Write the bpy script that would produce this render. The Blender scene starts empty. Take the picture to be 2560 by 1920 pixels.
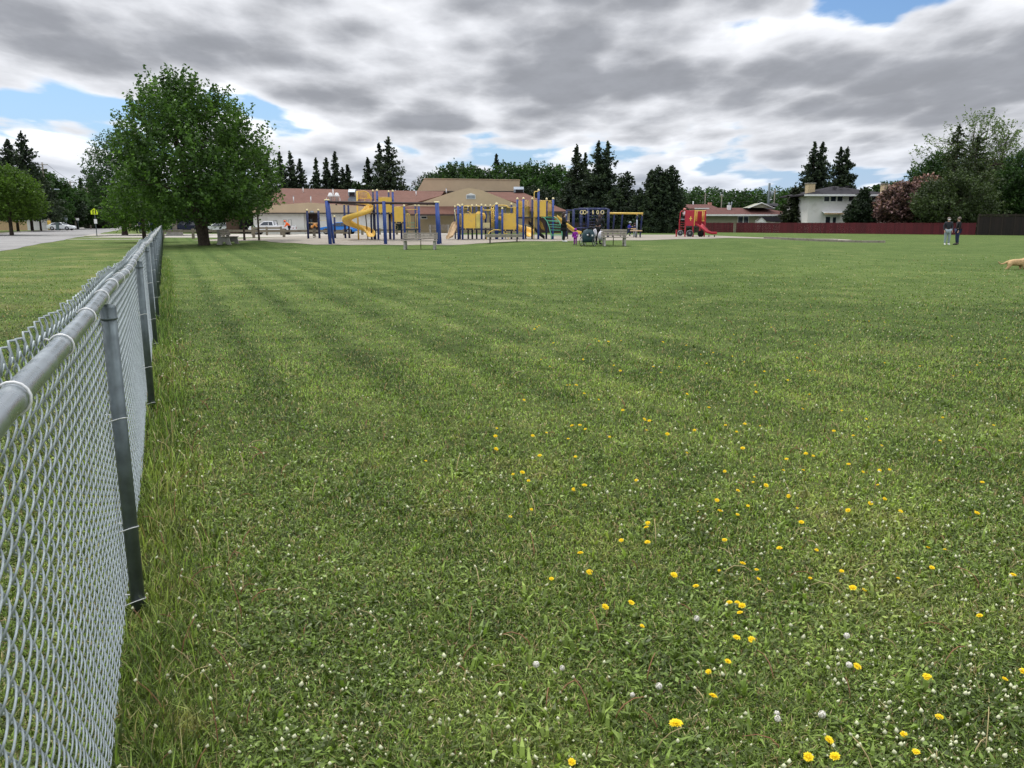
import bpy, math, random
import numpy as np
from mathutils import Vector, noise as mnoise
R = math.radians
SC = bpy.context.scene
C = SC.collection

# ------------------------------------------------------------------ camera
HC = 1.5
PITCH = R(11.45)
FP = 2000.0
cam_d = bpy.data.cameras.new('camera')
cam_d.sensor_width = 36.0
cam_d.lens = FP / 2560 * 36
cam_d.clip_start = 0.05
cam_d.clip_end = 5000
cam = bpy.data.objects.new('camera', cam_d)
C.objects.link(cam)
cam.location = (0, 0, HC)
cam.rotation_euler = (R(90) - PITCH, 0, 0)
SC.camera = cam

# ------------------------------------------------------------------ view
SC.view_settings.view_transform = 'Standard'
SC.view_settings.look = 'None'
SC.view_settings.exposure = 0.32
SC.view_settings.gamma = 1.0
SC.view_settings.use_curve_mapping = False
SC.cycles.max_bounces = 5
SC.cycles.diffuse_bounces = 3
SC.cycles.glossy_bounces = 2
SC.cycles.transmission_bounces = 3
SC.cycles.transparent_max_bounces = 6
SC.cycles.sample_clamp_indirect = 4.0

SUN_EL, SUN_AZ = R(56), R(-38)       # azimuth from +Y towards +X
SUN_STRENGTH = 1.5

# ------------------------------------------------------------------ node helper
class NT:
    def __init__(s, tree):
        s.t = tree; s.n = tree.nodes; s.l = tree.links
    def new(s, typ, **kw):
        n = s.n.new(typ)
        for k, v in kw.items(): setattr(n, k, v)
        return n
    def put(s, sock, v):
        if v is None: return
        if isinstance(v, bpy.types.NodeSocket): s.l.new(v, sock)
        else:
            if sock.type == 'RGBA' and not hasattr(v, '__len__'): v = (v, v, v, 1)
            if sock.type == 'RGBA' and len(v) == 3: v = (*v, 1)
            sock.default_value = v
    def m(s, op, a, b=None, c=None, clamp=False):
        n = s.new('ShaderNodeMath', operation=op, use_clamp=clamp)
        s.put(n.inputs[0], a)
        if b is not None: s.put(n.inputs[1], b)
        if c is not None: s.put(n.inputs[2], c)
        return n.outputs[0]
    def mix(s, f, a, b, mode='MIX'):
        n = s.new('ShaderNodeMix', data_type='RGBA', blend_type=mode)
        s.put(n.inputs[0], f); s.put(n.inputs[6], a); s.put(n.inputs[7], b)
        return n.outputs[2]
    def xyz(s, x, y, z):
        n = s.new('ShaderNodeCombineXYZ')
        s.put(n.inputs[0], x); s.put(n.inputs[1], y); s.put(n.inputs[2], z)
        return n.outputs[0]
    def sep(s, v):
        n = s.new('ShaderNodeSeparateXYZ'); s.l.new(v, n.inputs[0]); return n.outputs
    def noise(s, vec, scale=1, detail=3, rough=0.5, dist=0.0, out=0):
        n = s.new('ShaderNodeTexNoise')
        if vec is not None: s.l.new(vec, n.inputs['Vector'])
        n.inputs['Scale'].default_value = scale
        n.inputs['Detail'].default_value = detail
        n.inputs['Roughness'].default_value = rough
        n.inputs['Distortion'].default_value = dist
        return n.outputs[out]
    def ss(s, v, lo, hi, a=0.0, b=1.0):
        n = s.new('ShaderNodeMapRange', interpolation_type='SMOOTHSTEP')
        s.put(n.inputs[0], v)
        for i, q in enumerate((lo, hi, a, b)): s.put(n.inputs[1 + i], q)
        return n.outputs[0]
    def ramp(s, f, stops):
        n = s.new('ShaderNodeValToRGB')
        s.put(n.inputs[0], f)
        e = n.color_ramp.elements
        while len(e) < len(stops): e.new(0.5)
        for k, (p, c) in enumerate(stops):
            e[k].position = p; e[k].color = (*c[:3], 1)
        return n.outputs[0]

# ------------------------------------------------------------------ world: sky with broken stratocumulus
W = bpy.data.worlds.new('World')
SC.world = W
W.use_nodes = True
W.cycles.sampling_method = 'MANUAL'
W.cycles.sample_map_resolution = 512
wt = NT(W.node_tree)
wt.n.clear()
def build_sky():
    t = wt
    out = t.new('ShaderNodeOutputWorld'); bg = t.new('ShaderNodeBackground')
    bg.inputs[1].default_value = 0.1
    t.l.new(bg.outputs[0], out.inputs[0])
    sky = t.new('ShaderNodeTexSky', sky_type='NISHITA')
    sky.sun_disc = False
    sky.sun_elevation = SUN_EL; sky.sun_rotation = SUN_AZ
    sky.air_density = 1.2; sky.dust_density = 1.0; sky.ozone_density = 2.0
    tc = t.new('ShaderNodeTexCoord')
    d = t.sep(tc.outputs['Generated'])
    el = t.m('MAXIMUM', d[2], 0.0)
    az = t.m('ARCTAN2', d[0], d[1])
    e1 = t.m('ADD', el, 0.05)
    X = t.m('MULTIPLY', t.m('DIVIDE', az, t.m('POWER', e1, 0.45)), SKY_K)
    Yl = t.m('MULTIPLY', t.m('LOGARITHM', e1, 2.718), SKY_M)
    cov = None
    for (a0, e0, sa, se, amt) in SKY_SPOTS:
        da = t.m('DIVIDE', t.m('SUBTRACT', az, a0), sa); de = t.m('DIVIDE', t.m('SUBTRACT', el, e0), se)
        q = t.m('ADD', t.m('MULTIPLY', da, da), t.m('MULTIPLY', de, de))
        g = t.m('MULTIPLY', t.m('POWER', 2.718, t.m('MULTIPLY', q, -1.0)), amt)
        cov = g if cov is None else t.m('ADD', cov, g)
    trans = None; col = None
    NL = 5
    for k in range(NL):
        f = k / (NL - 1)
        v = t.xyz(X, t.m('SUBTRACT', Yl, 0.55 * f), SKY_SEED + 0.30 * f)
        n = t.noise(v, 0.78, 7, 0.55, 0.0)
        n2 = t.noise(v, 0.30, 2.0, 0.5)
        vo = t.new('ShaderNodeTexVoronoi', feature='F1'); vo.inputs['Scale'].default_value = 2.0
        vo.inputs['Detail'].default_value = 1.0; vo.inputs['Roughness'].default_value = 0.6
        t.l.new(v, vo.inputs['Vector'])
        bil = t.m('MULTIPLY', t.m('SUBTRACT', 0.45, vo.outputs[0]), 0.16)
        dn = t.m('ADD', t.m('ADD', t.m('ADD', t.m('MULTIPLY', n, 0.62), t.m('MULTIPLY', n2, 0.42)), bil), t.m('ADD', cov, SKY_C))
        thr = 0.505 + 0.05 * f
        a = t.ss(dn, thr - 0.015, thr + 0.045)
        thick = t.ss(dn, thr + 0.0, thr + 0.185)
        lo = tuple(x + 0.30 * f for x in (0.72, 0.735, 0.775))
        hi = tuple(x + (1.02 - x) * f ** 1.25 for x in (0.285, 0.298, 0.330))
        det = t.ss(t.noise(v, 3.4, 4.0, 0.6), 0.3, 0.7, 0.93, 1.07)
        ck = t.mix(thick, lo, hi)
        ck = t.mix(1.0, ck, t.xyz(det, det, det), 'MULTIPLY')
        if trans is None:
            col = t.mix(a, (0, 0, 0), ck); trans = t.m('SUBTRACT', 1.0, a)
        else:
            w = t.m('MULTIPLY', trans, a)
            col = t.mix(1.0, col, t.mix(w, (0, 0, 0), ck), 'ADD')
            trans = t.m('MULTIPLY', trans, t.m('SUBTRACT', 1.0, a))
    blue = t.mix(1.0, sky.outputs[0], (0.062, 0.078, 0.100), 'MULTIPLY')
    hz = t.ss(el, 0.0, 0.20, 0.5, 0.0)
    blue = t.mix(hz, blue, (0.33, 0.52, 0.86))
    col = t.mix(1.0, col, t.mix(trans, (0, 0, 0), blue), 'ADD')
    hz2 = t.ss(el, 0.0, 0.10, 0.45, 0.0)
    col = t.mix(hz2, col, (0.50, 0.59, 0.74))
    zen = t.ss(el, 0.27, 0.75, 10.0 * SKY_GAIN, 26.0 * SKY_GAIN)  # unseen upper sky brightened to add light on the ground
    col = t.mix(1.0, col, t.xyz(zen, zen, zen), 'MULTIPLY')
    for n in t.n:
        if n.bl_idname == 'ShaderNodeMix': n.clamp_result = False
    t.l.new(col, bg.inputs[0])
SKY_SEED = 12.1
SKY_M, SKY_K, SKY_C = 2.6, 2.3, 0.104
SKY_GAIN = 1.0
def AE(u, v):          # photo measurement -> azimuth / elevation of a patch of sky
    fwd = FP * math.cos(PITCH) - (v - 960) * math.sin(PITCH); down = FP * math.sin(PITCH) + (v - 960) * math.cos(PITCH)
    return math.atan2(u - 1280, fwd), -down / math.hypot(math.hypot(u - 1280, fwd), down)
SKY_SPOTS = [(*AE(100, 262), .14, .010, -.14), (*AE(2420, -25), .15, .030, -.13), (*AE(1800, 318), .04, .006, -.03),
             (*AE(1600, 385), .05, .008, -.05), (*AE(1150, 335), .06, .006, -.07), (*AE(470, 160), .03, .02, -.07),
             (*AE(1000, 190), .30, .022, .07), (*AE(1650, 205), .25, .016, .06), (*AE(150, 170), .18, .02, .05), (*AE(2200, 250), .2, .03, .03),
             (*AE(760, 330), .05, .01, -.06), (*AE(1650, 95), .08, .022, -.075), (*AE(1230, 75), .06, .02, -.075), (*AE(60, 60), .08, .025, -.05), (*AE(1000, 90), .3, .02, -.02), (*AE(120, 110), .20, .030, .07),
             (0.0, 0.9, 9.0, 0.5, .05)]
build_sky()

sun_d = bpy.data.lights.new('sun', 'SUN')
sun_d.energy = SUN_STRENGTH
sun_d.angle = R(12)
sun_d.color = (1.0, 0.955, 0.89)
sun = bpy.data.objects.new('sun', sun_d)
C.objects.link(sun)
sd = Vector((math.sin(SUN_AZ) * math.cos(SUN_EL), math.cos(SUN_AZ) * math.cos(SUN_EL), math.sin(SUN_EL)))
sun.rotation_euler = sd.to_track_quat('Z', 'Y').to_euler()
sun.location = (0, 0, 60)

# ------------------------------------------------------------------ measuring helpers (photo pixels -> metres at a known distance)
def _r(u, v):
    fwd = FP * math.cos(PITCH) - (v - 960) * math.sin(PITCH)
    down = FP * math.sin(PITCH) + (v - 960) * math.cos(PITCH)
    return (u - 1280) / fwd, down / fwd
def wx(u, Y, v=560): return _r(u, v)[0] * Y
def wz(v, Y): return HC - _r(1280, v)[1] * Y
def gp(u, v):
    a, b = _r(u, v)
    Y = HC / b
    return a * Y, Y
def ss(a, b, x):
    t = max(0.0, min(1.0, (x - a) / (b - a))); return t * t * (3 - 2 * t)
def h(x, y):
    sx = ss(-27, -12, x) * (1 - ss(15, 27, x))
    y0 = 45 - 5 * ss(-4, 1, x)
    e = 0.36 * sx * ss(y0, y0 + 11, y) * (1 - 0.55 * ss(68, 95, y))
    return e
CR = {1: (0, 300, 5.185), 2: (200, 300, 4.254), 3: (600, 420, 7.373), 4: (750, 440, 6.144), 5: (1080, 440, 6.144),
      6: (1380, 440, 8.296), 7: (1620, 440, 5.53), 8: (1960, 280, 3.687), 9: (640, 340, 5.027), 0: (1080, 340, 3.253)}
def cx(c, x, Y): return wx(CR[c][0] + x / CR[c][2], Y)
def cz(c, y, Y): return wz(CR[c][1] + y / CR[c][2], Y)

# ------------------------------------------------------------------ objects
def tag(o, label=None, cat=None, group=None, kind=None):
    if label: o['label'] = label
    if cat: o['category'] = cat
    if group: o['group'] = group
    if kind: o['kind'] = kind
    return o
def thing(name, label, cat, loc=(0, 0, 0), group=None, rz=0.0, s=1.0):
    o = bpy.data.objects.new(name, None); C.objects.link(o)
    o.empty_display_size = 0.1
    o.location = loc; o.rotation_euler = (0, 0, rz); o.scale = (s, s, s)
    return tag(o, label, cat, group)
def root_loc(p):
    v = Vector((0, 0, 0))
    while p is not None:
        v += p.location; p = p.parent
    return v
class MB:
    def __init__(s): s.v = []; s.f = []; s.mi = []; s.sm = []; s.cur = 0
    def add(s, vs, fs, smooth=False):
        b = len(s.v); s.v += [tuple(p) for p in vs]
        for f in fs: s.f.append([b + i for i in f]); s.mi.append(s.cur); s.sm.append(smooth)
        return s
    def mat(s, i): s.cur = i; return s
    def box(s, x0, x1, y0, y1, z0, z1):
        vs = [(x0,y0,z0),(x1,y0,z0),(x1,y1,z0),(x0,y1,z0),(x0,y0,z1),(x1,y0,z1),(x1,y1,z1),(x0,y1,z1)]
        return s.add(vs, [(0,3,2,1),(4,5,6,7),(0,1,5,4),(1,2,6,5),(2,3,7,6),(3,0,4,7)])
    def cbox(s, c, sz): return s.box(c[0]-sz[0]/2, c[0]+sz[0]/2, c[1]-sz[1]/2, c[1]+sz[1]/2, c[2]-sz[2]/2, c[2]+sz[2]/2)
    def hexa(s, p): return s.add(p, [(0,3,2,1),(4,5,6,7),(0,1,5,4),(1,2,6,5),(2,3,7,6),(3,0,4,7)])
    def tube(s, pts, r, n=8, cap=True, closed=False):
        pts = [Vector(p) for p in pts]; N = len(pts)
        rr = r if hasattr(r, '__len__') else [r] * N
        t0 = (pts[1] - pts[0]).normalized()
        up = Vector((0, 0, 1)) if abs(t0.z) < .9 else Vector((1, 0, 0))
        nrm = t0.cross(up).normalized(); vs = []; fs = []
        for i in range(N):
            if closed: t = (pts[(i+1) % N] - pts[i-1]).normalized()
            else: t = (pts[min(i+1, N-1)] - pts[max(i-1, 0)]).normalized()
            nrm = (nrm - t * nrm.dot(t))
            nrm = nrm.normalized() if nrm.length > 1e-6 else t.orthogonal().normalized()
            b = t.cross(nrm)
            for k in range(n):
                a = 2 * math.pi * k / n
                vs.append(pts[i] + (nrm * math.cos(a) + b * math.sin(a)) * rr[i])
        M = N if closed else N - 1
        for i in range(M):
            for k in range(n):
                a = i*n+k; b_ = i*n+(k+1) % n; j = ((i+1) % N)*n
                fs.append((a, b_, j+(k+1) % n, j+k))
        if cap and not closed:
            fs.append(tuple(range(n-1, -1, -1))); fs.append(tuple((N-1)*n+k for k in range(n)))
        return s.add(vs, fs, True)
    def bar(s, p, q, r, n=8): return s.tube([p, q], r, n)
    def ball(s, c, r, n=10, m=6, sq=(1, 1, 1)):
        vs = [(c[0], c[1], c[2]+r*sq[2])]; fs = []
        for i in range(1, m):
            a = math.pi*i/m
            for k in range(n):
                b = 2*math.pi*k/n
                vs.append((c[0]+r*sq[0]*math.sin(a)*math.cos(b), c[1]+r*sq[1]*math.sin(a)*math.sin(b), c[2]+r*sq[2]*math.cos(a)))
        vs.append((c[0], c[1], c[2]-r*sq[2])); L = len(vs)-1
        for k in range(n): fs.append((0, 1+k, 1+(k+1) % n)); fs.append((L, L-n+(k+1) % n, L-n+k))
        for i in range(m-2):
            for k in range(n):
                a = 1+i*n+k; b = 1+i*n+(k+1) % n; fs.append((a, a+n, b+n, b))
        return s.add(vs, fs, True)
    def lathe(s, c, prof, n=12):
        vs = []; fs = []
        for (r, z) in prof:
            for k in range(n):
                a = 2*math.pi*k/n; vs.append((c[0]+r*math.cos(a), c[1]+r*math.sin(a), c[2]+z))
        for i in range(len(prof)-1):
            for k in range(n): fs.append((i*n+k, i*n+(k+1) % n, (i+1)*n+(k+1) % n, (i+1)*n+k))
        fs.append(tuple(range(n-1, -1, -1))); fs.append(tuple((len(prof)-1)*n+k for k in range(n)))
        return s.add(vs, fs, True)
    def prism(s, pts, y0, y1):           # polygon in (x,z), extruded along y
        n = len(pts); vs = [(p[0], y0, p[1]) for p in pts] + [(p[0], y1, p[1]) for p in pts]
        fs = [tuple(range(n)), tuple(range(2*n-1, n-1, -1))] + [(i, i+n, (i+1) % n+n, (i+1) % n) for i in range(n)]
        return s.add(vs, fs)
    def prismx(s, pts, x0, x1):          # polygon in (y,z), extruded along x
        n = len(pts); vs = [(x0, p[0], p[1]) for p in pts] + [(x1, p[0], p[1]) for p in pts]
        fs = [tuple(range(n)), tuple(range(2*n-1, n-1, -1))] + [(i, i+n, (i+1) % n+n, (i+1) % n) for i in range(n)]
        return s.add(vs, fs)
    def slab(s, a, b, c, d, th):         # a roof plane: four corners, thickness downwards
        q = [Vector(p) for p in (a, b, c, d)]; lo = [p - Vector((0, 0, th)) for p in q]
        return s.hexa(lo + q)
    def build(s, name, mats, parent=None, local=False, bevel=0.0):
        me = bpy.data.meshes.new(name)
        L = Vector((0, 0, 0)) if (local or parent is None) else root_loc(parent)
        me.from_pydata([(p[0]-L.x, p[1]-L.y, p[2]-L.z) for p in s.v], [], s.f)
        if not isinstance(mats, (list, tuple)): mats = [mats]
        for m in mats: me.materials.append(m)
        me.polygons.foreach_set('material_index', s.mi)
        me.polygons.foreach_set('use_smooth', s.sm)
        me.update()
        import bmesh
        bm = bmesh.new(); bm.from_mesh(me); bmesh.ops.recalc_face_normals(bm, faces=bm.faces); bm.to_mesh(me); bm.free()
        o = bpy.data.objects.new(name, me); C.objects.link(o); o.parent = parent
        if bevel:
            md = o.modifiers.new('bevel', 'BEVEL'); md.width = bevel; md.segments = 2; md.limit_method = 'ANGLE'
        return o
def np_obj(name, V, F, mat, parent=None, attr=None, smooth=False, extra=None):
    """V (n,3) float, F (m,k) int"""
    V = np.asarray(V, dtype=np.float32); F = np.asarray(F, dtype=np.int32)
    me = bpy.data.meshes.new(name); k = F.shape[1]
    me.vertices.add(len(V)); me.vertices.foreach_set('co', V.ravel())
    me.loops.add(F.size); me.loops.foreach_set('vertex_index', F.ravel())
    me.polygons.add(len(F)); me.polygons.foreach_set('loop_start', np.arange(0, F.size, k, dtype=np.int32))
    me.polygons.foreach_set('use_smooth', np.full(len(F), smooth))
    if attr is not None:
        a = me.attributes.new('rnd', 'FLOAT', 'POINT'); a.data.foreach_set('value', np.asarray(attr, dtype=np.float32))
    me.materials.append(mat); me.update(calc_edges=True)
    o = bpy.data.objects.new(name, me); C.objects.link(o); o.parent = parent
    return o
def copy_tree(o, parent=None):
    c = o.copy(); C.objects.link(c); c.parent = parent
    for ch in [q for q in bpy.data.objects if q.parent == o]: copy_tree(ch, c)
    return c
def place(proto, used, loc, rz=0.0, s=1.0, label=None, group=None):
    o = proto if not used else copy_tree(proto)
    o.location = loc; o.rotation_euler = (0, 0, rz); o.scale = (s, s, s) if not hasattr(s, '__len__') else s
    if label: o['label'] = label
    if group: o['group'] = group
    return o

# ------------------------------------------------------------------ materials
def bsdf(name):
    m = bpy.data.materials.new(name); m.use_nodes = True
    t = NT(m.node_tree); b = m.node_tree.nodes['Principled BSDF']
    return m, t, b
def mat(name, col, rough=0.6, metal=0.0, var=0.12, scale=3.0, bump=0.0, bscale=40.0, spec=0.5, dirt=None, dscale=1.5):
    m, t, b = bsdf(name)
    tc = t.new('ShaderNodeTexCoord'); v = tc.outputs['Object']
    n = t.noise(v, scale, 5, 0.6)
    f = t.ss(n, 0.3, 0.7, 1 - var, 1 + var)
    c = t.mix(1.0, col, t.xyz(f, f, f), 'MULTIPLY')
    if dirt is not None:
        dn = t.ss(t.noise(v, dscale, 7, 0.65), 0.48, 0.68, 0, 0.75)
        c = t.mix(dn, c, dirt)
    t.l.new(c, b.inputs['Base Color'])
    r = t.ss(t.noise(v, scale * 2.3, 3), 0.3, 0.7, max(0.02, rough - 0.08), min(1, rough + 0.08))
    t.l.new(r, b.inputs['Roughness'])
    b.inputs['Metallic'].default_value = metal
    b.inputs['Specular IOR Level'].default_value = spec
    if bump:
        bp = t.new('ShaderNodeBump'); bp.inputs['Strength'].default_value = bump; bp.inputs['Distance'].default_value = 0.02
        t.l.new(t.noise(v, bscale, 5, 0.65), bp.inputs['Height']); t.l.new(bp.outputs[0], b.inputs['Normal'])
    return m
def board_mat(name, col, col2, pitch=0.15, axis=0, rough=0.85):      # vertical boards / clapboards
    m, t, b = bsdf(name)
    g = t.new('ShaderNodeNewGeometry'); p = t.sep(g.outputs['Position'])
    a = t.m('DIVIDE', p[axis], pitch)
    cell = t.m('FLOOR', a); fr = t.m('FRACT', a)
    wn = t.new('ShaderNodeTexWhiteNoise', noise_dimensions='1D'); t.l.new(cell, wn.inputs['W'])
    n = t.noise(g.outputs['Position'], 2.0, 5, 0.65)
    f = t.m('ADD', t.m('MULTIPLY', wn.outputs[0], 0.55), t.m('MULTIPLY', n, 0.45))
    c = t.mix(f, col, col2)
    t.l.new(c, b.inputs['Base Color']); b.inputs['Roughness'].default_value = rough
    gap = t.m('MINIMUM', t.ss(fr, 0.0, 0.08), t.ss(fr, 1.0, 0.92))
    bp = t.new('ShaderNodeBump'); bp.inputs['Strength'].default_value = 0.9; bp.inputs['Distance'].default_value = 0.02
    t.l.new(gap, bp.inputs['Height']); t.l.new(bp.outputs[0], b.inputs['Normal'])
    return m
def leaf_mat(name, stops, trans=0.35, rough=0.55, pos=0.35, scl=0.6):
    m, t, b = bsdf(name)
    at = t.new('ShaderNodeAttribute', attribute_name='rnd')
    g = t.new('ShaderNodeNewGeometry')
    n = t.noise(g.outputs['Position'], scl, 3, 0.6)
    oi = t.new('ShaderNodeObjectInfo')
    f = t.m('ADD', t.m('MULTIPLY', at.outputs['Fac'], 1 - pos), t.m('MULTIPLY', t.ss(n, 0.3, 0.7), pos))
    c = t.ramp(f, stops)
    ov = t.ss(oi.outputs['Random'], 0, 1, 0.82, 1.18)
    c = t.mix(1.0, c, t.xyz(ov, ov, ov), 'MULTIPLY')
    t.l.new(c, b.inputs['Base Color']); b.inputs['Roughness'].default_value = rough
    b.inputs['Specular IOR Level'].default_value = 0.3
    tr = t.new('ShaderNodeBsdfTranslucent'); t.l.new(t.mix(1.0, c, (1.25, 1.4, 0.7), 'MULTIPLY'), tr.inputs[0])
    mx = t.new('ShaderNodeMixShader'); mx.inputs[0].default_value = trans
    t.l.new(b.outputs[0], mx.inputs[1]); t.l.new(tr.outputs[0], mx.inputs[2])
    t.l.new(mx.outputs[0], t.n['Material Output'].inputs[0])
    return m
def S(r, g, b):       # sRGB 0..255 -> linear
    f = lambda c: c/12.92 if c <= 0.04045 else ((c+0.055)/1.055)**2.4
    return (f(r/255), f(g/255), f(b/255))
M = {}
M['galv'] = mat('galvanised_steel', S(166, 174, 178), 0.30, 0.85, 0.05, 6)
M['galv_post'] = mat('galvanised_post', S(98, 107, 108), 0.42, 0.7, 0.18, 14, 0.05, 90)
M['wire'] = mat('galvanised_wire', S(160, 169, 170), 0.5, 0.35, 0.18, 25)
M['tie'] = mat('tie_wire', S(225, 225, 222), 0.4, 0.35, 0.08, 30)
M['blue'] = mat('blue_paint', S(38, 70, 146), 0.42, 0, 0.16, 3.0, 0, 40, 0.5, S(60, 84, 140), 2.5)
M['navy'] = mat('dark_and_shaded_blue', S(22, 38, 88), 0.5, 0, 0.15)  # dark blue parts; on rear play posts it carries their shade
M['yellow'] = mat('yellow_plastic', S(236, 194, 84), 0.45, 0, 0.08, 2.0, 0, 40, 0.5, S(214, 178, 100), 2.0)
M['ymetal'] = mat('yellow_metal', S(232, 196, 96), 0.45, 0, 0.10, 4.0)
M['cream'] = mat('cream_cap', S(238, 224, 170), 0.5, 0, 0.05)
M['bbeam'] = mat('brown_beam', S(62, 42, 42), 0.6, 0, 0.15)
M['green_metal'] = mat('green_metal', S(80, 165, 130), 0.45, 0, 0.1)
M['black_plastic'] = mat('black_plastic', S(22, 22, 24), 0.45, 0, 0.2)
M['red'] = mat('red_plastic', S(178, 42, 58), 0.45, 0, 0.08, 3, 0, 40, 0.5, S(170, 50, 62), 2.5)
M['deck'] = mat('deck_metal', S(60, 58, 62), 0.7, 0, 0.2)
M['rubber'] = mat('rubber', S(26, 26, 27), 0.8, 0, 0.2)
M['rim'] = mat('wheel_rim', S(170, 172, 175), 0.35, 0.6, 0.1)
M['concrete'] = mat('concrete', S(156, 153, 145), 0.9, 0, 0.12, 6, 0.3, 60, 0.3, S(118, 114, 106), 3)
M['wood'] = mat('weathered_wood', S(150, 142, 130), 0.85, 0, 0.2, 8, 0.3, 50, 0.3, S(105, 98, 88), 4)
M['tan'] = mat('tan_plank', S(196, 166, 128), 0.8, 0, 0.15, 6)
M['railwood'] = mat('rail_wood', S(128, 120, 104), 0.9, 0, 0.22, 4, 0.3, 30, 0.3, S(92, 84, 72), 2)
M['roof_brown'] = mat('brown_shingles', S(114, 82, 71), 0.9, 0, 0.10, 1.2, 0.5, 18, 0.2, S(102, 74, 64), 0.6)
M['roof_dark'] = mat('dark_shingles', S(48, 46, 50), 0.9, 0, 0.15, 1.5, 0.5, 18, 0.2)
M['roof_red'] = mat('red_brown_shingles', S(104, 70, 64), 0.9, 0, 0.18, 1.2, 0.5, 18, 0.2, S(84, 62, 58), 1.2)
M['beige'] = mat('beige_siding', S(176, 160, 128), 0.8, 0, 0.05, 1.0, 0.2, 8, 0.3)
M['beige_metal'] = mat('beige_metal', S(192, 170, 140), 0.6, 0, 0.05, 0.7)
M['white_wall'] = mat('white_wall', S(226, 224, 220), 0.8, 0, 0.04, 0.8, 0.1, 12, 0.3, S(205, 202, 196), 0.8)
M['white'] = mat('white_paint', S(232, 232, 230), 0.5, 0, 0.04, 1.0)
M['fascia'] = mat('dark_fascia', S(58, 50, 46), 0.6, 0, 0.1)
M['brown_door'] = mat('brown_door', S(66, 48, 40), 0.6, 0, 0.15)
M['brown_wall'] = mat('brown_siding', S(92, 70, 58), 0.8, 0, 0.15, 2)
M['hvac'] = mat('hvac_steel', S(150, 158, 166), 0.4, 0.6, 0.1)
M['dark'] = mat('recess_shade', S(20, 19, 20), 0.8, 0, 0.2)  # near-black: shade inside openings put into the colour
M['glass'] = mat('window_glass', S(46, 54, 62), 0.08, 0, 0.2, 1.0, 0, 40, 0.8)
M['skin'] = mat('skin', S(205, 160, 135), 0.6, 0, 0.05)
M['black_cloth'] = mat('black_cloth', S(20, 20, 24), 0.9, 0, 0.25, 12)
M['grey_cloth'] = mat('dark_grey_cloth', S(38, 40, 47), 0.9, 0, 0.2, 12)
M['denim'] = mat('denim', S(38, 48, 82), 0.9, 0, 0.2, 12)
M['pale_denim'] = mat('pale_denim', S(150, 162, 168), 0.9, 0, 0.12, 12)
M['purple'] = mat('purple_cloth', S(150, 30, 160), 0.8, 0, 0.15, 12)
M['blue_cloth'] = mat('blue_cloth', S(50, 60, 170), 0.85, 0, 0.15, 12)
M['orange'] = mat('orange_cloth', S(250, 110, 40), 0.8, 0, 0.08, 10)
M['white_cloth'] = mat('white_cloth', S(225, 222, 228), 0.85, 0, 0.06, 10)
M['pink_cloth'] = mat('pink_cloth', S(220, 140, 130), 0.85, 0, 0.06, 10)
M['hair'] = mat('brown_hair', S(52, 32, 26), 0.7, 0, 0.2, 30)
M['hair_grey'] = mat('grey_hair', S(110, 98, 90), 0.7, 0, 0.2, 30)
M['shoe_white'] = mat('white_shoe', S(225, 225, 222), 0.6)
M['shoe_dark'] = mat('dark_shoe', S(30, 28, 28), 0.6)
M['fur'] = mat('golden_fur', S(198, 166, 122), 0.85, 0, 0.18, 20, 0.6, 80, 0.2)
M['sclera'] = mat('eye', S(30, 25, 24), 0.3)
M['teal'] = mat('teal_cloth', S(22, 54, 62), 0.7, 0, 0.15, 10)
M['car_blue'] = mat('blue_car_paint', S(40, 120, 200), 0.22, 0.2, 0.03, 1)
M['car_white'] = mat('white_car_paint', S(228, 230, 232), 0.25, 0, 0.03, 1)
M['car_navy'] = mat('navy_car_paint', S(30, 38, 66), 0.25, 0.2, 0.03, 1)
M['lamp_red'] = mat('tail_light', S(150, 20, 20), 0.3)
M['lamp_clear'] = mat('headlight', S(210, 214, 218), 0.15, 0.3)
M['sign_yg'] = mat('yellow_green_sign', S(214, 236, 30), 0.5, 0, 0.03)
M['sign_red'] = mat('red_sign', S(206, 40, 48), 0.5, 0, 0.03)
M['sign_black'] = mat('black_print', S(18, 18, 18), 0.6, 0, 0.03)
M['guard'] = mat('yellow_guard', S(206, 168, 70), 0.6, 0, 0.1)
M['pole'] = mat('utility_pole_wood', S(138, 130, 118), 0.9, 0, 0.15, 2)
M['bark'] = mat('bark', S(76, 66, 58), 0.95, 0, 0.3, 6, 0.9, 14, 0.2, S(50, 44, 40), 5)
M['brick'] = mat('tan_brick', S(196, 176, 140), 0.9, 0, 0.12, 8, 0.3, 20)
M['pink_brick'] = mat('pink_brick', S(190, 140, 124), 0.9, 0, 0.12, 8, 0.3, 20)
M['sage'] = mat('sage_siding', S(150, 150, 130), 0.85, 0, 0.06, 2, 0.2, 10)
M['red_fence'] = board_mat('red_stained_boards', S(112, 40, 48), S(78, 30, 37), 0.145, 0)
M['dark_fence'] = board_mat('dark_stained_boards', S(44, 34, 30), S(26, 22, 20), 0.14, 0)
M['grey_fence'] = board_mat('weathered_boards', S(60, 50, 42), S(42, 36, 30), 0.16, 0)
M['lf_maple'] = leaf_mat('maple_leaves', [(0, S(30, 46, 22)), (0.5, S(60, 86, 38)), (0.82, S(98, 130, 58)), (1, S(134, 166, 84))], 0.34)
M['lf_light'] = leaf_mat('light_leaves', [(0, S(48, 72, 24)), (0.5, S(80, 114, 38)), (0.85, S(110, 146, 54)), (1, S(132, 164, 72))], 0.38)
M['lf_mid'] = leaf_mat('green_leaves', [(0, S(24, 40, 20)), (0.5, S(48, 74, 34)), (0.85, S(72, 104, 46)), (1, S(92, 122, 58))], 0.3)
M['lf_dark'] = leaf_mat('dark_leaves', [(0, S(18, 28, 16)), (0.6, S(36, 52, 30)), (1, S(62, 82, 44))], 0.2)
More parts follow.
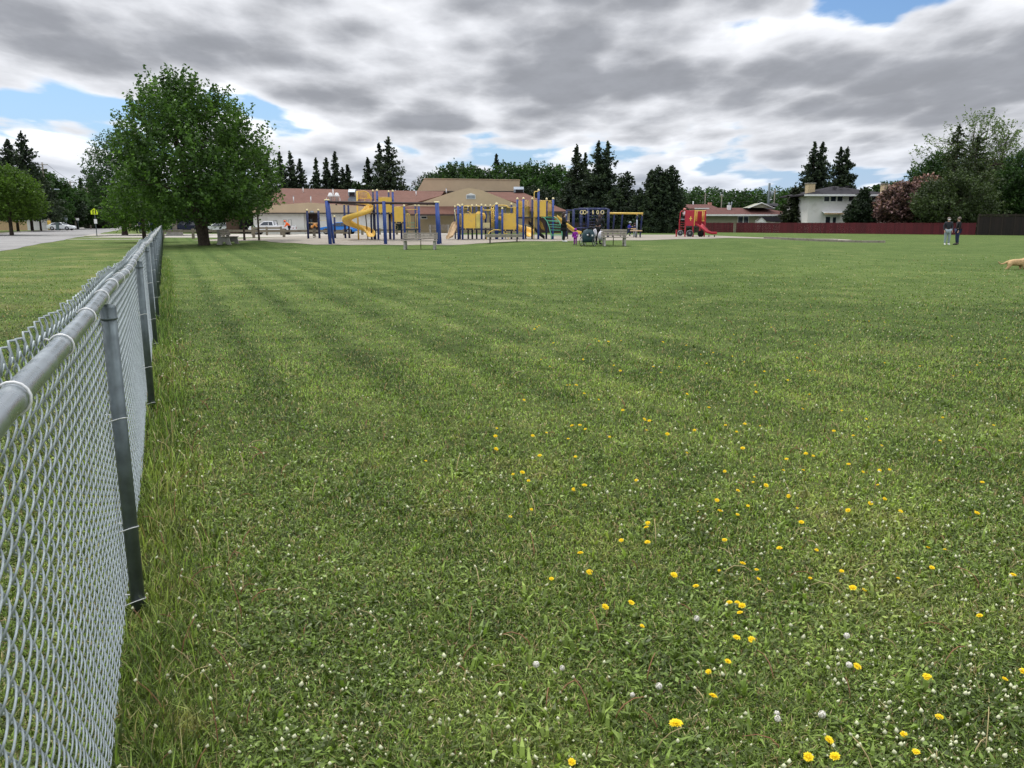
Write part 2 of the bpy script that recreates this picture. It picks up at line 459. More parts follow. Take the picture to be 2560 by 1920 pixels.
M['lf_con'] = leaf_mat('spruce_needles', [(0, S(24, 34, 26)), (0.55, S(46, 60, 42)), (1, S(84, 100, 66))], 0.18, 0.7)
M['lf_cedar'] = leaf_mat('cedar_foliage', [(0, S(22, 30, 16)), (0.6, S(44, 54, 28)), (1, S(66, 78, 42))], 0.10, 0.7)
M['lf_pale'] = leaf_mat('sparse_pale_leaves', [(0, S(70, 84, 54)), (0.6, S(104, 122, 80)), (1, S(140, 156, 106))], 0.35)
M['lf_pink'] = leaf_mat('blossom', [(0, S(48, 44, 36)), (0.50, S(80, 62, 56)), (0.62, S(156, 118, 118)), (1, S(232, 200, 196))], 0.25)

M['lf_olive'] = leaf_mat('olive_leaves', [(0, S(44, 62, 22)), (0.5, S(74, 100, 34)), (0.85, S(102, 130, 46)), (1, S(122, 148, 60))], 0.36)

M['lf_pine'] = leaf_mat('pine_foliage', [(0, S(30, 38, 22)), (0.55, S(60, 74, 42)), (1, S(96, 112, 64))], 0.22)
# ------------------------------------------------------------------ the setting: lawn, road, playground surface, lot
FD = Vector((-0.426, 1.0, 0)).normalized()         # direction of the chain link fence and of the street
FN = Vector((FD.y, -FD.x, 0))                      # to its right
def fence_pt(Y): return Vector((-1.43 - 0.426 * (Y - 2.79), Y, 0))
def lawn_colour(t):
    """shared by the soil sheet and the blades: patches, mowing stripes, dry spots; world position in, colour + dryness out"""
    g = t.new('ShaderNodeNewGeometry'); P = g.outputs['Position']; p = t.sep(P)
    s = t.m('ADD', t.m('MULTIPLY', p[0], FN.x), t.m('MULTIPLY', p[1], FN.y))     # distance from the fence line
    s = t.m('SUBTRACT', s, fence_pt(0).dot(FN))
    n1 = t.noise(P, 0.13, 3, 0.55); n2 = t.noise(P, 0.8, 4, 0.6); n3 = t.noise(P, 3.0, 3, 0.6)
    sw = t.m('ADD', s, t.m('MULTIPLY', t.m('SUBTRACT', n2, 0.5), 0.16))
    st = t.m('ADD', t.m('SINE', t.m('MULTIPLY', sw, 5.2)), t.m('MULTIPLY', t.m('SINE', t.m('MULTIPLY', sw, 11.3)), 0.55))
    fade = t.m('MULTIPLY', t.m('MULTIPLY', t.ss(s, 0.4, 1.0), t.ss(s, 11.0, 3.0)), t.ss(p[1], 4.5, 8.0))
    st = t.m('MULTIPLY', t.m('MULTIPLY', st, fade), 0.135)
    arc = t.m('SINE', t.m('ADD', t.m('MULTIPLY', p[1], 1.15), t.m('MULTIPLY', n1, 9.0)))
    arcf = t.m('MULTIPLY', t.m('MULTIPLY', t.ss(p[1], 12, 22), t.ss(s, 4.0, 9.0)), 0.01)
    f = t.m('ADD', t.m('ADD', t.m('MULTIPLY', t.ss(n1, 0.30, 0.70), 0.22), 0.15), t.m('MULTIPLY', t.ss(n2, 0.3, 0.7), 0.30))
    f = t.m('ADD', t.m('ADD', f, t.m('MULTIPLY', t.ss(n3, 0.3, 0.7), 0.20)), st)
    f = t.m('ADD', f, t.m('MULTIPLY', arc, arcf))
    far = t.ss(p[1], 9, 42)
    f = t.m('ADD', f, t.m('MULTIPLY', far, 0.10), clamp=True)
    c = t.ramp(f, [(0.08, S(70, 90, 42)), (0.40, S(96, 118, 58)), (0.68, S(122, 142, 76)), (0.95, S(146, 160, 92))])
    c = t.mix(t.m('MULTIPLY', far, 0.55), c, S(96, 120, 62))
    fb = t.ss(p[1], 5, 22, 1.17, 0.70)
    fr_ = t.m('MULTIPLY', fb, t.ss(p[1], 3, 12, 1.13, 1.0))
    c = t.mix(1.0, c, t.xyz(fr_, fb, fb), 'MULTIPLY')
    dry = t.ss(t.m('ADD', t.m('MULTIPLY', n2, 0.6), t.m('MULTIPLY', t.noise(P, 0.33, 2), 0.4)), 0.53, 0.66)
    dry = t.m('MULTIPLY', dry, t.ss(p[1], 9.0, 2.5, 0.15, 0.75))
    bare = t.m('MULTIPLY', t.ss(t.noise(P, 1.7, 5, 0.65), 0.60, 0.70), t.ss(p[1], 12.0, 4.0))
    dry = t.m('MAXIMUM', dry, t.m('MULTIPLY', bare, 0.85))
    verge = t.ss(s, 0.0, -0.8)
    vn = t.ss(t.noise(P, 0.45, 4, 0.6), 0.46, 0.70, 0, 0.45)
    dry = t.m('MAXIMUM', dry, t.m('MULTIPLY', verge, vn))
    c = t.mix(dry, c, S(156, 148, 98))
    return c, dry, P
def lawn_mat():
    m, t, b = bsdf('lawn')
    c, dry, P = lawn_colour(t)
    hi = t.noise(P, 22, 6, 0.7); hi2 = t.noise(P, 90, 3, 0.7)
    k = t.m('ADD', t.ss(hi, 0.3, 0.7, 0.55, 1.3), t.ss(hi2, 0.3, 0.7, -0.15, 0.2))
    pz = t.sep(P)
    near = t.ss(pz[1], 24, 8)
    c2 = t.mix(1.0, c, t.xyz(k, k, k), 'MULTIPLY')
    c = t.mix(t.m('MULTIPLY', near, 0.55), c2, t.mix(t.ss(t.noise(P, 5, 4), 0.5, 0.7), S(40, 44, 24), S(84, 74, 52)))
    t.l.new(c, b.inputs['Base Color']); b.inputs['Roughness'].default_value = 0.95
    b.inputs['Specular IOR Level'].default_value = 0.1
    bp = t.new('ShaderNodeBump'); bp.inputs['Strength'].default_value = 0.8; bp.inputs['Distance'].default_value = 0.04
    t.l.new(hi, bp.inputs['Height']); t.l.new(bp.outputs[0], b.inputs['Normal'])
    return m
def blade_mat():
    m, t, b = bsdf('grass_blades')
    c, dry, P = lawn_colour(t)
    at = t.new('ShaderNodeAttribute', attribute_name='rnd')
    r = at.outputs['Fac']
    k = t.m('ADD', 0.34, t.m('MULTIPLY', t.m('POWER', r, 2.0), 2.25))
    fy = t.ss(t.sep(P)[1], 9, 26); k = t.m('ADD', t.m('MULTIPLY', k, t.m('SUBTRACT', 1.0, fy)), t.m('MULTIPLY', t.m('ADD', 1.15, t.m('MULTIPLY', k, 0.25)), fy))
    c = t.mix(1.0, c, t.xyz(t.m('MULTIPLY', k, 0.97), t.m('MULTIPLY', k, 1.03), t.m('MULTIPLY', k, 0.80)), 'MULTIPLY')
    c = t.mix(t.ss(r, 0.875, 0.89), c, t.mix(t.ss(r, .93, .98), S(190, 178, 128), S(138, 114, 80)))
    t.l.new(c, b.inputs['Base Color']); b.inputs['Roughness'].default_value = 0.42
    b.inputs['Specular IOR Level'].default_value = 0.35
    tr = t.new('ShaderNodeBsdfTranslucent'); t.l.new(t.mix(1.0, c, (1.2, 1.35, 0.7), 'MULTIPLY'), tr.inputs[0])
    mx = t.new('ShaderNodeMixShader'); mx.inputs[0].default_value = 0.3
    t.l.new(b.outputs[0], mx.inputs[1]); t.l.new(tr.outputs[0], mx.inputs[2])
    t.l.new(mx.outputs[0], t.n['Material Output'].inputs[0])
    return m
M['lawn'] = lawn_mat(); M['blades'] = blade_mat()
def surf_mat(name, c1, c2, c3, sc=0.5, fine=60, rough=0.9, crack=False):
    m, t, b = bsdf(name)
    g = t.new('ShaderNodeNewGeometry'); P = g.outputs['Position']
    c = t.mix(t.ss(t.noise(P, sc, 5, 0.6), 0.3, 0.7), c1, c2)
    c = t.mix(t.ss(t.noise(P, sc * 4, 6, 0.7), 0.52, 0.75, 0, 0.6), c, c3)
    f = t.ss(t.noise(P, fine, 3, 0.7), 0.25, 0.75, 0.82, 1.15)
    c = t.mix(1.0, c, t.xyz(f, f, f), 'MULTIPLY')
    if crack:
        v = t.new('ShaderNodeTexVoronoi', feature='DISTANCE_TO_EDGE'); v.inputs['Scale'].default_value = 0.22
        ds = t.new('ShaderNodeVectorMath', operation='ADD'); t.l.new(P, ds.inputs[0])
        nn = t.noise(P, 0.8, 4, 0.6, out=1); t.l.new(nn, ds.inputs[1]); t.l.new(ds.outputs[0], v.inputs['Vector'])
        c = t.mix(t.ss(v.outputs[0], 0.012, 0.0, 0, 0.6), c, S(70, 68, 66))
    t.l.new(c, b.inputs['Base Color']); b.inputs['Roughness'].default_value = rough
    bp = t.new('ShaderNodeBump'); bp.inputs['Strength'].default_value = 0.4; bp.inputs['Distance'].default_value = 0.01
    t.l.new(t.noise(P, fine, 4, 0.7), bp.inputs['Height']); t.l.new(bp.outputs[0], b.inputs['Normal'])
    return m
M['asphalt'] = surf_mat('worn_asphalt', S(150, 148, 145), S(132, 130, 128), S(116, 113, 112), 0.25, 40, 0.9, True)
M['gravel'] = surf_mat('pea_gravel', S(156, 147, 134), S(143, 135, 122), S(128, 120, 108), 0.3, 30)
M['lot'] = surf_mat('pale_lot', S(184, 178, 166), S(170, 164, 153), S(150, 144, 134), 0.2, 30, 0.9, True)
M['kerb'] = surf_mat('kerb_concrete', S(176, 170, 158), S(160, 154, 144), S(140, 134, 124), 0.6, 40)

def axis_lines(segs):
    o = []
    for a, b, n in segs: o += list(np.linspace(a, b, n, endpoint=False))
    return np.array(sorted(set(np.round(o, 4))))
xs = axis_lines([(-900, -100, 16), (-100, -40, 20), (-40, 40, 100), (40, 100, 20), (100, 901, 17)])
ys = axis_lines([(-80, 0, 8), (0, 30, 30), (30, 130, 125), (130, 300, 20), (300, 1500, 13)])
XX, YY = np.meshgrid(xs, ys)
hz = np.array([[h(x, y) for x in xs] for y in ys])
V = np.stack([XX.ravel(), YY.ravel(), hz.ravel()], 1)
nx, ny = len(xs), len(ys)
ii = np.arange(ny - 1)[:, None] * nx + np.arange(nx - 1)[None, :]
Fq = np.stack([ii, ii + 1, ii + nx + 1, ii + nx], -1).reshape(-1, 4)
tag(np_obj('ground', V, Fq, M['lawn'], smooth=True), kind='structure')

def sheet(name, left, right, t0, t1, nt, nw, m, off):
    V = []; F = []
    for i in range(nt + 1):
        t_ = t0 + (t1 - t0) * i / nt; a = Vector(left(t_)); b = Vector(right(t_))
        for j in range(nw + 1):
            p = a.lerp(b, j / nw); V.append((p.x, p.y, h(p.x, p.y) + off))
    w = nw + 1
    F = [(i*w+j, i*w+j+1, (i+1)*w+j+1, (i+1)*w+j) for i in range(nt) for j in range(nw)]
    return tag(np_obj(name, V, F, m, smooth=True), kind='structure')
# the street, parallel to the fence, and its kerbs
NEAR0 = -8.7; FAR0 = -21.0
def wob(y): return 0.12 * math.sin(y * 0.31) + 0.08 * math.sin(y * 0.83 + 1)
sheet('road', lambda y: (FAR0 - 0.426*y, y, 0), lambda y: (NEAR0 - 0.426*y + wob(y), y, 0), -40, 420, 320, 6, M['asphalt'], 0.012)
kb = MB()
for (x0, w_) in ((FAR0 - 0.18, 0.18),):
    for y in range(-40, 420, 4):
        a = x0 - 0.426*y; b = x0 - 0.426*(y+4)
        kb.hexa([(a, y, -.02), (a+w_, y, -.02), (b+w_, y+4, -.02), (b, y+4, -.02), (a, y, .13), (a+w_, y, .12), (b+w_, y+4, .12), (b, y+4, .13)])
tag(kb.build('kerb', M['kerb']), kind='structure')
sheet('driveway', lambda t_: (NEAR0 - 0.426*(88+t_) - 0.4, 88 + t_, 0), lambda t_: (-35 - 0.426*t_, 86 + t_, 0), 0, 16, 12, 10, M['lot'], 0.018)
sheet('sidewalk', lambda t_: (NEAR0 - 0.426*(71+t_), 71 + t_, 0), lambda t_: (fence_pt(70.5+t_).x - .3, 70.5 + t_, 0), 0, 1.5, 2, 14, M['kerb'], 0.010)
# playground surface
fe = [(-26, 66), (-22, 61), (-18, 55.5), (-14, 51.0), (-11.5, 49.4), (-4, 49.2), (2, 49.5), (8, 51.2), (12, 55.0), (16, 58.5), (21, 61.5), (26, 65), (30, 70)]
def fedge(x):
    for (a, ya), (b, yb) in zip(fe, fe[1:]):
        if a <= x <= b: return ya + (yb-ya)*ss(0, 1, (x-a)/(b-a)) + 0.12*math.sin(x*2.1) + 0.07*math.sin(x*5.3)
    return fe[-1][1]
sheet('playground_gravel', lambda x: (x, fedge(x), 0), lambda x: (x, 77 - 4*ss(18, 30, x) - 5*ss(-22, -26, x), 0), -26, 29, 220, 26, M['gravel'], 0.015)
sheet('parking_lot', lambda x: (x, 79.5 + 0.2*math.sin(x*.7), 0), lambda x: (x, 103.2, 0), -42.5, -6, 90, 12, M['lot'], 0.014)
GR_A, GR_B, GR_C = 150000, 330000, 190000
# ------------------------------------------------------------------ grass blades
rng = np.random.default_rng(7)
def hv(X, Y):
    s_ = lambda a, b, x: (lambda t_: t_*t_*(3-2*t_))(np.clip((x-a)/(b-a), 0, 1))
    sx = s_(-27, -12, X)*(1-s_(15, 27, X)); y0 = 45-5*s_(-4, 1, X)
    return 0.36*sx*s_(0, 11, Y-y0)*(1-0.55*s_(68, 95, Y))
def screen_pts(n, vmin, vmax, umin=-260, umax=2820):
    u = rng.uniform(umin, umax, n); v = rng.uniform(vmin, vmax, n)
    fwd = FP*math.cos(PITCH)-(v-960)*math.sin(PITCH); down = FP*math.sin(PITCH)+(v-960)*math.cos(PITCH)
    Y = HC*fwd/down; return (u-1280)/fwd*Y, Y
def blades(X, Y, L, Wd, lean, z0=None):
    n = len(X)
    a = rng.uniform(0, 2*np.pi, n); b = a + rng.normal(np.pi/2, 0.5, n)
    ln = lean*rng.uniform(0.3, 1.5, n)
    dx, dy = np.cos(a), np.sin(a); wx_, wy_ = np.cos(b)*Wd/2, np.sin(b)*Wd/2
    z0 = hv(X, Y) if z0 is None else z0
    hm = L*0.55*np.cos(ln*0.55); om = L*0.55*np.sin(ln*0.55)
    ht = hm + L*0.45*np.cos(np.minimum(ln*1.5, 1.9)); ot = om + L*0.45*np.sin(np.minimum(ln*1.5, 1.9))
    V = np.empty((n, 5, 3), np.float32)
    V[:, 0] = np.stack([X-wx_, Y-wy_, z0-.004], 1); V[:, 1] = np.stack([X+wx_, Y+wy_, z0-.004], 1)
    V[:, 2] = np.stack([X+dx*om+wx_*.85, Y+dy*om+wy_*.85, z0+hm], 1); V[:, 3] = np.stack([X+dx*om-wx_*.85, Y+dy*om-wy_*.85, z0+hm], 1)
    V[:, 4] = np.stack([X+dx*ot, Y+dy*ot, z0+ht], 1)
    i = np.arange(n)[:, None]*5
    F = np.concatenate([i+np.array([[0, 1, 2]]), i+np.array([[0, 2, 3]]), i+np.array([[3, 2, 4]])], 1).reshape(-1, 3)
    return V.reshape(-1, 3), F
def clumpiness(X, Y, s):
    return np.sin(X*s+np.sin(Y*s*.7)*2)*np.sin(Y*s*1.3+np.sin(X*s*.9)*2)
def lat(X, Y): return (X*FN.x+Y*FN.y) - fence_pt(0).dot(FN)
Xs, Ys = [], []
for n, v0, v1 in ((GR_A, 600, 1000), (GR_B, 900, 2080), (GR_C, 1250, 2080)):
    a, b = screen_pts(n, v0, v1); Xs.append(a); Ys.append(b)
X = np.concatenate(Xs); Y = np.concatenate(Ys)
road_x = NEAR0 - 0.426*Y + 0.1
gx = np.interp(X, [p[0] for p in fe], [p[1] for p in fe], left=66, right=72)
keep = (X > road_x) & (Y < np.where((X > -26) & (X < 29), gx, 70) - 0.1) & (Y < 66)
keep &= rng.uniform(0, 1, len(X)) < np.clip((44-Y)/28, 0, 1)
X, Y = X[keep], Y[keep]
dist = np.sqrt(X*X+Y*Y+2.25)
cl = clumpiness(X, Y, 2.3)*.5+clumpiness(X+5, Y, 7.1)*.5
L = (0.034+0.010*cl)*rng.uniform(0.6, 1.35, len(X))*(1+0.012*dist)
Wd = rng.uniform(0.0026, 0.0062, len(X))*(1+0.16*np.maximum(dist-2.2, 0))
sl = lat(X, Y); nearf = np.exp(-(np.abs(sl-.08)/.17)**2)
L = L*(1+0.9*nearf*rng.uniform(.2, 1, len(X)))
V1, F1 = blades(X, Y, L, Wd, 1.30-0.6*nearf)
r1 = np.repeat(rng.uniform(0, 1, len(X)), 5)
# tall grass beside the fence
n = 10000
Yt = rng.uniform(1.0, 9.5, n)**1.55; st = rng.normal(0.09, 0.12, n)
Xt = fence_pt(0).x-0.426*Yt + (st/FN.x)
Lt = rng.uniform(0.04, 0.15, n)*np.exp(-(np.abs(st-.08)/.3)**2)+.03
V2, F2 = blades(Xt, Yt, Lt, rng.uniform(.003, .006, n)*(1+.06*Yt), np.full(n, .55))
r2 = np.repeat(rng.uniform(0, .97, n), 5)
V = np.concatenate([V1, V2]); F = np.concatenate([F1, F2+len(V1)])
tag(np_obj('grass', V, F, M['blades'], attr=np.concatenate([r1, r2])), 'mown green lawn grass mixed with clover in front of the playground', 'grass', kind='stuff')

# broad little leaves of clover and plantain between the blades
n = 42000
X, Y = screen_pts(n, 1000, 2080)
k = (clumpiness(X, Y, 1.7)+clumpiness(X+9, Y, 4.0) > 0.15) & (X > NEAR0-.426*Y)
X, Y = X[k], Y[k]; n = len(X)
a = rng.uniform(0, 2*np.pi, n); s = rng.uniform(.003, .0075, n)*(1+.05*Y); z = rng.uniform(.012, .04, n)
t1 = rng.normal(0, .35, n); t2 = rng.normal(0, .35, n)
V = np.empty((n, 4, 3), np.float32)
ca, sa = np.cos(a), np.sin(a)
for q, (du, dv) in enumerate(((-1.5, 0), (0, -.8), (1.5, 0), (0, .8))):
    V[:, q] = np.stack([X+(ca*du-sa*dv)*s, Y+(sa*du+ca*dv)*s, z+(du*t1+dv*t2)*s], 1)
tag(np_obj('clover_leaves', V.reshape(-1, 3), np.arange(n*4).reshape(-1, 4), M['blades'], attr=np.repeat(rng.uniform(.15, .85, n), 4)),
    'low broad clover and plantain leaves among the lawn grass', 'clover', kind='stuff')

# flat rosettes of dandelion and plantain leaves
X, Y = screen_pts(1500, 760, 2080, 300)
k = (lat(X, Y) > .25) & (Y < 14); X, Y = X[k], Y[k]; n = len(X)
Xr = np.repeat(X, 7)+rng.normal(0, .006, n*7); Yr = np.repeat(Y, 7)+rng.normal(0, .006, n*7)
V, F = blades(Xr, Yr, rng.uniform(.035, .095, n*7), rng.uniform(.008, .017, n*7), np.full(n*7, 1.5))
tag(np_obj('weed_rosettes', V, F, M['blades'], attr=np.repeat(rng.uniform(.2, .8, n*7), 5)), 'flat leafy weed rosettes dotted through the lawn', 'weeds', kind='stuff')

# spent heads and small pale clover flowers scattered through the lawn
M['clover'] = mat('pale_flower_heads', S(206, 208, 170), 0.8, 0, 0.25, 30)
def oct_heads(X, Y, z, r, sq=1.2):
    n = len(X); V = np.empty((n, 6, 3), np.float32)
    jx, jy = rng.normal(0, .3, n), rng.normal(0, .3, n)
    for q, (dx, dy, dz) in enumerate(((1, 0, 0), (0, 1, 0), (-1, 0, 0), (0, -1, 0), (0, 0, 1), (0, 0, -1))):
        V[:, q] = np.stack([X+(dx+jx*dz)*r, Y+(dy+jy*dz)*r, z+dz*r*sq], 1)
    T = np.array([[0, 1, 4], [1, 2, 4], [2, 3, 4], [3, 0, 4], [1, 0, 5], [2, 1, 5], [3, 2, 5], [0, 3, 5]])
    return V.reshape(-1, 3), (np.arange(n)[:, None, None]*6+T[None]).reshape(-1, 3)
X, Y = screen_pts(7000, 640, 2080, 300)
pr = (0.25+0.75*np.clip(X/np.maximum(Y, 1)*1.2+.55, 0, 1))*(0.35+.65*(clumpiness(X, Y, 1.1) > -.1))
k = (rng.uniform(0, 1, len(X)) < pr*.8) & (lat(X, Y) > .1)
X, Y = X[k], Y[k]
V, F = oct_heads(X, Y, rng.uniform(.03, .06, len(X)), (.0016+.0062*rng.uniform(0, 1, len(X))**2)*(1+.05*Y))
tag(np_obj('clover_flowers', V, F, M['clover'], smooth=True), 'tiny pale clover flowers and spent heads scattered over the lawn', 'clover flowers', kind='stuff')

# dead stalks
M['straw'] = mat('straw', S(172, 156, 110), 0.8, 0, 0.2, 10)
M['stalk_red'] = mat('reddish_stalk', S(140, 98, 70), 0.8, 0, 0.2, 10)
mb = MB(); rs = random.Random(5)
def stalk(x, y, L, bend, r):
    a = rs.uniform(0, 6.28); pts = []
    for q in range(5):
        t_ = q/4; an = bend*t_
        pts.append((x+math.cos(a)*L*t_*math.sin(an), y+math.sin(a)*L*t_*math.sin(an), h(x, y)+L*t_*math.cos(an)+.004))
    mb.mat(rs.randrange(2)).tube(pts, [r, r, r*.9, r*.8, r*.7], 4)
    return pts[-1]
heads = []
for i in range(75):
    Yq = 1.9+8*rs.random()**1.6; sx_ = rs.uniform(.02, .4)
    p = stalk(fence_pt(Yq).x+sx_/FN.x, Yq, rs.uniform(.08, .20), rs.uniform(.1, .9), .0014+.0002*Yq); heads.append(p)
for i in range(170):
    x, y = gp(rs.uniform(400, 2600), rs.uniform(780, 1950)**1.0)
    p = stalk(x, y, rs.uniform(.05, .14), rs.uniform(.5, 1.5), .0012+.0003*y)
    if rs.random() < .4: heads.append(p)
tag(mb.build('dry_stalks', [M['straw'], M['stalk_red']]), 'dry bent stalks standing in the lawn and along the fence foot', 'stalks', kind='stuff')
hp = np.array([q for q in heads])
V, F = oct_heads(hp[:, 0], hp[:, 1], hp[:, 2], .0055*(1+.05*hp[:, 1]), 1.3)
tag(np_obj('seeding_tops', V, F, M['clover'], smooth=True), 'pale spent heads on the thin stalks of the lawn', 'seed heads', kind='stuff')

# dandelions: one thing each
M['dand'] = mat('dandelion_yellow', S(255, 226, 34), 0.7, 0, 0.06, 60)
M['stem'] = mat('dandelion_stem', S(120, 140, 80), 0.7, 0, 0.15, 20)
M['fluff'] = mat('seed_fluff', S(232, 228, 214), 0.9, 0, 0.1, 80)
def dand_head(rad, seed, up=0.045):
    q = random.Random(seed); V = []; F = []
    for ring, (n, r0, r1, z1) in enumerate(((20, .15, 1.0, .10), (17, .1, .82, .24), (13, .05, .58, .34), (8, 0, .32, .38))):
        for i in range(n):
            a = 2*math.pi*(i+q.random()*.6)/n; rr = r1*rad*q.uniform(.82, 1.1); w = 0.14*rad*(1.2-ring*.12)
            ca_, sa_ = math.cos(a), math.sin(a); b = len(V); z = up+z1*rad+q.uniform(-.05, .05)*rad
            V += [(ca_*r0*rad, sa_*r0*rad, up), (ca_*rr*.7-sa_*w, sa_*rr*.7+ca_*w, z), (ca_*rr, sa_*rr, z-.05*rad), (ca_*rr*.7+sa_*w, sa_*rr*.7-ca_*w, z)]
            F.append((b, b+1, b+2, b+3))
    m_ = MB(); m_.add(V, F)
    m_.lathe((0, 0, up-.35*rad), [(.12*rad, 0), (.3*rad, .1*rad), (.34*rad, .4*rad), (.1*rad, .5*rad)], 8)
    return m_
protos = []
for i in range(4):
    t_ = thing('dandelion', 'x', 'flower', (0, 0, 0), 'dandelions open in the lawn')
    dand_head(.019, i).build('flower_head', M['dand'], t_, local=True)
    MB().tube([(0, 0, 0), (.003, .002, .02), (0, 0, .042)], .0016, 5).build('stem', M['stem'], t_, local=True)
    protos.append([t_, False])
DP = [(1462,1572),(1533,1504),(1745,1627),(1807,1630),(1780,1590),(2027,1544),(1842,1433),(1567,1423),(1533,1442),(1587,1376),(1622,1374),(1578,1300),(1593,1298),(1605,1306),(1601,1322),(1506,1266),(1452,1240),(1600,1218),(1357,1299),(1300,1307),(1383,1345),(1842,1268),(1860,1268),(2119,1327),(2009,1221),(2186,1243),(2163,1459),(2203,1444),(1997,1459),(1403,1127),(1400,1139),(1344,1163),(1400,1170),(1546,1077),(1614,1088),(1551,1105),(1590,1107),(1565,1165),(1700,1068),(1729,1126),(1686,1183),(1255,1197),(1110,1020),(1126,1020),(1240,1053),(1262,1050),(1376,1035),(918,992),(1168,984),(1440,936),(1480,975),(1500,927),(1568,918),(1590,930),(1608,915),(1604,968),(1240,920),(1252,919),(1266,924),(1150,940),(1070,940),(1386,905),(1404,910),(1730,882),(1742,978),(1755,981),(1833,1003),(1860,1015),(1900,1012),(2105,1108),(1875,1085),(1905,1073),(1940,1100),(1835,1100),(1232,1633),(1948,1575),(1975,1615),(1270,1232),(1160,707),(1197,740),(1313,738),(1430,740),(1170,775),(1186,790),(1230,830),(1243,832),(1340,800),(1130,862),(1260,850),(1290,860),(1345,885),(1480,850),(1530,880),(1650,800),(1700,820),(1750,850),(1068,968),(1590,1058),(1565,1013),(1650,1046),(1700,990),(1800,930),(1900,960),(2000,1180),(2120,1040),(1260,775),(1410,790),(1155,712),(1165,703),(1630,845),(1540,760)]
for i in range(70): DP.append((1050+rs.random()**.8*1130, 690+rs.random()**1.2*560))
for i, (px_, py_) in enumerate(DP):
    u, v = px_*2560/2212, py_*2560/2212
    x, y = gp(u, v+.028*(v-555)); P_ = protos[i % 4]
    lab = 'open yellow dandelion in the mown lawn'; sc = (rs.uniform(.5, .85) if i < 110 else rs.uniform(.35, .6))*(1.0+.02*max(0, y-3))
    if i == 0: lab = 'largest fully open yellow dandelion, alone in the nearest lawn'; sc = 1.1
    if i in (2, 3): lab = ('left', 'right')[i-2]+' one of the close pair of yellow dandelions at the bottom edge'; sc = .8
    o = place(P_[0], P_[1], (x, y, .012), rs.uniform(0, 6.28), sc, lab); P_[1] = True
    o.rotation_euler = (rs.uniform(.1, .6) if y > 4 else rs.uniform(-.1, .5), rs.uniform(-.35, .35), rs.uniform(-.6, .6))
t0 = thing('dandelion_clock', 'x', 'flower', (0, 0, 0), 'white seed heads of dandelions in the lawn')
b_ = MB(); qq = random.Random(3); b_.ball((0, 0, .075), .009, 8, 6)
for i in range(70):
    v_ = Vector((qq.gauss(0, 1), qq.gauss(0, 1), qq.gauss(0, 1))).normalized(); p_ = Vector((0, 0, .075))+v_*.017
    a_ = v_.orthogonal().normalized()*.0045; c_ = v_.cross(a_)
    b_.add([p_+a_, p_+c_, p_-a_, p_-c_, p_-v_*.009], [(0, 1, 2, 3), (0, 1, 4), (2, 3, 4)])
b_.build('fluff', M['fluff'], t0, local=True)
MB().tube([(0, 0, 0), (.004, .002, .04), (0, 0, .07)], .0016, 5).build('stem', M['stem'], t0, local=True)
used = False
for (u, v) in [(2120, 1648), (1940, 1765), (1942, 1782), (2052, 1778), (1405, 1650), (1340, 1648), (1646, 1703), (1580, 1716), (1740, 1530), (2114, 1574)]:
    x, y = gp(u, v+45); place(t0, used, (x, y, 0), qq.uniform(0, 6), qq.uniform(.40, .68), 'white dandelion seed head on a short stem in the near lawn'); used = True

# ------------------------------------------------------------------ chain link fence
fz = 1.235
fen = thing('chain_link_fence', 'galvanised chain link fence with tubular top rail running along the lawn edge', 'fence', fence_pt(-2))
Y0, Y1 = -2.0, 74.0
def fp(s_, z, off=0.0):      # s_: metres of Y, off: towards the right of the fence
    p = fence_pt(s_); return Vector((p.x+FN.x*off, p.y+FN.y*off, z+0.012*math.sin(s_*.9)+.008*math.sin(s_*2.3)))
MB().tube([fp(Y0+i*.5, fz) for i in range(int((Y1-Y0)/.5)+1)], .0208, 16).build('top_rail', M['galv'], fen)
yp = [-.55, 2.85, 6.3, 9.45]+[9.45+3.05*k for k in range(1, 22)]
for y in yp:
    if y > Y1: break
    b = fp(y, -.05, .016); tp = fp(y, 1.194, .012)
    ln = .004*math.sin(y*3.1)
    po = MB().tube([b, (tp.x+ln*.5, tp.y, tp.z)], .0262, 14).build('post', M['galv_post'], fen)
    c0 = Vector((tp.x+ln*.5, tp.y, tp.z-.055))
    MB().lathe(c0, [(.0280, .010), (.0290, .012), (.0290, .017), (.0272, .018), (.0272, .052), (.024, .060), (.010, .064)], 14).build('post_cap', M['galv_post'], po)
    if y < 30:
        for z in (.78, .36, .07):
            c = b.lerp(tp, (z+.05)/1.235); ring = []
            for q in range(9):
                a = -1.9+q*3.8/8; ring.append(c+FN*(math.cos(a)*.028)+FD*(math.sin(a)*.028)+Vector((0, 0, .004*math.sin(q))))
            MB().tube([c-FN*.05-FD*.03+Vector((0, 0, -.01))]+ring+[c-FN*.05+FD*.03+Vector((0, 0, .01))], .0022, 5).build('wire_tie', M['tie'], po)
def tie(mb_, y):
    c = fp(y, fz); ring = []
    for q in range(13):
        a = -2.3+q*4.9/12; ring.append(c+FN*(math.cos(a)*.0245)+Vector((0, 0, math.sin(a)*.0245))+FD*(.010*q/12))
    ring = [c-FN*.034+Vector((0, 0, -.045)), c-FN*.03+Vector((0, 0, -.024))]+ring[1:]+[c-FN*.042+Vector((0, 0, .022))+FD*.02]
    mb_.tube(ring, .0024 if y < 12 else .004, 6)
nt = 0; y = .57; rest = MB()
while y < Y1:
    if nt < 96: m_ = MB(); tie(m_, y); m_.build('wire_tie', M['tie'], fen)
    else: tie(rest, y)
    y += .553; nt += 1
o = rest.build('wire_tie', M['tie'], fen); o['kind'] = 'stuff'
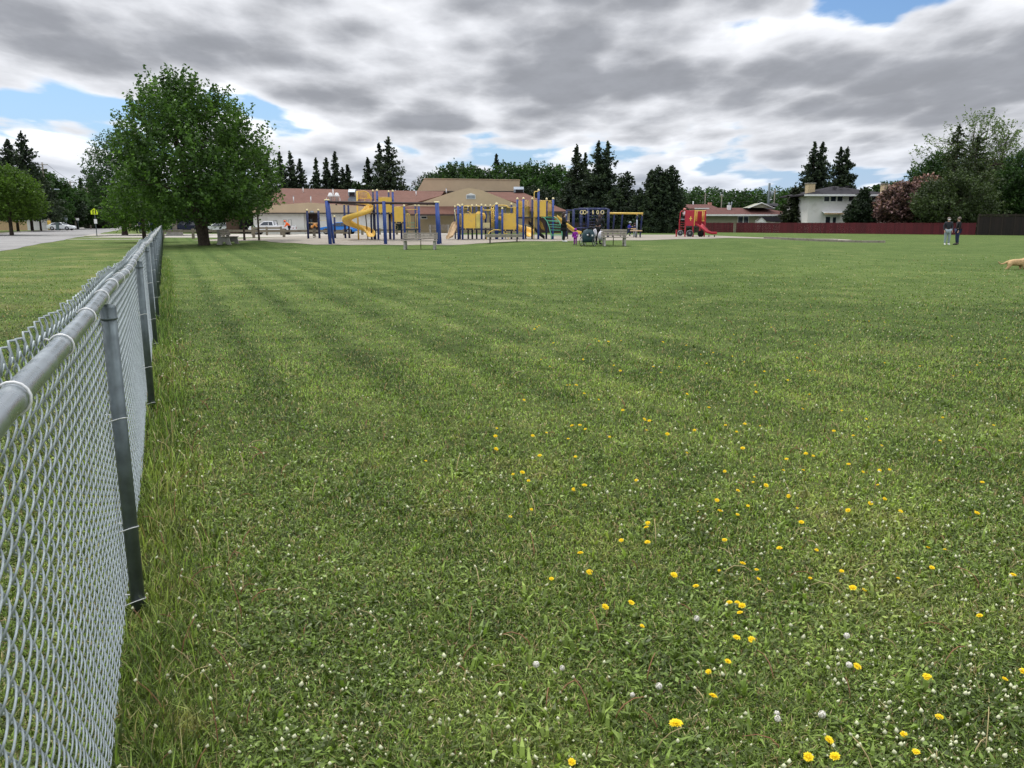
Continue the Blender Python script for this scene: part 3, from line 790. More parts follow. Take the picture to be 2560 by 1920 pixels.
# woven wire: every wire a flattened helix hooked into its neighbours
def weave(ya, yb, n_turn, sides, r, name):
    pitch = .0375; A = .0215; B = .0055; zt = fz+.035; zb = .03
    ds = pitch; turns = (zt-zb)/.075
    nw = int((yb-ya)/(pitch*FD.y)); npt = int(turns*n_turn)+1
    tt = np.arange(npt)/n_turn
    k = np.arange(nw)[:, None]
    ph = 2*np.pi*tt[None, :]+np.pi*(k % 2)
    sx_ = np.sin(ph); xx = A*np.sign(sx_)*np.abs(sx_)**.75 if n_turn > 6 else A*sx_
    dd = B*np.cos(ph)
    along = k*pitch+xx
    zz = zb+tt[None, :]*.075+0*along
    Yc = ya+along*FD.y
    wig = .012*np.sin(Yc*.9)+.008*np.sin(Yc*2.3)
    off = -.0275+dd+0.006*np.sin(Yc*1.7+zz*2.5)
    Px = -1.43-.426*(ya-2.79)+along*FD.x+FN.x*off; Py = ya+along*FD.y+FN.y*off; Pz = zz+wig
    P = np.stack([Px, Py, Pz], -1)                       # nw,npt,3
    T = np.gradient(P, axis=1); T /= np.linalg.norm(T, axis=-1, keepdims=True)
    N0 = np.broadcast_to(np.array([FN.x, FN.y, 0.0]), T.shape)
    N_ = N0-T*np.sum(N0*T, -1, keepdims=True); N_ /= np.linalg.norm(N_, axis=-1, keepdims=True)
    Bn = np.cross(T, N_)
    ang = np.arange(sides)*2*np.pi/sides
    V = P[:, :, None, :]+r*(N_[:, :, None, :]*np.cos(ang)[None, None, :, None]+Bn[:, :, None, :]*np.sin(ang)[None, None, :, None])
    idx = np.arange(nw*npt*sides).reshape(nw, npt, sides)
    a = idx[:, :-1, :]; b = np.roll(idx, -1, 2)[:, :-1, :]; c = np.roll(idx, -1, 2)[:, 1:, :]; d = idx[:, 1:, :]
    F = np.stack([a, b, c, d], -1).reshape(-1, 4)
    return np_obj(name, V.reshape(-1, 3), F, M['wire'], fen, smooth=True), P
def reloc(o):
    o.location = -Vector(fen.location)
o1, P1 = weave(-1.2, 9.0, 12, 6, .0020, 'wire_mesh'); reloc(o1)
o2, _ = weave(9.0, 30.0, 6, 4, .0022, 'wire_mesh'); reloc(o2)
o3, _ = weave(30.0, Y1, 4, 3, .0032, 'wire_mesh'); reloc(o3)
# barbed knuckles above the rail
kn = MB(); rk = random.Random(2)
for i in range(int((30+1.2)/(.0375*FD.y))):
    y = -1.2+i*.0375*FD.y
    if i % 2: continue
    c = fp(y, fz+.03, -.029)
    hgt = .024+rk.uniform(-.008, .007); w = .010
    j = FD*rk.uniform(-.006, .006)
    pts = [c-FD*w+Vector((0, 0, -.01)), c-FD*w*.4+Vector((0, 0, hgt*.6))-FN*.006, c+FD*w*.3+Vector((0, 0, hgt))+j-FN*.008, c+FD*w*1.3+Vector((0, 0, hgt*.98))+j,
           c+FD*w*1.6+Vector((0, 0, hgt*.6))+FN*.004, c+FD*w*.6+Vector((0, 0, hgt*.15))+FN*.004, c+FD*w*1.4+Vector((0, 0, -.012))]
    kn.tube(pts, .0023 if y < 9 else .003, 5 if y < 9 else 3)
kn.build('knuckles', M['wire'], fen)['kind'] = 'stuff'
# ------------------------------------------------------------------ trees
def leaf_quads(P, D, size, rng, up=0.35):
    """P (n,3) centres, D unused bias; rhombic leaf faces with random normals"""
    n = len(P)
    a = rng.normal(0, 1, (n, 3)); a[:, 2] *= .7; a /= np.linalg.norm(a, axis=1, keepdims=True)
    b = rng.normal(0, 1, (n, 3)); b -= a*np.sum(a*b, 1, keepdims=True); b /= np.linalg.norm(b, axis=1, keepdims=True)
    s = size*rng.uniform(.6, 1.3, (n, 1))
    V = np.stack([P-a*s, P+b*s*.55, P+a*s, P-b*s*.55], 1)
    return V.reshape(-1, 3), np.arange(n*4).reshape(-1, 4)
def trunk_mesh(name, m, parent, base, segs):
    mb = MB()
    for pts, rr, n in segs: mb.tube(pts, rr, n)
    return mb.build(name, m, parent, local=True)
def branch(p, q, sag, rs, n=5):
    p, q = Vector(p), Vector(q); o = []
    for i in range(n+1):
        t_ = i/n; v = p.lerp(q, t_); v.z += sag*4*t_*(1-t_)
        if 0 < i < n: v += Vector((rs.uniform(-1, 1), rs.uniform(-1, 1), rs.uniform(-1, 1)))*.05*(q-p).length/n
        o.append(v)
    return o
def deciduous(name, label, cat, loc, H, Rr, z0, twigs, lpt, leaf, m, seed, prof=None, tw=(.7, 1.3), trunks=1, tr=.28, group=None, upw=.9, gap=.0, lean=(0, 0), bark='bark', sparse=False, limbs=16, ysq=1.0):
    rg = np.random.default_rng(seed); rs = random.Random(seed)
    t_ = thing(name, label, cat, loc, group)
    prof = prof or [(0, .5), (.1, .82), (.3, 1.0), (.5, .96), (.7, .80), (.85, .56), (.95, .30), (1, .08)]
    zs = [p[0] for p in prof]; rrs = [p[1] for p in prof]
    zn = rg.uniform(0, 1, twigs*2); w = np.interp(zn, zs, rrs)
    k = rg.uniform(0, 1, twigs*2) < w**1.3+.05; zn = zn[k][:twigs]; n = len(zn)
    th = rg.uniform(0, 2*np.pi, n); rf = rg.uniform(0, 1, n)**.42
    bump = 1+.15*np.sin(th*3+seed+zn*4)+.12*np.sin(th*5+zn*9+seed*2)
    rad = np.interp(zn, zs, rrs)*Rr*rf*bump
    P = np.stack([rad*np.cos(th)+lean[0]*zn, rad*np.sin(th)*ysq+lean[1]*zn, z0+(H-z0)*zn*.95], 1)
    if gap > 0:
        nv = np.array([mnoise.noise(Vector(p)*(2.6/Rr)+Vector((seed, 0, 0))) for p in P]); kk = nv > (-.35+gap)
        P, zn, th, rf = P[kk], zn[kk], th[kk], rf[kk]; n = len(P)
    out = np.stack([np.cos(th), np.sin(th), np.zeros(n)], 1)*(1.15-zn*.8)[:, None]
    D = out+np.array([0, 0, 1.0])*upw*(0.35+zn)[:, None]+rg.normal(0, .35, (n, 3)); D /= np.linalg.norm(D, axis=1, keepdims=True)
    Lt = rg.uniform(*tw, n)
    tt = rg.uniform(0, 1, (n, lpt)); spread = .13*(1.05-tt*.85)
    Lp = P[:, None, :]+D[:, None, :]*(tt*Lt[:, None])[..., None]+rg.normal(0, 1, (n, lpt, 3))*(spread*(tw[1]))[..., None]
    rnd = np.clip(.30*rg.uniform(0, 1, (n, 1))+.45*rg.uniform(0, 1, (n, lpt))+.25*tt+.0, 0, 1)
    V, F = leaf_quads(Lp.reshape(-1, 3), None, leaf, rg)
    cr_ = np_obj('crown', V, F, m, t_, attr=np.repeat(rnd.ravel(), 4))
    segs = []; fork = z0+(H-z0)*.12
    ends = []
    for i in range(trunks):
        a = 6.283*i/max(1, trunks)+.5; o_ = 0 if trunks == 1 else tr*.55
        b0 = Vector((math.cos(a)*o_, math.sin(a)*o_*.6, -.1)); q = Vector((math.cos(a)*o_*2.2+lean[0]*.3, math.sin(a)*o_*2.2, fork+rs.uniform(.0, .5)))
        top = Vector((q.x*1.8+lean[0]*.8, q.y*1.8, z0+(H-z0)*.8))
        r0 = tr/(1 if trunks == 1 else 1.5)
        segs.append(([b0, b0.lerp(q, .04), b0.lerp(q, .2), b0.lerp(q, .6), q, q.lerp(top, .4), q.lerp(top, .75), top], [r0*1.6, r0*1.3, r0*1.05, r0*.95, r0*.85, r0*.5, r0*.28, r0*.05], 10))
        ends.append((q, top, r0))
    idx = rg.choice(n, min(n, limbs*3 if sparse else limbs), replace=False)
    for j in idx:
        q, top, r0 = ends[rs.randrange(len(ends))]; e = Vector(P[j]); f = min(.9, max(0, (e.z-q.z)/(top.z-q.z)-.25))
        s_ = q.lerp(top, f); r1 = r0*.42*(1-f*.7)
        segs.append((branch(s_, e+Vector(D[j])*.5, .08*(e-s_).length, rs), [r1, r1*.8, r1*.6, r1*.4, r1*.25, .01], 5))
    if sparse:
        for j in range(0, n):
            e = Vector(P[j]); segs.append(([e-Vector(D[j])*Lt[j]*.8, e+Vector(D[j])*Lt[j]], [.018, .006], 3))
    trunk_mesh('trunk', M[bark], t_, loc, segs)
    return t_
def conifer(name, label, loc, H, Rr, seed, z0=.6, group=None, m='lf_con', dens=1.0, leaf=.16, droop=.25, power=.85, tops=1, cat='tree', ragged=.3, rise=0.0):
    rg = np.random.default_rng(seed); rs = random.Random(seed)
    t_ = thing(name, label, cat, loc, group); Ps = []; Rn = []; segs = []
    for tp in range(tops):
        ox = (tp-(tops-1)/2)*Rr*.26; Ht = H*(1 if tp == 0 else 1-.03*((tp*7+seed) % 3)); k0 = 1.0 if tops == 1 else .95
        segs.append(([(ox*.4, 0, -.1), (ox*.8, 0, Ht*.3), (ox, 0, Ht*.7), (ox, 0, Ht)], [H*.016, H*.012, H*.006, .015], 7))
        z = z0; dz = max(.18, H*.019)
        while z < Ht-.1:
            f = 1-(z-z0)/(Ht-z0); base = Rr*k0*(f**power)*(1-.25*ss(.85, 1, f))+.08
            nb = int(5+5*f)
            for b in range(nb):
                a = rg.uniform(0, 6.283); L = base*rg.uniform(1-ragged*1.6, 1+ragged*.6); 
                if L < .1: L = .1
                nn = max(5, int(L*18*dens)); tt = rg.uniform(.05, 1, nn)**.8
                zz = z+rise*L*tt+tt*L*(.22*(1-f))-droop*L*tt**1.6*(.5+f)+.30*droop*L*np.maximum(0, tt-.75)*4
                w = .16*L*(1-tt*.75)+.05
                x = np.cos(a)*L*tt+rg.normal(0, 1, nn)*w*.75*abs(np.sin(a))+rg.normal(0, .03, nn); y = np.sin(a)*L*tt+rg.normal(0, 1, nn)*w*.75*abs(np.cos(a))
                Ps.append(np.stack([x+ox*(.3+.7*z/Ht), y, zz-np.abs(rg.normal(0, .16*min(1.3, L), nn))+rg.normal(0, .07, nn)], 1))
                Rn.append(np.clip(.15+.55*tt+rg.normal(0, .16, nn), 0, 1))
                if b % 3 == 0 and L > .5:
                    segs.append(([(ox*(.3+.7*z/Ht), 0, z), (ox+math.cos(a)*L*.85, math.sin(a)*L*.85, z+rise*L*.85-droop*L*.6*(.5+f))], [.03*H/12, .008], 3))
            z += dz*rg.uniform(.7, 1.3)
        Ps.append(np.stack([ox+rg.normal(0, .05, 30), rg.normal(0, .05, 30), Ht-rg.uniform(-.1, .9, 30)], 1)); Rn.append(rg.uniform(.2, .7, 30))
    P = np.concatenate(Ps); rr = np.concatenate(Rn)
    V, F = leaf_quads(P, None, leaf, rg)
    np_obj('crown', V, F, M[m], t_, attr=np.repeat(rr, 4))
    trunk_mesh('trunk', M['bark'], t_, loc, segs)
    return t_

# the big maple near the fence end
mx_, my_ = wx(507, 50), 50
deciduous('maple_tree', 'big round dark green maple with thick split trunk near the fence end', 'tree',
          (mx_, my_, h(mx_, my_)), 9.7, 4.05, 1.3, 2400, 25, .105, M['lf_maple'], 11,
          prof=[(0, .48), (.06, .74), (.16, .96), (.32, 1.0), (.5, .98), (.66, .88), (.78, .74), (.88, .54), (1, .24)], tw=(.8, 1.65), trunks=3, tr=.27, upw=1.6, gap=.12, lean=(-.95, 0), limbs=60)
def dec(u, vt, Y, Rr, lab, m='lf_mid', z0=None, name='broadleaf_tree', cat='tree', group=None, seed=None, dens=1.0, leaf=None, **kw):
    x = wx(u, Y, vt*.5+285); H_ = wz(vt, Y)-h(x, Y); z0 = H_*.16 if z0 is None else z0
    seed = seed if seed is not None else int(u+vt)
    px_m = 800/Y; leaf = leaf or max(.09, 1.15/px_m)
    tw_n = int(dens*min(1500, 26*(Rr*px_m)*(H_*px_m)/(px_m*px_m)*3.2)); tw_n = max(150, tw_n)
    return deciduous(name, lab, cat, (x, Y, h(x, Y)), H_, Rr, z0, tw_n, 13, leaf, M[m], seed, tw=(.10*H_, .16*H_), tr=kw.pop('tr', .026*H_), group=group, limbs=14, **kw)
def con(u, vt, Y, Rr, lab, seed=None, group=None, **kw):
    if u < 90 and 'z0' not in kw: kw['z0'] = 3.3
    x = wx(u, Y, vt); H_ = wz(vt, Y)-h(x, Y)
    return conifer('spruce_tree', lab, (x, Y, h(x, Y)), H_, Rr, seed if seed is not None else int(u*3+vt), group=group, **{'leaf': max(.12, 1.35*Y/800), 'dens': min(1.6, 95/Y*1.25), **kw})
dec(352, 418, 61, 2.3, 'smaller bright green tree crowding the left side of the big maple', 'lf_light', z0=.9, upw=.3)
dec(300, 340, 95, 3.6, 'looser dark tree behind the left edge of the big maple', 'lf_mid', z0=2.2, gap=.12)
dec(606, 468, 60, 1.7, 'low bright green tree at the right foot of the big maple', 'lf_light', z0=2.3, upw=.5, tr=.07)
dec(640, 372, 56, 1.2, 'slender loose tree against the right side of the big maple', 'lf_maple', z0=2.6, gap=.1, tr=.06, leaf=.10)
dec(395, 480, 92, 5.0, 'spreading dark tree beyond the fence end in the shade of the maple', 'lf_dark', z0=1.6)
dec(500, 470, 118, 5.5, 'dark broad tree behind the maple trunk over parked cars', 'lf_dark', z0=2.0)
# left side of the street
con(18, 349, 128, 5.6, 'dark spruce at the left edge beside the tallest spruce of the street')
con(52, 328, 132, 5.6, 'tallest dark spruce on the left side of the street', ragged=.4)
con(84, 412, 138, 4.6, 'dark shaggy spruce to the right of the tallest street spruce')
con(-40, 360, 120, 4.2, 'dark spruce cut off by the left edge of the view')
dec(18, 415, 92, 3.3, 'bright yellow green tree in front of the spruces at the left edge', 'lf_olive', z0=1.7, upw=.3)
dec(-50, 440, 96, 3.4, 'yellow green tree mostly beyond the left edge', 'lf_olive', z0=1.7)
dec(120, 436, 160, 4.6, 'round green tree behind the leaning lamp pole', 'lf_mid', z0=1.5)
con(100, 450, 166, 3.4, 'dark spruce behind the base of the lamp pole')
dec(148, 468, 165, 4.4, 'dark broad tree over the white car across the street', 'lf_dark', z0=1.4)
dec(190, 476, 175, 4.6, 'sunny green tree between the second and third utility poles', 'lf_mid', z0=1.0)
con(200, 446, 215, 2.9, 'small pointed spruce rising above the sunny tree down the street')
t_ = con(226, 438, 190, 3.3, 'tall narrow dark evergreen by the street just left of the big maple', m='lf_cedar', power=.5, ragged=.15)
con(255, 475, 200, 3.0, 'dark evergreen behind the fourth utility pole')
dec(275, 520, 300, 7, 'pale green far tree where the street ends', 'lf_light', z0=1.0)
dec(305, 512, 330, 8, 'sunlit far tree at the end of the street beneath the maple', 'lf_light', z0=1.0)
dec(210, 525, 260, 7, 'dark far tree low behind the utility poles', 'lf_dark', z0=.5)
dec(350, 505, 240, 8, 'dim far tree behind the stop sign', 'lf_dark', z0=1.0)
dec(440, 515, 170, 8, 'dim broad tree far behind the maple trunk to the left', 'lf_dark', z0=1.2)
dec(575, 500, 180, 8, 'dim broad tree far behind the maple to the right', 'lf_dark', z0=1.2)
# spruces behind the school
G = 'spruces in a row behind the school roof'
for u, vt, r, lab in [(668, 410, 3.0, 'spruce half hidden by the maple, leftmost behind the school'), (698, 381, 3.3, 'second spruce from the maple behind the brown roof'),
                      (724, 378, 3.0, 'tall narrow spruce, third from the maple behind the brown roof'), (749, 398, 3.0, 'spruce left of the gap in the row behind the school'),
                      (789, 396, 2.8, 'spruce right of the gap in the row behind the school'), (815, 395, 2.7, 'spruce between two taller ones above the roof vents'),
                      (837, 380, 2.9, 'tall spruce directly above the twin roof vents'), (856, 420, 2.2, 'short spruce tucked beside the tall one over the vents'),
                      (868, 413, 3.0, 'short dense spruce at the right end of the group over the vents'), (919, 396, 3.2, 'thin spruce left of the tallest pair over the yellow tower'),
                      (947, 357, 3.2, 'thin grey green spruce just left of the tallest one behind the school')]:
    con(u, vt, 148, r, lab, group=G, ragged=.42)
con(971, 342, 140, 5.6, 'tallest wide ragged spruce behind the school with long right branches', ragged=.6, group=G, rise=.12)
dec(893, 462, 160, 2.4, 'small green tree between spruces behind the rooftop unit', 'lf_mid', z0=1)
con(1241, 386, 150, 2.9, 'lone pointed spruce behind the gymnasium roof', ragged=.2)
G = 'leafy trees behind the gymnasium'
for u, vt, r, lab, mm in [(1110, 425, 5.2, 'left part of the leafy clump above the gymnasium', 'lf_mid'), (1150, 410, 6.2, 'middle of the leafy clump above the gymnasium', 'lf_mid'), (1182, 424, 4.2, 'right part of the leafy clump above the gymnasium', 'lf_mid'),
                      (1268, 412, 6.0, 'leafy tree right behind the lone pointed spruce', 'lf_mid'), (1305, 424, 6.0, 'leafy tree above the right rooftop unit', 'lf_mid'), (1342, 410, 6.6, 'tallest leafy tree between the gymnasium and the dark spruces', 'lf_mid'), (1385, 420, 5.6, 'leafy tree touching the left dark spruce', 'lf_mid')]:
    dec(u, vt, 150, r, lab, mm, z0=2, group=G, gap=.06)
dec(1330, 470, 130, 5.5, 'darker leafy tree low behind the right end of the school', 'lf_dark', z0=1)
# bare tree
def bare(u, vt, Y, Rr, lab):
    x = wx(u, Y); rs = random.Random(4); t_ = thing('bare_tree', lab, 'tree', (x, Y, 0)); H_ = wz(vt, Y); segs = []
    def rec(p, d, L, r, k):
        q = p+d*L; segs.append(([p, p.lerp(q, .5)+Vector((rs.uniform(-1, 1), 0, rs.uniform(-1, 1)))*L*.05, q], [r, r*.8, r*.6], 4))
        if k == 0: return
        for i in range(3 if k > 1 else 4):
            nd = (d+Vector((rs.uniform(-1, 1), rs.uniform(-1, 1), rs.uniform(-.3, .6)))*.55).normalized(); rec(q, nd, L*rs.uniform(.62, .85), r*.6, k-1)
    rec(Vector((0, 0, 0)), Vector((0, 0, 1)), H_*.26, .22, 5)
    segs = [s for s in segs]
    mb = MB()
    for pts, rr, n in segs: mb.tube(pts, [max(.03, q) for q in rr], 3)
    mb.build('branches', mat('grey_bark', S(150, 142, 138), .9), t_, local=True)
bare(1062, 424, 160, 6, 'leafless grey tree behind the gymnasium')
# dark spruces to the right of the school
for u, vt, Y, r, lab, kw in [(1443, 363, 112, 3.4, 'tall dark spruce standing left in the clump right of the school', dict(ragged=.35)), (1464, 383, 116, 2.6, 'thin spruce between the two tall ones right of the school', {}),
                      (1508, 353, 110, 4.5, 'twin topped wide dark spruce, tallest right of the school', dict(tops=2, ragged=.5, rise=.1)), (1420, 470, 106, 3.4, 'low dark spruce behind the woman in black', {}),
                      (1569, 430, 106, 3.3, 'rounded dark spruce right of the twin topped one', dict(power=.6)), (1540, 470, 103, 3.0, 'low dark spruce behind the second swing frame', dict(power=.6)),
                      (1630, 424, 105, 2.7, 'pointed dark spruce left of the many topped one', dict(power=.65)), (1600, 470, 102, 2.6, 'low dark spruce behind the running child', dict(power=.6)),
                      (1664, 415, 104, 3.4, 'many topped dense dark spruce at the right end of the clump', dict(tops=3, power=.62, ragged=.2)), (1690, 470, 103, 2.6, 'low dark spruce just left of the red play structure', dict(power=.6))]:
    con(u, vt, Y, r, lab, z0=.3, group='dark spruces in a clump behind the playground', **kw)
# spruces and trees around the houses
con(2048, 356, 138, 5.2, 'twin topped dark spruce behind the left half of the white house', tops=2, ragged=.4, rise=.08)
con(2111, 368, 140, 4.4, 'twin topped dark spruce behind the middle of the white house', tops=2, ragged=.4, rise=.08)
con(1990, 468, 122, 2.6, 'low dark evergreen hiding the left end of the white house', m='lf_cedar', power=.5)
x = dec(2156, 474, 112, 2.0, 'rounded dark green shrub tree in front of the white house', 'lf_dark', z0=1.0, dens=1.2, gap=.05, prof=[(0, .7), (.15, 1), (.38, .85), (.55, .55), (.75, .28), (1, .06)])
dec(2258, 462, 108.5, 3.3, 'broad pink blossoming crabapple in front of the white house', 'lf_pink', z0=1.3, dens=1.7, name='crabapple_tree', prof=[(0, .5), (.2, .9), (.45, 1.), (.7, .8), (.9, .5), (1, .2)])
dec(2316, 444, 109, 2.9, 'taller dusky pink crabapple behind the broad one', 'lf_pink', z0=1.6, dens=1.3, name='crabapple_tree')
con(2399, 313, 104, 5.2, 'big dark pointed evergreen behind the two standing people', m='lf_pine', dens=.62, ragged=.6, power=.75, z0=1.5)
con(2446, 340, 106, 4.6, 'second dark evergreen to the right of the big pointed one', m='lf_pine', dens=.62, ragged=.5, power=.6, z0=1.5)
dec(2345, 390, 112, 4.2, 'dark green broad tree left of the big pointed evergreen', 'lf_mid', z0=1.2, dens=1.3)
dec(2380, 430, 101.5, 4.6, 'low dark tree mass directly over the red fence behind the two people', 'lf_pine', z0=1.3, dens=1.2, gap=.1)
dec(2425, 288, 116, 5.6, 'tall sparse pale leaved poplar topping the big evergreen', 'lf_pale', z0=6.5, sparse=True, dens=.32, gap=.25, bark='bark')
dec(2500, 318, 118, 3.0, 'sparse leaning pale poplar limb tree right of the big evergreen', 'lf_pale', z0=5.0, sparse=True, dens=.30, gap=.3)
dec(2478, 408, 122, 4.6, 'bright green tree behind the start of the dark plank fence', 'lf_mid', z0=1.2, dens=1.3)
dec(2520, 425, 118, 4.0, 'green tree over the dark plank fence near the right edge', 'lf_mid', z0=1.5, dens=1.3)
dec(2570, 376, 108, 4.0, 'dark tree cut by the right edge behind the dark plank fence', 'lf_mid', z0=1.4, dens=1.4)
dec(2620, 410, 112, 4.5, 'green tree just beyond the right edge', 'lf_mid', z0=1.4)
dec(2220, 462, 150, 6, 'leafy tree showing above the right end of the white house roof', 'lf_mid', z0=2)
dec(1975, 500, 135, 2.6, 'small green tree between the bungalow and the white house', 'lf_mid', z0=1)
# far-off wood
def woods(name, lab, u0, u1, vt, Y, m, seed, dens=1.0):
    rg = np.random.default_rng(seed); x0, x1 = wx(u0, Y), wx(u1, Y); H_ = wz(vt, Y); Ps = []; Rn = []
    for row in range(3):
        x = x0
        while x < x1:
            r = rg.uniform(2.4, 4.6); hh = H_*rg.uniform(.80, 1.0)*(1-.06*row); nn = int(620*dens)
            d = rg.normal(0, 1, (nn, 3)); d /= np.linalg.norm(d, axis=1, keepdims=True); d *= rg.uniform(.55, 1, (nn, 1))**.5
            vr = hh*.42; P = np.stack([x+d[:, 0]*r, Y-row*7+d[:, 1]*r, hh-vr+d[:, 2]*vr], 1); P[:, 2] += rg.normal(0, .25, nn)
            q = rg.uniform(0, 1, (nn//3, 3)); P2 = np.stack([x+(q[:, 0]-.5)*2*r, Y-row*7+(q[:, 1]-.5)*3, q[:, 2]*hh*.4], 1)
            P = np.concatenate([P, P2]); Ps.append(P); Rn.append(np.clip(rg.uniform(0, .8, len(P))+rg.uniform(-.12, .22), 0, 1))
            x += rg.uniform(2.0, 4.2)
    P = np.concatenate(Ps); V, F = leaf_quads(P, None, 1.1*Y/800*1.3, rg)
    tag(np_obj(name, V, F, M[m], attr=np.repeat(np.concatenate(Rn), 4)), lab, 'woods', kind='stuff')
woods('far_woods', 'far off poplar wood along the horizon behind the bungalow', 1690, 2020, 464, 230, 'lf_mid', 1)
woods('far_woods', 'far off wood along the horizon behind the white house and right trees', 2020, 2760, 478, 240, 'lf_mid', 2, .7)
woods('far_woods', 'far off wood low behind the school', 560, 1700, 500, 260, 'lf_dark', 3, .5)
woods('far_woods', 'far off wood behind the houses at the left edge', -700, 330, 520, 320, 'lf_dark', 4, .5)
# ------------------------------------------------------------------ the school
def wall(mb, u0, u1, v0, v1, Y, d=.3):
    return mb.box(wx(u0, Y), wx(u1, Y), Y, Y+d, wz(v1, Y), wz(v0, Y))
YS = 105.0
sch = thing('school_building', 'long low school with brown roof, beige gables and a white left wing', 'building', (wx(1000, YS), YS, 0))
XL, XR = wx(634, YS), wx(1400, YS)
x_a, x_b = wx(634, YS), wx(985, YS)
ze = wz(532.6, YS)
w = MB(); dx0, dx1 = wx(600+1183/7.373, YS), wx(600+1480/7.373, YS)
w.box(x_a, dx0, YS, YS+.3, -.2, ze); w.box(dx1, x_b, YS, YS+.3, -.2, ze); w.box(dx0, dx1, YS+1.6, YS+1.8, -.2, ze)
w.box(x_a, x_a+.3, YS+.3, YS+18, -.2, ze); w.box(dx0, dx0+.2, YS+.3, YS+1.6, -.2, ze); w.box(dx1-.2, dx1, YS+.3, YS+1.6, -.2, ze)
wl = w.build('white_wall', M['white_wall'], sch)
d_ = MB(); d_.box(dx0+.25, dx1-.25, YS+1.45, YS+1.58, -.1, ze-.1); d_.build('entrance_frame', M['brown_door'], sch)
for k in range(2):
    xx = (dx0+dx1)/2+(-1.0 if k == 0 else .12)
    dd = MB().box(xx, xx+.9, YS+1.38, YS+1.44, 0, 2.1).build('door', M['brown_door'], sch)
    MB().box(xx+.2, xx+.7, YS+1.35, YS+1.375, 1.0, 1.85).build('pane', M['glass'], dd)
MB().mat(0).lathe((wx(600+1352/7.373, YS), YS-.3, ze+.1), [(.28, -.12), (.36, 0), (.3, .14), (.1, .22)], 12).build('porch_lamp', M['hvac'], sch)
# gable of the white wing (shallow)
g = MB()
pts = [(x_a-.6, ze), (x_b+.2, ze), (wx(905, YS), wz(516, YS)), (wx(778, YS), wz(506.5, YS)), (x_a-.2, wz(517, YS))]
g.prism(pts, YS-.5, YS-.2); g.build('gable', M['beige_metal'], sch)
MB().box(x_a-.62, x_b+.25, YS-.54, YS-.503, ze-.10, ze+.04).build('fascia', M['fascia'], sch)
# main brown roof
YR = 119.0
def rp(u, v, Y): return (wx(u, Y, v), Y, wz(v, Y))
r = MB()
a = rp(590, 518, YS-.15); b = rp(1080, 519, YS-.15); c = rp(1110, 478.5, YR); d = rp(600, 468.5, YR)
r.slab(a, b, c, d, .15)
r.slab(d, c, (c[0], YR+14, 2.4), (d[0], YR+14, 2.4), .15)
r.build('roof', M['roof_brown'], sch)
MB().hexa([(wx(590, YS), YS-.2, wz(524, YS)), (x_a+.6, YS-.55, wz(524, YS)), (x_a+.6, YS+1, wz(524, YS)), (wx(590, YS), YS+1, wz(524, YS)),
           (wx(590, YS), YS-.2, wz(518.5, YS)), (wx(700, YS), YS-.25, wz(511, YS)), (wx(700, YS), YS+1, wz(511, YS)), (wx(590, YS), YS+1, wz(518.5, YS))]).build('lower_roof', M['roof_brown'], sch)
# left dark end
e = MB(); e.box(wx(565, 108), wx(597, 108), 108, 112, -.1, wz(537, 108)); e.build('side_wall', M['brown_wall'], sch)
e = MB()
for k in range(9):
    x = wx(600+k*3.6, 107); e.box(x, x+.06, 107, 107.08, -.1, wz(534, 107))
e.box(wx(598, 107), wx(633, 107), 107.1, 107.2, -.1, wz(534, 107)); e.build('slatted_screen', M['dark'], sch)
# beige front with the big vented gable
YG = 99.0
f = MB(); zf = wz(517, YG)
gx0, gx1 = wx(1004, YG), wx(1320, YG)
f.box(wx(1017, YG), gx1, YG+1.2, YG+1.5, -.1, zf)
f.box(gx1, wx(1424, YG+4), YG+4, YG+4.3, -.1, wz(528, YG+4)); f.box(gx1-.3, gx1, YG+1.5, YG+4, -.1, zf)
f.box(x_b-.3, wx(1017, YG), YG+2.2, YG+2.5, -.1, zf)
f.build('beige_wall', M['beige'], sch)
g = MB(); g.prism([(gx0, zf), (gx1, zf), (wx(1290, YG), wz(509, YG)), (wx(1205, YG), wz(475.5, YG)), (wx(1172, YG), wz(469.5, YG)), (wx(1138, YG), wz(478, YG)), (wx(1040, YG), wz(511, YG))], YG, YG+.3)
g.build('gable', M['beige_metal'], sch)
g = MB(); rt = wx(1172, YG)
zr = wz(469.5, YG)
g.slab((gx0-.3, YG+.302, zf), (rt, YG+.302, zr-.02), (rt, YR+1, zr-.02), (gx0-.3, YR+1, zf), .1); g.slab((rt, YG+.302, zr-.02), (gx1+.3, YG+.302, zf), (gx1+.3, YR+1, zf), (rt, YR+1, zr-.02), .1)
g.build('roof', M['roof_brown'], sch)
lv = MB(); lx0, lx1 = cx(5, 530, YG), cx(5, 672, YG); lz0, lz1 = cz(5, 355, YG), cz(5, 290, YG)
lv.box(lx0, lx1, YG-.06, YG-.002, lz0, lz1); lv.prism([(lx0, lz1+.01), (lx1, lz1+.01), ((lx0+lx1)/2, cz(5, 262, YG))], YG-.05, YG-.002)
lv = lv.build('louvre_vent', M['white'], sch)
q = MB()
for k in range(10): z = lz0+.05+k*(lz1-lz0-.1)/10; q.box(lx0+.05, lx1-.05, YG-.075, YG-.062, z, z+.04)
q.build('louvre_slats', M['hvac'], lv)
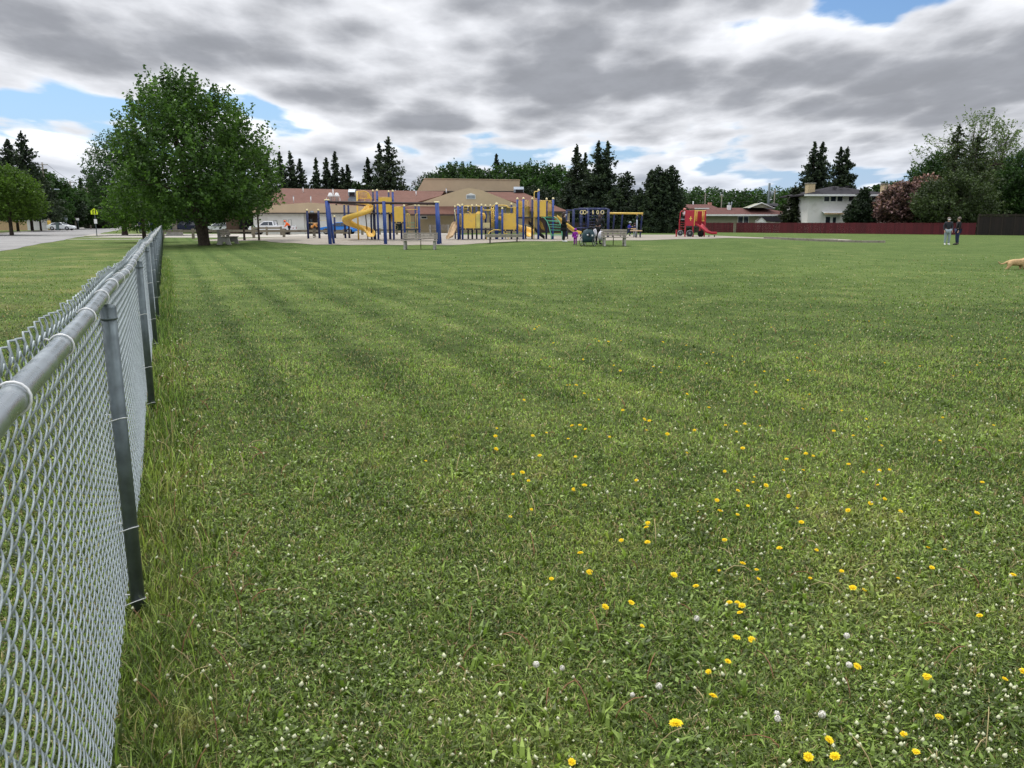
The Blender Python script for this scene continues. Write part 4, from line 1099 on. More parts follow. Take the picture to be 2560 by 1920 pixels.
# porch roof strip left of the gable and along its foot
p = MB()
zp0, zp1 = wz(538, YG-1), wz(515.5, YG-1)
p.slab((wx(1025, YG-1.6), YG-1.6, zp0+.15), (wx(1150, YG-1.6), YG-1.6, zp0+.15), (wx(1150, YG), YG-.05, zp1), (wx(1012, YG), YG-.05, zp1), .08)
p.build('porch_roof', M['roof_brown'], sch)
MB().box(wx(1025, YG-1.6), wx(1150, YG-1.6), YG-1.7, YG-1.6, zp0-.06, zp0+.08).build('fascia', M['fascia'], sch)
win = MB().box(cx(4, 1855, YG+1), cx(4, 1955, YG+1), YG+1.12, YG+1.19, cz(4, 660, YG+1), cz(4, 612, YG+1)).build('window_frame', M['white'], sch)
MB().box(cx(4, 1865, YG+1), cx(4, 1945, YG+1), YG+1.09, YG+1.118, cz(4, 652, YG+1), cz(4, 622, YG+1)).build('pane', M['glass'], win)
# right hip roof
r = MB()
A = rp(1195, 480, 112); B = rp(1304, 480, 112); Cc = rp(1421, 528, YG+3.5); D_ = rp(1255, 528, YG+3.5)
r.hexa([(D_[0], D_[1], D_[2]-.12), (Cc[0], Cc[1], Cc[2]-.12), (B[0], B[1], B[2]-.12), (A[0], A[1], A[2]-.12), D_, Cc, B, A])
r.slab(Cc, (Cc[0], 124, Cc[2]), (B[0], 114, B[2]), B, .1)
r.build('roof', M['roof_brown'], sch)
MB().box(gx1+.1, wx(1424, YG+3.3), YG+3.35, YG+3.45, Cc[2]-.24, Cc[2]-.02).build('fascia', M['fascia'], sch)
gd = MB().box(wx(1345, YG+4), wx(1388, YG+4), YG+3.9, YG+3.98, 0, wz(545, YG+4)).build('door', M['brown_door'], sch)
MB().box(wx(1236, YG+1), wx(1252, YG+1), YG+1.1, YG+1.18, 0, 2.1).build('door', mat('green_door', S(60, 84, 78), .6), sch)
# gymnasium
YM = 124
gy = MB(); gx0_, gx1_ = wx(1043, YM), wx(1299, YM)
gy.prism([(gx0_, wz(480, YM)), (gx1_, wz(482, YM)), (gx1_, wz(449.5, YM)), (wx(1063, YM), wz(446, YM))], YM, YM+22)
gy.build('gymnasium_wall', M['beige_metal'], sch)
MB().box(gx0_+.1, gx1_+.1, YM-.12, YM-.004, wz(477.5, YM)-.18, wz(477.5, YM)).build('parapet_trim', M['fascia'], sch)
MB().hexa([(wx(1062, YM), YM-.1, wz(447, YM)), (gx1_+.1, YM-.1, wz(450.3, YM)), (gx1_+.1, YM+22, wz(450.3, YM)), (wx(1062, YM), YM+22, wz(447, YM)), (wx(1062, YM), YM-.1, wz(445.4, YM)), (gx1_+.1, YM-.1, wz(448.8, YM)), (gx1_+.1, YM+22, wz(448.8, YM)), (wx(1062, YM), YM+22, wz(445.4, YM))]).build('parapet_cap', M['beige_metal'], sch)
# rooftop equipment
def rtu(u0, u1, v0, v1, Y, lab):
    x0, x1, z0, z1 = wx(u0, Y), wx(u1, Y), wz(v1, Y), wz(v0, Y); dz = z1-z0; w_ = x1-x0
    t_ = thing('rooftop_unit', lab, 'air handler', ((x0+x1)/2, Y, z0-.3), 'air handlers on the school roof')
    pr = [(0, z0+dz*.15), (0, z0+dz*.28), (-.5, z0+dz*.40), (-.5, z0+dz*.72), (0, z1), (1.2, z1), (1.7, z0+dz*.7), (1.7, z0+dz*.15)]
    MB().prismx([(Y+q[0], q[1]) for q in pr], x0, x1).build('housing', M['hvac'], t_)
    MB().box(x0+w_*.2, x1-w_*.05, Y-.56, Y-.503, z0+dz*.40, z0+dz*.70).build('intake', M['dark'], t_)
    MB().box(x0-.1, x1+.1, Y-.2, Y+1.9, z0-.4, z0+dz*.14).build('kerb_mount', M['hvac'], t_)
rtu(875, 892, 473, 499, 110, 'grey rooftop air handler behind the yellow slide tower')
rtu(1284, 1309, 467, 491, 112, 'grey rooftop air handler at the right end of the gymnasium')
for i, u in enumerate((829, 845)):
    Yv = 109; x = wx(u, Yv); z0, z1 = wz(500, Yv), wz(483, Yv)
    t_ = thing('roof_ventilator', ('left', 'right')[i]+' one of the twin white capped roof ventilators', 'roof vent', (x, Yv, z0-.3), 'twin ventilators on the school roof')
    MB().lathe((x, Yv, z0), [(.2, -.5), (.2, .35), (.36, .4), (.36, .62), (.26, .68), (.22, .9), (.05, .95)], 12).build('cowl', M['white'], t_)
    MB().box(x+(-.5 if i == 0 else .4), x+(-.4 if i == 0 else .5), Yv-.3, Yv-.2, z0-.6, z0+.3).build('brace', M['white'], t_)
for (u, v, Y, hh, lab) in [(684, 478, 115, .45, 'short white vent pipe high on the brown roof nearest the maple'), (737, 500, 108, .45, 'short white vent pipe low on the brown roof'), (762, 476, 116, .4, 'short white vent pipe near the ridge of the brown roof'),
                           (780, 500, 108, .45, 'short white vent pipe low beside the gable peak'), (836, 494, 109, 1.1, 'tall thin white pipe between the twin ventilators'), (1042, 484, 115, .35, 'short vent pipe left of the gymnasium'), (1117, 478, 119, .35, 'short vent pipe below the gymnasium wall')]:
    x, z = wx(u, Y), wz(v, Y)
    t_ = thing('vent_pipe', lab, 'vent pipe', (x, Y, z-.3), 'vent pipes on the school roof')
    MB().bar((x, Y, z-.35), (x, Y, z+hh), .07, 8).build('pipe', M['white'], t_); MB().bar((x, Y, z+hh), (x, Y, z+hh+.06), .09, 8).build('collar', M['hvac'], t_)

# ------------------------------------------------------------------ houses
def hip_roof(mb, x0, x1, y0, y1, ze, zr, ov=.5, inset=None, th=.18):
    x0 -= ov; x1 += ov; y0 -= ov; y1 += ov; ym = (y0+y1)/2; ins = inset if inset is not None else (y1-y0)/2
    rx0, rx1 = x0+ins, x1-ins
    V = [(x0, y0, ze), (x1, y0, ze), (x1, y1, ze), (x0, y1, ze), (rx0, ym, zr), (rx1, ym, zr), (x0, y0, ze-th), (x1, y0, ze-th), (x1, y1, ze-th), (x0, y1, ze-th)]
    return mb.add(V, [(0, 1, 5, 4), (1, 2, 5), (2, 3, 4, 5), (3, 0, 4), (6, 7, 1, 0), (7, 8, 2, 1), (8, 9, 3, 2), (9, 6, 0, 3), (9, 8, 7, 6)])
def window(p, x0, x1, z0, z1, Y, mull=1, name='window', frame='white'):
    w_ = MB(); t = .05; w_.box(x0, x1, Y-.06, Y-.003, z0, z0+t).box(x0, x1, Y-.06, Y-.003, z1-t, z1).box(x0, x0+t, Y-.06, Y-.003, z0+t, z1-t).box(x1-t, x1, Y-.06, Y-.003, z0+t, z1-t)
    for k in range(1, mull): xm = x0+(x1-x0)*k/mull; w_.box(xm-t/2, xm+t/2, Y-.058, Y-.003, z0+t, z1-t)
    w_ = w_.build(name, M[frame], p); MB().box(x0+t, x1-t, Y-.03, Y-.005, z0+t, z1-t).build('pane', M['glass'], w_)
    return w_
def glazed_door(p, x0, x1, z1, Y):
    d = MB().box(x0, x1, Y-.05, Y-.003, 0, z1).build('door', M['white'], p); MB().box(x0+.12, x1-.12, Y-.07, Y-.052, .3, z1-.12).build('pane', M['glass'], d)
# white two-storey house
YW = 117.0; wh = thing('white_house', 'white two storey house with dark hipped roof behind the red fence', 'house', (wx(2110, YW), YW, 0))
X = lambda x: cx(8, x, YW); Z = lambda y: cz(8, y, YW)
x0, x1 = X(213), X(900); ze = Z(768)
MB().box(x0, x1, YW, YW+9, -.1, ze).build('wall', M['white_wall'], wh)
rf = hip_roof(MB(), x0, x1, YW, YW+9, ze+.10, Z(672), 1.0, 6.0); rf = rf.build('roof', M['roof_dark'], wh)
MB().box(x0-1.05, x1+1.05, YW-1.08, YW-1.003, ze-.14, ze+.12).build('gutter', M['white'], wh)
for a, b, z_ in ((215, 277, 650), (913, 938, 655)):
    ch = MB().box(X(a), X(b), YW+.6, YW+1.9, ze-.5, Z(z_+8)); c_ = ch.build('chimney', M['brick'], wh); MB().box(X(a)-.1, X(b)+.1, YW+.5, YW+2.0, Z(z_+8)+.002, Z(z_)).build('cap', M['concrete'], c_)
for a, b in ((349, 401), (410, 463), (470, 523), (573, 628)): window(wh, X(a), X(b), Z(826), Z(775), YW, 1 if a != 410 else 1)
window(wh, X(782), X(826), Z(810), Z(768), YW)
for k in range(3): MB().box(X(480+k*60), X(480+k*60)+.5, YW+2, YW+2.4, Z(700-k*8), Z(690-k*8)).build('roof_vent', M['roof_dark'], wh)
aw = MB(); ax0, ax1 = X(338), X(530)
aw.hexa([(ax0, YW-1.0, Z(936)), (ax1, YW-1.0, Z(936)), (ax1, YW-.003, Z(915)-.08), (ax0, YW-.003, Z(915)-.08), (ax0, YW-1.0, Z(930)), (ax1, YW-1.0, Z(930)), (ax1, YW-.003, Z(915)), (ax0, YW-.003, Z(915))])
aw = aw.build('awning', M['white'], wh)
q = MB()
for k in range(12): xx = ax0+(ax1-ax0)*(k+.2)/12; q.box(xx, xx+.2, YW-1.03, YW-1.003, Z(936)-.12, Z(930))
q.build('valance', M['tan'], aw)
glazed_door(wh, X(372), X(428), Z(958), YW); glazed_door(wh, X(437), X(482), Z(962), YW)
lw = MB().box(x1+.002, X(1420), YW+.5, YW+6, -.1, Z(930)).build('garage_wing', M['white_wall'], wh)
MB().box(X(955), X(1020), YW+.42, YW+.498, Z(965), Z(935)).build('window', M['glass'], wh)
# long bungalow
YB = 127.0; X = lambda x: cx(7, x, YB); Z = lambda y: cz(7, y, YB)
bg_ = thing('bungalow', 'long low sage bungalow with red brown roof behind the red fence', 'house', (X(1400), YB, 0))
x0, x1 = X(640), X(1985); ze = Z(543)
MB().box(x0, x1-1.5, YB, YB+8, -.1, ze).build('wall', M['sage'], bg_)
hip_roof(MB(), x0, x1+.3, YB, YB+8, ze+.12, Z(434), .9, 5.0).build('roof', M['roof_red'], bg_)
MB().box(x0-.95, x1+1.25, YB-.98, YB-.903, ze-.1, ze+.14).build('gutter', M['white'], bg_)
gb = MB(); gb.prism([(X(1390), Z(437)), (X(1742), Z(437)), (X(1565), Z(372))], YB+.6, YB+4.0); gb = gb.build('front_gable', M['sage'], bg_)
tr = MB(); tr.hexa([(X(1378), YB+.2, Z(440)), (X(1390)+.3, YB+.2, Z(440)), (X(1390)+.3, YB+4, Z(440)), (X(1378), YB+4, Z(440)), (X(1565), YB+.2, Z(374)), (X(1565)+.01, YB+.2, Z(365)), (X(1565)+.01, YB+4, Z(365)), (X(1565), YB+4, Z(374))])
MB().prism([(X(1378), Z(442)), (X(1400), Z(442)), (X(1566), Z(377)), (X(1732), Z(442)), (X(1754), Z(442)), (X(1566), Z(363))], YB+.3, YB+.595).build('verge_board', M['white'], gb)
window(bg_, X(1236), X(1312), Z(650), Z(553), YB, 1); window(bg_, X(1314), X(1388), Z(650), Z(553), YB, 1)
window(bg_, X(1710), X(1850), Z(640), Z(553), YB, 2)
for a in (1862, 1978): MB().box(X(a), X(a)+.16, YB-.6, YB-.44, 0, ze).build('porch_post', M['white'], bg_)
ch = MB().box(X(1153), X(1195), YB+2.5, YB+3.2, Z(470), Z(398)).build('chimney', M['white'], bg_); MB().lathe((X(1174), YB+2.85, Z(398)), [(.16, 0), (.16, .2), (.26, .24), (.05, .4)], 10).build('chimney_cap', M['hvac'], ch)
MB().bar((X(1213), YB+3, Z(450)), (X(1213), YB+3, Z(350)), .06, 6).build('mast', M['hvac'], bg_)
# the house behind it on the left
YC = 140; X = lambda x: cx(7, x, YC); Z = lambda y: cz(7, y, YC)
hb = thing('brown_roofed_house', 'white trimmed house with brown roof and brick chimney behind the red play structure', 'house', (X(700), YC, 0))
MB().box(X(540), X(940), YC, YC+8, -.1, Z(445)).build('wall', M['white_wall'], hb)
MB().slab((X(560), YC-.8, Z(450)), (X(960), YC-.8, Z(450)), (X(920), YC+4, Z(385)), (X(520), YC+4, Z(385)), .15).slab((X(520), YC+4, Z(385)), (X(920), YC+4, Z(385)), (X(940), YC+9, Z(450)), (X(540), YC+9, Z(450)), .15).build('roof', M['roof_red'], hb)
MB().box(X(620), X(820), YC-.88, YC-.803, Z(458), Z(442)).build('gutter', M['white'], hb)
MB().box(X(888), X(928), YC+3, YC+4, Z(420), Z(360)).build('chimney', M['pink_brick'], hb)
MB().bar((X(674), YC+3.5, Z(420)), (X(674), YC+3.5, Z(343)), .1, 6).build('vent_stack', M['white'], hb)
# dark roofed house behind right end of the bungalow
YD = 142; X = lambda x: cx(7, x, YD); Z = lambda y: cz(7, y, YD)
hd = thing('dark_roofed_house', 'house with dark grey hipped roof rising behind the right end of the bungalow', 'house', (X(1820), YD, 0))
MB().box(X(1690), X(1960), YD, YD+9, -.1, Z(450)).build('wall', M['sage'], hd); hip_roof(MB(), X(1690), X(1960), YD, YD+9, Z(455), Z(372), .8, 5.5).build('roof', M['roof_dark'], hd)
# shed
YE = 120.5; X = lambda x: cx(7, x, YE); Z = lambda y: cz(7, y, YE)
sh = thing('garden_shed', 'small white shed with black roof peeking over the red fence', 'shed', (X(1650), YE, 0))
MB().prism([(X(1482), 0), (X(1632), 0), (X(1632), Z(615)), (X(1560), Z(567)), (X(1482), Z(625))], YE, YE+.1).build('gable_wall', M['white'], sh)
MB().box(X(1634), X(1832), YE+.05, YE+3, 0, Z(640)).build('side_wall', M['white'], sh)
MB().hexa([(X(1632), YE-.25, Z(622)), (X(1842), YE-.25, Z(640)), (X(1842), YE+1.2, Z(640)), (X(1640), YE+1.2, Z(622)), (X(1560), YE-.1, Z(563)), (X(1790), YE-.1, Z(563)), (X(1790), YE+1.6, Z(563)), (X(1560), YE+1.6, Z(563))]).build('roof', M['roof_dark'], sh)
MB().prism([(X(1475), Z(632)), (X(1484), Z(632)), (X(1562), Z(572)), (X(1562), Z(560))], YE-.15, YE-.003).build('verge_board', M['fascia'], sh)
# pale gable at the far right
YF = 125; X = lambda x: cx(8, x, YF); Z = lambda y: cz(8, y, YF)
hr = thing('grey_gabled_house', 'pale grey gable and chimney half hidden by trees over the dark fence', 'house', (X(1960), YF, 0))
MB().prism([(X(1890), 0), (X(2060), 0), (X(2060), Z(925)), (X(1990), Z(868)), (X(1890), Z(935))], YF, YF+6).build('wall', M['sage'], hr)
MB().prism([(X(1880), Z(938)), (X(1895), Z(938)), (X(1990), Z(873)), (X(2070), Z(935)), (X(2080), Z(932)), (X(1990), Z(855))], YF-.4, YF+6.4).build('roof', M['hvac'], hr)
MB().box(X(2025), X(2072), YF+1, YF+2, Z(900), Z(824)).build('chimney', M['brick'], hr)
# cream house on the left behind the trunks
YL = 150; X = lambda x: cx(1, x, YL); Z = lambda y: cz(1, y, YL)
hl = thing('cream_house', 'cream house behind the tree trunks across the street', 'house', (X(0), YL, 0))
MB().box(X(-600), X(350), YL, YL+9, -.1, Z(1245)).build('wall', M['white_wall'], hl); hip_roof(MB(), X(-600), X(350), YL, YL+9, Z(1245), Z(1130), .8).build('roof', M['roof_dark'], hl)
for a, b in ((110, 150), (165, 195), (235, 260), (295, 325), (20, 60)): window(hl, X(a), X(b), Z(1305), Z(1255), YL)
MB().box(X(-600), X(350), YL-.05, YL-.003, 0, Z(1310)).build('brick_skirt', M['tan'], hl)
YL = 158; X = lambda x: cx(1, x, YL); Z = lambda y: cz(1, y, YL)
h2 = thing('brown_house', 'brown house with pale gable trim behind the leaning lamp pole', 'house', (X(430), YL, 0))
MB().prism([(X(370), 0), (X(560), 0), (X(560), Z(1225)), (X(440), Z(1175)), (X(370), Z(1215))], YL, YL+7).build('wall', M['brown_wall'], h2)
MB().prism([(X(362), Z(1218)), (X(370), Z(1222)), (X(440), Z(1182)), (X(570), Z(1230)), (X(575), Z(1222)), (X(440), Z(1168))], YL-.3, YL+7.3).build('roof', M['hvac'], h2)
window(h2, X(440), X(475), Z(1320), Z(1260), YL)
MB().box(X(390), X(590), YL-3, YL-2.9, 0, Z(1365)).build('porch_rail', M['tan'], h2)

# ------------------------------------------------------------------ board fences at the back
def board_fence(name, lab, cat, ua, Ya, ub, Yb, hh, m, cap=None, post=None, n=24):
    xa, xb = wx(ua, Ya), wx(ub, Yb); t_ = thing(name, lab, cat, ((xa+xb)/2, (Ya+Yb)/2, 0)); pm = MB(); L = xb-xa; k = int(L/.145); rs = random.Random(int(ua))
    for i in range(k):
        f0, f1 = i/k, (i+.93)/k; a = (xa+L*f0, Ya+(Yb-Ya)*f0); b = (xa+L*f1, Ya+(Yb-Ya)*f1); z = hh+rs.uniform(-.02, .02); g0 = h(a[0], a[1])-.02
        pm.hexa([(a[0], a[1], g0), (b[0], b[1], g0), (b[0], b[1]+.03, g0), (a[0], a[1]+.03, g0), (a[0], a[1], z), (b[0], b[1], z), (b[0], b[1]+.03, z), (a[0], a[1]+.03, z)])
    pm.build('boards', m, t_)
    rl = MB()
    for z in (.35, hh-.3): rl.hexa([(xa, Ya+.035, z), (xb, Yb+.035, z), (xb, Yb+.12, z), (xa, Ya+.12, z), (xa, Ya+.035, z+.09), (xb, Yb+.035, z+.09), (xb, Yb+.12, z+.09), (xa, Ya+.12, z+.09)])
    rl.build('rails', m, t_)
    for i in range(n+1):
        f = i/n; x, y = xa+L*f, Ya+(Yb-Ya)*f; MB().box(x-.05, x+.05, y+.13, y+.23, -.05, hh-.05).build('post', post or m, t_)
    return t_
board_fence('red_board_fence', 'long red stained board fence across the back of the field', 'fence', 1764, 121, 2441, 96, wz(557, 100), M['red_fence'])
tt = thing('fence_post', 'pale bare post standing in front of the red fence behind the red slide', 'post', (wx(1837, 117), 117, 0))
MB().box(wx(1837, 117)-.16, wx(1837, 117)+.16, 117-.2, 117+.1, -.05, wz(558, 117)).build('post', M['railwood'], tt); MB().box(wx(1837, 117)-.2, wx(1837, 117)+.2, 117-.24, 117+.14, wz(558, 117)+.002, wz(558, 117)+.05).build('cap', M['railwood'], tt)
df = board_fence('dark_board_fence', 'taller black brown board fence with trellis top at the right edge', 'fence', 2446, 95.5, 2700, 89, wz(541, 95), M['dark_fence'], n=8)
xa, xb = wx(2446, 95.5), wx(2700, 89)
tl = MB()
for i in range(9):
    f = i/8; x, y = xa+(xb-xa)*f, 95.5-6.5*f; tl.box(x-.045, x+.045, y-.035, y+.08, .0, wz(535, 95)+.03)
for z in (wz(536, 95), wz(539, 95)): tl.hexa([(xa, 95.42, z-.05), (xb, 88.92, z-.05), (xb, 88.98, z-.05), (xa, 95.48, z-.05), (xa, 95.42, z+.02), (xb, 88.92, z+.02), (xb, 88.98, z+.02), (xa, 95.48, z+.02)])
tl.build('trellis', M['grey_fence'], df)
board_fence('dark_plank_fence', 'low dark plank fence in shade beneath the spruces', 'fence', 1385, 100, 1764, 119, 1.45, M['grey_fence'], n=14)

# wooden post and rail barriers of the parking lot
def rail_fence(lab, ua, ub, Y, v_top, n, hz_=None):
    xa, xb = wx(ua, Y), wx(ub, Y); t_ = thing('wooden_rail_fence', lab, 'fence', ((xa+xb)/2, Y, h((xa+xb)/2, Y)), 'wooden rail fences round the parking lot')
    rs = random.Random(int(ua)); z = wz(v_top, Y)
    for i in range(n+1):
        x = xa+(xb-xa)*i/n; hh = z+.03+rs.uniform(-.02, .03)
        MB().box(x-.11, x+.11, Y-.1, Y+.1, h(x, Y)-.05, hh).build('post', M['railwood'], t_, bevel=.02)
    for i in range(n):
        a, b = xa+(xb-xa)*i/n+.112, xa+(xb-xa)*(i+1)/n-.112; dz = rs.uniform(-.03, .03)
        MB().hexa([(a, Y-.07, z-.24+dz), (b, Y-.07, z-.24), (b, Y+.07, z-.24), (a, Y+.07, z-.24+dz), (a, Y-.07, z-.03+dz), (b, Y-.07, z-.03), (b, Y+.07, z-.03), (a, Y+.07, z-.03+dz)]).build('rail', M['railwood'], t_)
rail_fence('near wooden rail fence from the fence end past the maple to the swings', 405, 860, 74, 573.5, 6)
rail_fence('far wooden rail fence in front of the white pickup', 630, 702, 93, 567, 2)
rail_fence('wooden rail fence crossing behind the spiral slide', 905, 1035, 80, 571.5, 3)

# ------------------------------------------------------------------ street things on the left
G = 'leaning wooden utility poles along the street'
def pole(ub, vb, ut, vt, Y, lab, arms=True, r=.16):
    x0, x1, z1 = wx(ub, Y), wx(ut, Y, vt), wz(vt, Y); t_ = thing('utility_pole', lab, 'utility pole', (x0, Y, 0), G)
    MB().tube([(x0, Y, -.1), ((x0*.5+x1*.5), Y, z1*.5), (x1, Y, z1)], [r*1.15, r, r*.75], 8).build('pole', M['pole'], t_)
    if arms:
        for q, f in ((.965, 1.0), (.90, .8)):
            xm, zm = x0+(x1-x0)*q, z1*q; ca = MB().box(xm-1.1*f, xm+1.1*f, Y-.2, Y-.09, zm-.05, zm+.06).build('crossarm', M['pole'], t_)
            for k in range(4): xx = xm+(-.95+k*.63)*f; MB().lathe((xx, Y-.15, zm+.062), [(.04, 0), (.06, .05), (.03, .12), (.04, .16)], 6).build('insulator', M['white'], ca)
    return t_, x0, x1, z1
t_, x0, x1, z1 = pole(123, 576, 105, 406, 152, 'tallest leaning utility pole carrying the curved street lamp arm')
Y = 152; b = Vector((wx(118, Y), Y, wz(486, Y))); e = Vector((wx(140, Y), Y-.5, wz(473.5, Y))); e2 = Vector((wx(153, Y), Y-.6, wz(473, Y)))
la = MB().tube([b, b.lerp(e, .4)+Vector((0, 0, .2)), b.lerp(e, .8)+Vector((0, 0, .25)), e+Vector((0, 0, .05)), e2], .07, 8).build('lamp_arm', M['galv'], t_)
MB().hexa([(e2.x-.2, Y-.8, e2.z-.12), (e2.x+.7, Y-.8, e2.z-.1), (e2.x+.7, Y-.45, e2.z-.1), (e2.x-.2, Y-.45, e2.z-.12), (e2.x-.2, Y-.75, e2.z+.08), (e2.x+.6, Y-.75, e2.z+.03), (e2.x+.6, Y-.5, e2.z+.03), (e2.x-.2, Y-.5, e2.z+.08)]).build('lamp_head', M['hvac'], la)
MB().lathe((x0, Y, 0), [(.30, 0), (.30, 1.7), (.24, 1.75)], 10).build('yellow_guard', M['guard'], t_)
for ub, vb, ut, vt, Y, lab, ar in [(189, 570, 174.5, 452, 165, 'second utility pole, leaning, between green trees', True), (226, 566, 217, 470, 182, 'dark utility pole in the tree shade left of the school crossing sign', True), (251, 566, 244.5, 487, 195, 'utility pole just right of the school crossing sign', True), (263, 565, 258, 500, 215, 'slim utility pole below the maple branches', False), (274, 564, 272, 527, 240, 'pale short pole, first of three far ones', False), (283, 564, 281.5, 530, 255, 'pale short pole, middle of three far ones', False), (292, 563, 290, 533, 270, 'pale short pole, last of three far ones', False)]:
    pole(ub, vb, ut, vt, Y, lab, ar, .2 if Y > 200 else .15)
def wires(lab, pts, r=.02):
    m_ = MB()
    for a, b in pts:
        a, b = Vector(a), Vector(b); sag = .02*(b-a).length
        m_.tube([a.lerp(b, k/8)-Vector((0, 0, sag*4*(k/8)*(1-k/8))) for k in range(9)], r, 4)
    tag(m_.build('power_line', M['fascia']), lab, 'cable')
def tp(ub, ut, vt, Y, q=.965): return wx(ub, Y)+(wx(ut, Y, vt)-wx(ub, Y))*q, Y, wz(vt, Y)*q
A, B_, C_, D_ = tp(123, 105, 406, 152), tp(189, 174.5, 452, 165), tp(226, 217, 470, 182), tp(251, 244.5, 487, 195)
wires('overhead wires strung between the utility poles along the street', [(tuple(np.add(A, (k, 0, .1))), tuple(np.add(B_, (k, 0, .1)))) for k in (-.9, .9)]+[(tuple(np.add(B_, (k, 0, .1))), tuple(np.add(C_, (k, 0, .1)))) for k in (-.9, .9)]+[(tuple(np.add(C_, (k, 0, .1))), tuple(np.add(D_, (k, 0, .1)))) for k in (-.9, .9)]+[((A[0]-40, 130, A[2]+1), A), ((A[0]+.2, 152, 7), (B_[0]+.2, 165, 7)), (D_, (D_[0]+22, 215, D_[2]-1))], .028)
# transformer pole over the bungalow
Y = 165; x = wx(1917.5, Y)
t_ = thing('transformer_pole', 'grey utility pole with a transformer can above the bungalow gable', 'utility pole', (x, Y, 0))
MB().bar((x, Y, 0), (x, Y, wz(458, Y)), .24, 8).build('pole', M['galv_post'], t_)
MB().lathe((x+.55, Y-.1, wz(492, Y)), [(.28, 0), (.32, .05), (.32, 1.0), (.26, 1.1), (.05, 1.15)], 12).build('transformer', M['hvac'], t_)
for u, vt, lab in ((1932, 473, 'thin pole right of the transformer pole'), (1760, 483, 'thin pole above the brown roofed house'), (1801, 486, 'slim pole against the far wood')):
    t_ = thing('thin_pole', lab, 'pole', (wx(u, 170), 170, 0)); MB().bar((wx(u, 170), 170, 0), (wx(u, 170), 170, wz(vt, 170)), .10, 6).build('pole', M['pole'], t_); MB().box(wx(u, 170)-.5, wx(u, 170)+.5, 169.85, 169.9, wz(vt, 170)-.5, wz(vt, 170)-.4).build('crossarm', M['pole'], t_)
wires('faint wires crossing in front of the far wood above the bungalow', [((wx(1700, 168), 168, wz(494, 168)), (wx(1917, 168), 165, wz(487, 168))), ((wx(1700, 168), 168, wz(504, 168)), (wx(1917, 168), 165, wz(500, 168)))], .02)
# signs
def person_icon(m_, cx_, cz_, s, y):
    m_.prism([(cx_+s*.13*math.cos(a*math.pi/4), cz_+s*.78+s*.13*math.sin(a*math.pi/4)) for a in range(8)], y-.012, y)
    m_.prism([(cx_-s*.16, cz_+s*.60), (cx_+s*.16, cz_+s*.60), (cx_+s*.12, cz_+s*.20), (cx_+s*.20, cz_-s*.35), (cx_+s*.06, cz_-s*.35), (cx_, cz_+s*.05), (cx_-s*.08, cz_-s*.35), (cx_-s*.22, cz_-s*.35), (cx_-s*.12, cz_+s*.20)], y-.012, y)
Y = 86; x, zz = wx(239, Y), 0
t_ = thing('school_crossing_sign', 'fluorescent yellow green pentagon school crossing sign on a thin post', 'road sign', (x, Y, 0))
MB().box(x-.035, x+.035, Y, Y+.06, -.1, wz(523, Y)).build('post', M['galv_post'], t_)
x0, x1 = wx(230, Y), wx(247.5, Y); zb, zm, zt = wz(536, Y), wz(527.5, Y), wz(520.5, Y)
sgn = MB().prism([(x0, zb), (x1, zb), (x1, zm), ((x0+x1)/2, zt), (x0, zm)], Y-.03, Y-.003).build('sign_plate', M['sign_yg'], t_)
pi = MB(); person_icon(pi, x-.13, zb+.16, .36, Y-.032); person_icon(pi, x+.13, zb+.19, .38, Y-.032); pi.build('walking_figures', M['sign_black'], sgn)
MB().box(wx(236, Y), wx(243.5, Y), Y-.03, Y-.003, wz(559, Y), wz(548, Y)).build('lower_plate', M['white'], t_)
Y = 150; x = wx(324.5, Y)
t_ = thing('stop_sign', 'red octagonal stop sign beside the road entrance', 'road sign', (x, Y, 0)); MB().box(x-.04, x+.04, Y, Y+.07, -.1, wz(546, Y)).build('post', M['tan'], t_)
zc = wz(548.5, Y)
sgn = MB().prism([(x+.36*math.cos((k+.5)*math.pi/4), zc+.36*math.sin((k+.5)*math.pi/4)) for k in range(8)], Y-.03, Y-.003).build('sign_plate', M['sign_red'], t_)
def text(s, size, loc, m, parent, rot=(R(90), 0, 0), name='lettering', ext=.003):
    cu = bpy.data.curves.new(name, 'FONT'); cu.body = s; cu.size = size; cu.extrude = ext; cu.align_x = 'CENTER'; cu.align_y = 'CENTER'
    q = bpy.data.objects.new(name, cu); C.objects.link(q); bpy.context.view_layer.update()
    me = bpy.data.meshes.new_from_object(q.evaluated_get(bpy.context.evaluated_depsgraph_get())); bpy.data.objects.remove(q)
    me.materials.clear(); me.materials.append(m)
    o = bpy.data.objects.new(name, me); C.objects.link(o); o.parent = parent
    o.location = Vector(loc)-root_loc(parent); o.rotation_euler = rot
    return o
text('STOP', .28, (x, Y-.035, zc), M['white'], sgn)
for u, v0, v1, Y, lab, sh in [(331, 540, 546, 152, 'small white sign on a pole behind the stop sign', 'box'), (195, 545, 551, 160, 'small pale sign beside the second utility pole', 'box'), (166, 543, 551.5, 158, 'round pale sign seen from behind above the white car', 'disc'), (427, 0, 0, 0, '', '')]:
    if not Y: continue
    x = wx(u, Y); t_ = thing('street_sign', lab, 'road sign', (x, Y, 0)); MB().bar((x, Y+.04, -.1), (x, Y+.04, wz(v0, Y)), .045, 6).build('post', M['galv_post'], t_)
    if sh == 'box': MB().box(x-.3, x+.3, Y-.04, Y-.01, wz(v1, Y), wz(v0, Y)).build('sign_plate', M['white'], t_)
    else: MB().prism([(x+.38*math.cos(k*math.pi/8), (wz(v0, Y)+wz(v1, Y))/2+.38*math.sin(k*math.pi/8)) for k in range(16)], Y-.04, Y-.01).build('sign_plate', M['hvac'], t_)
x = wx(166, 158.2); MB()
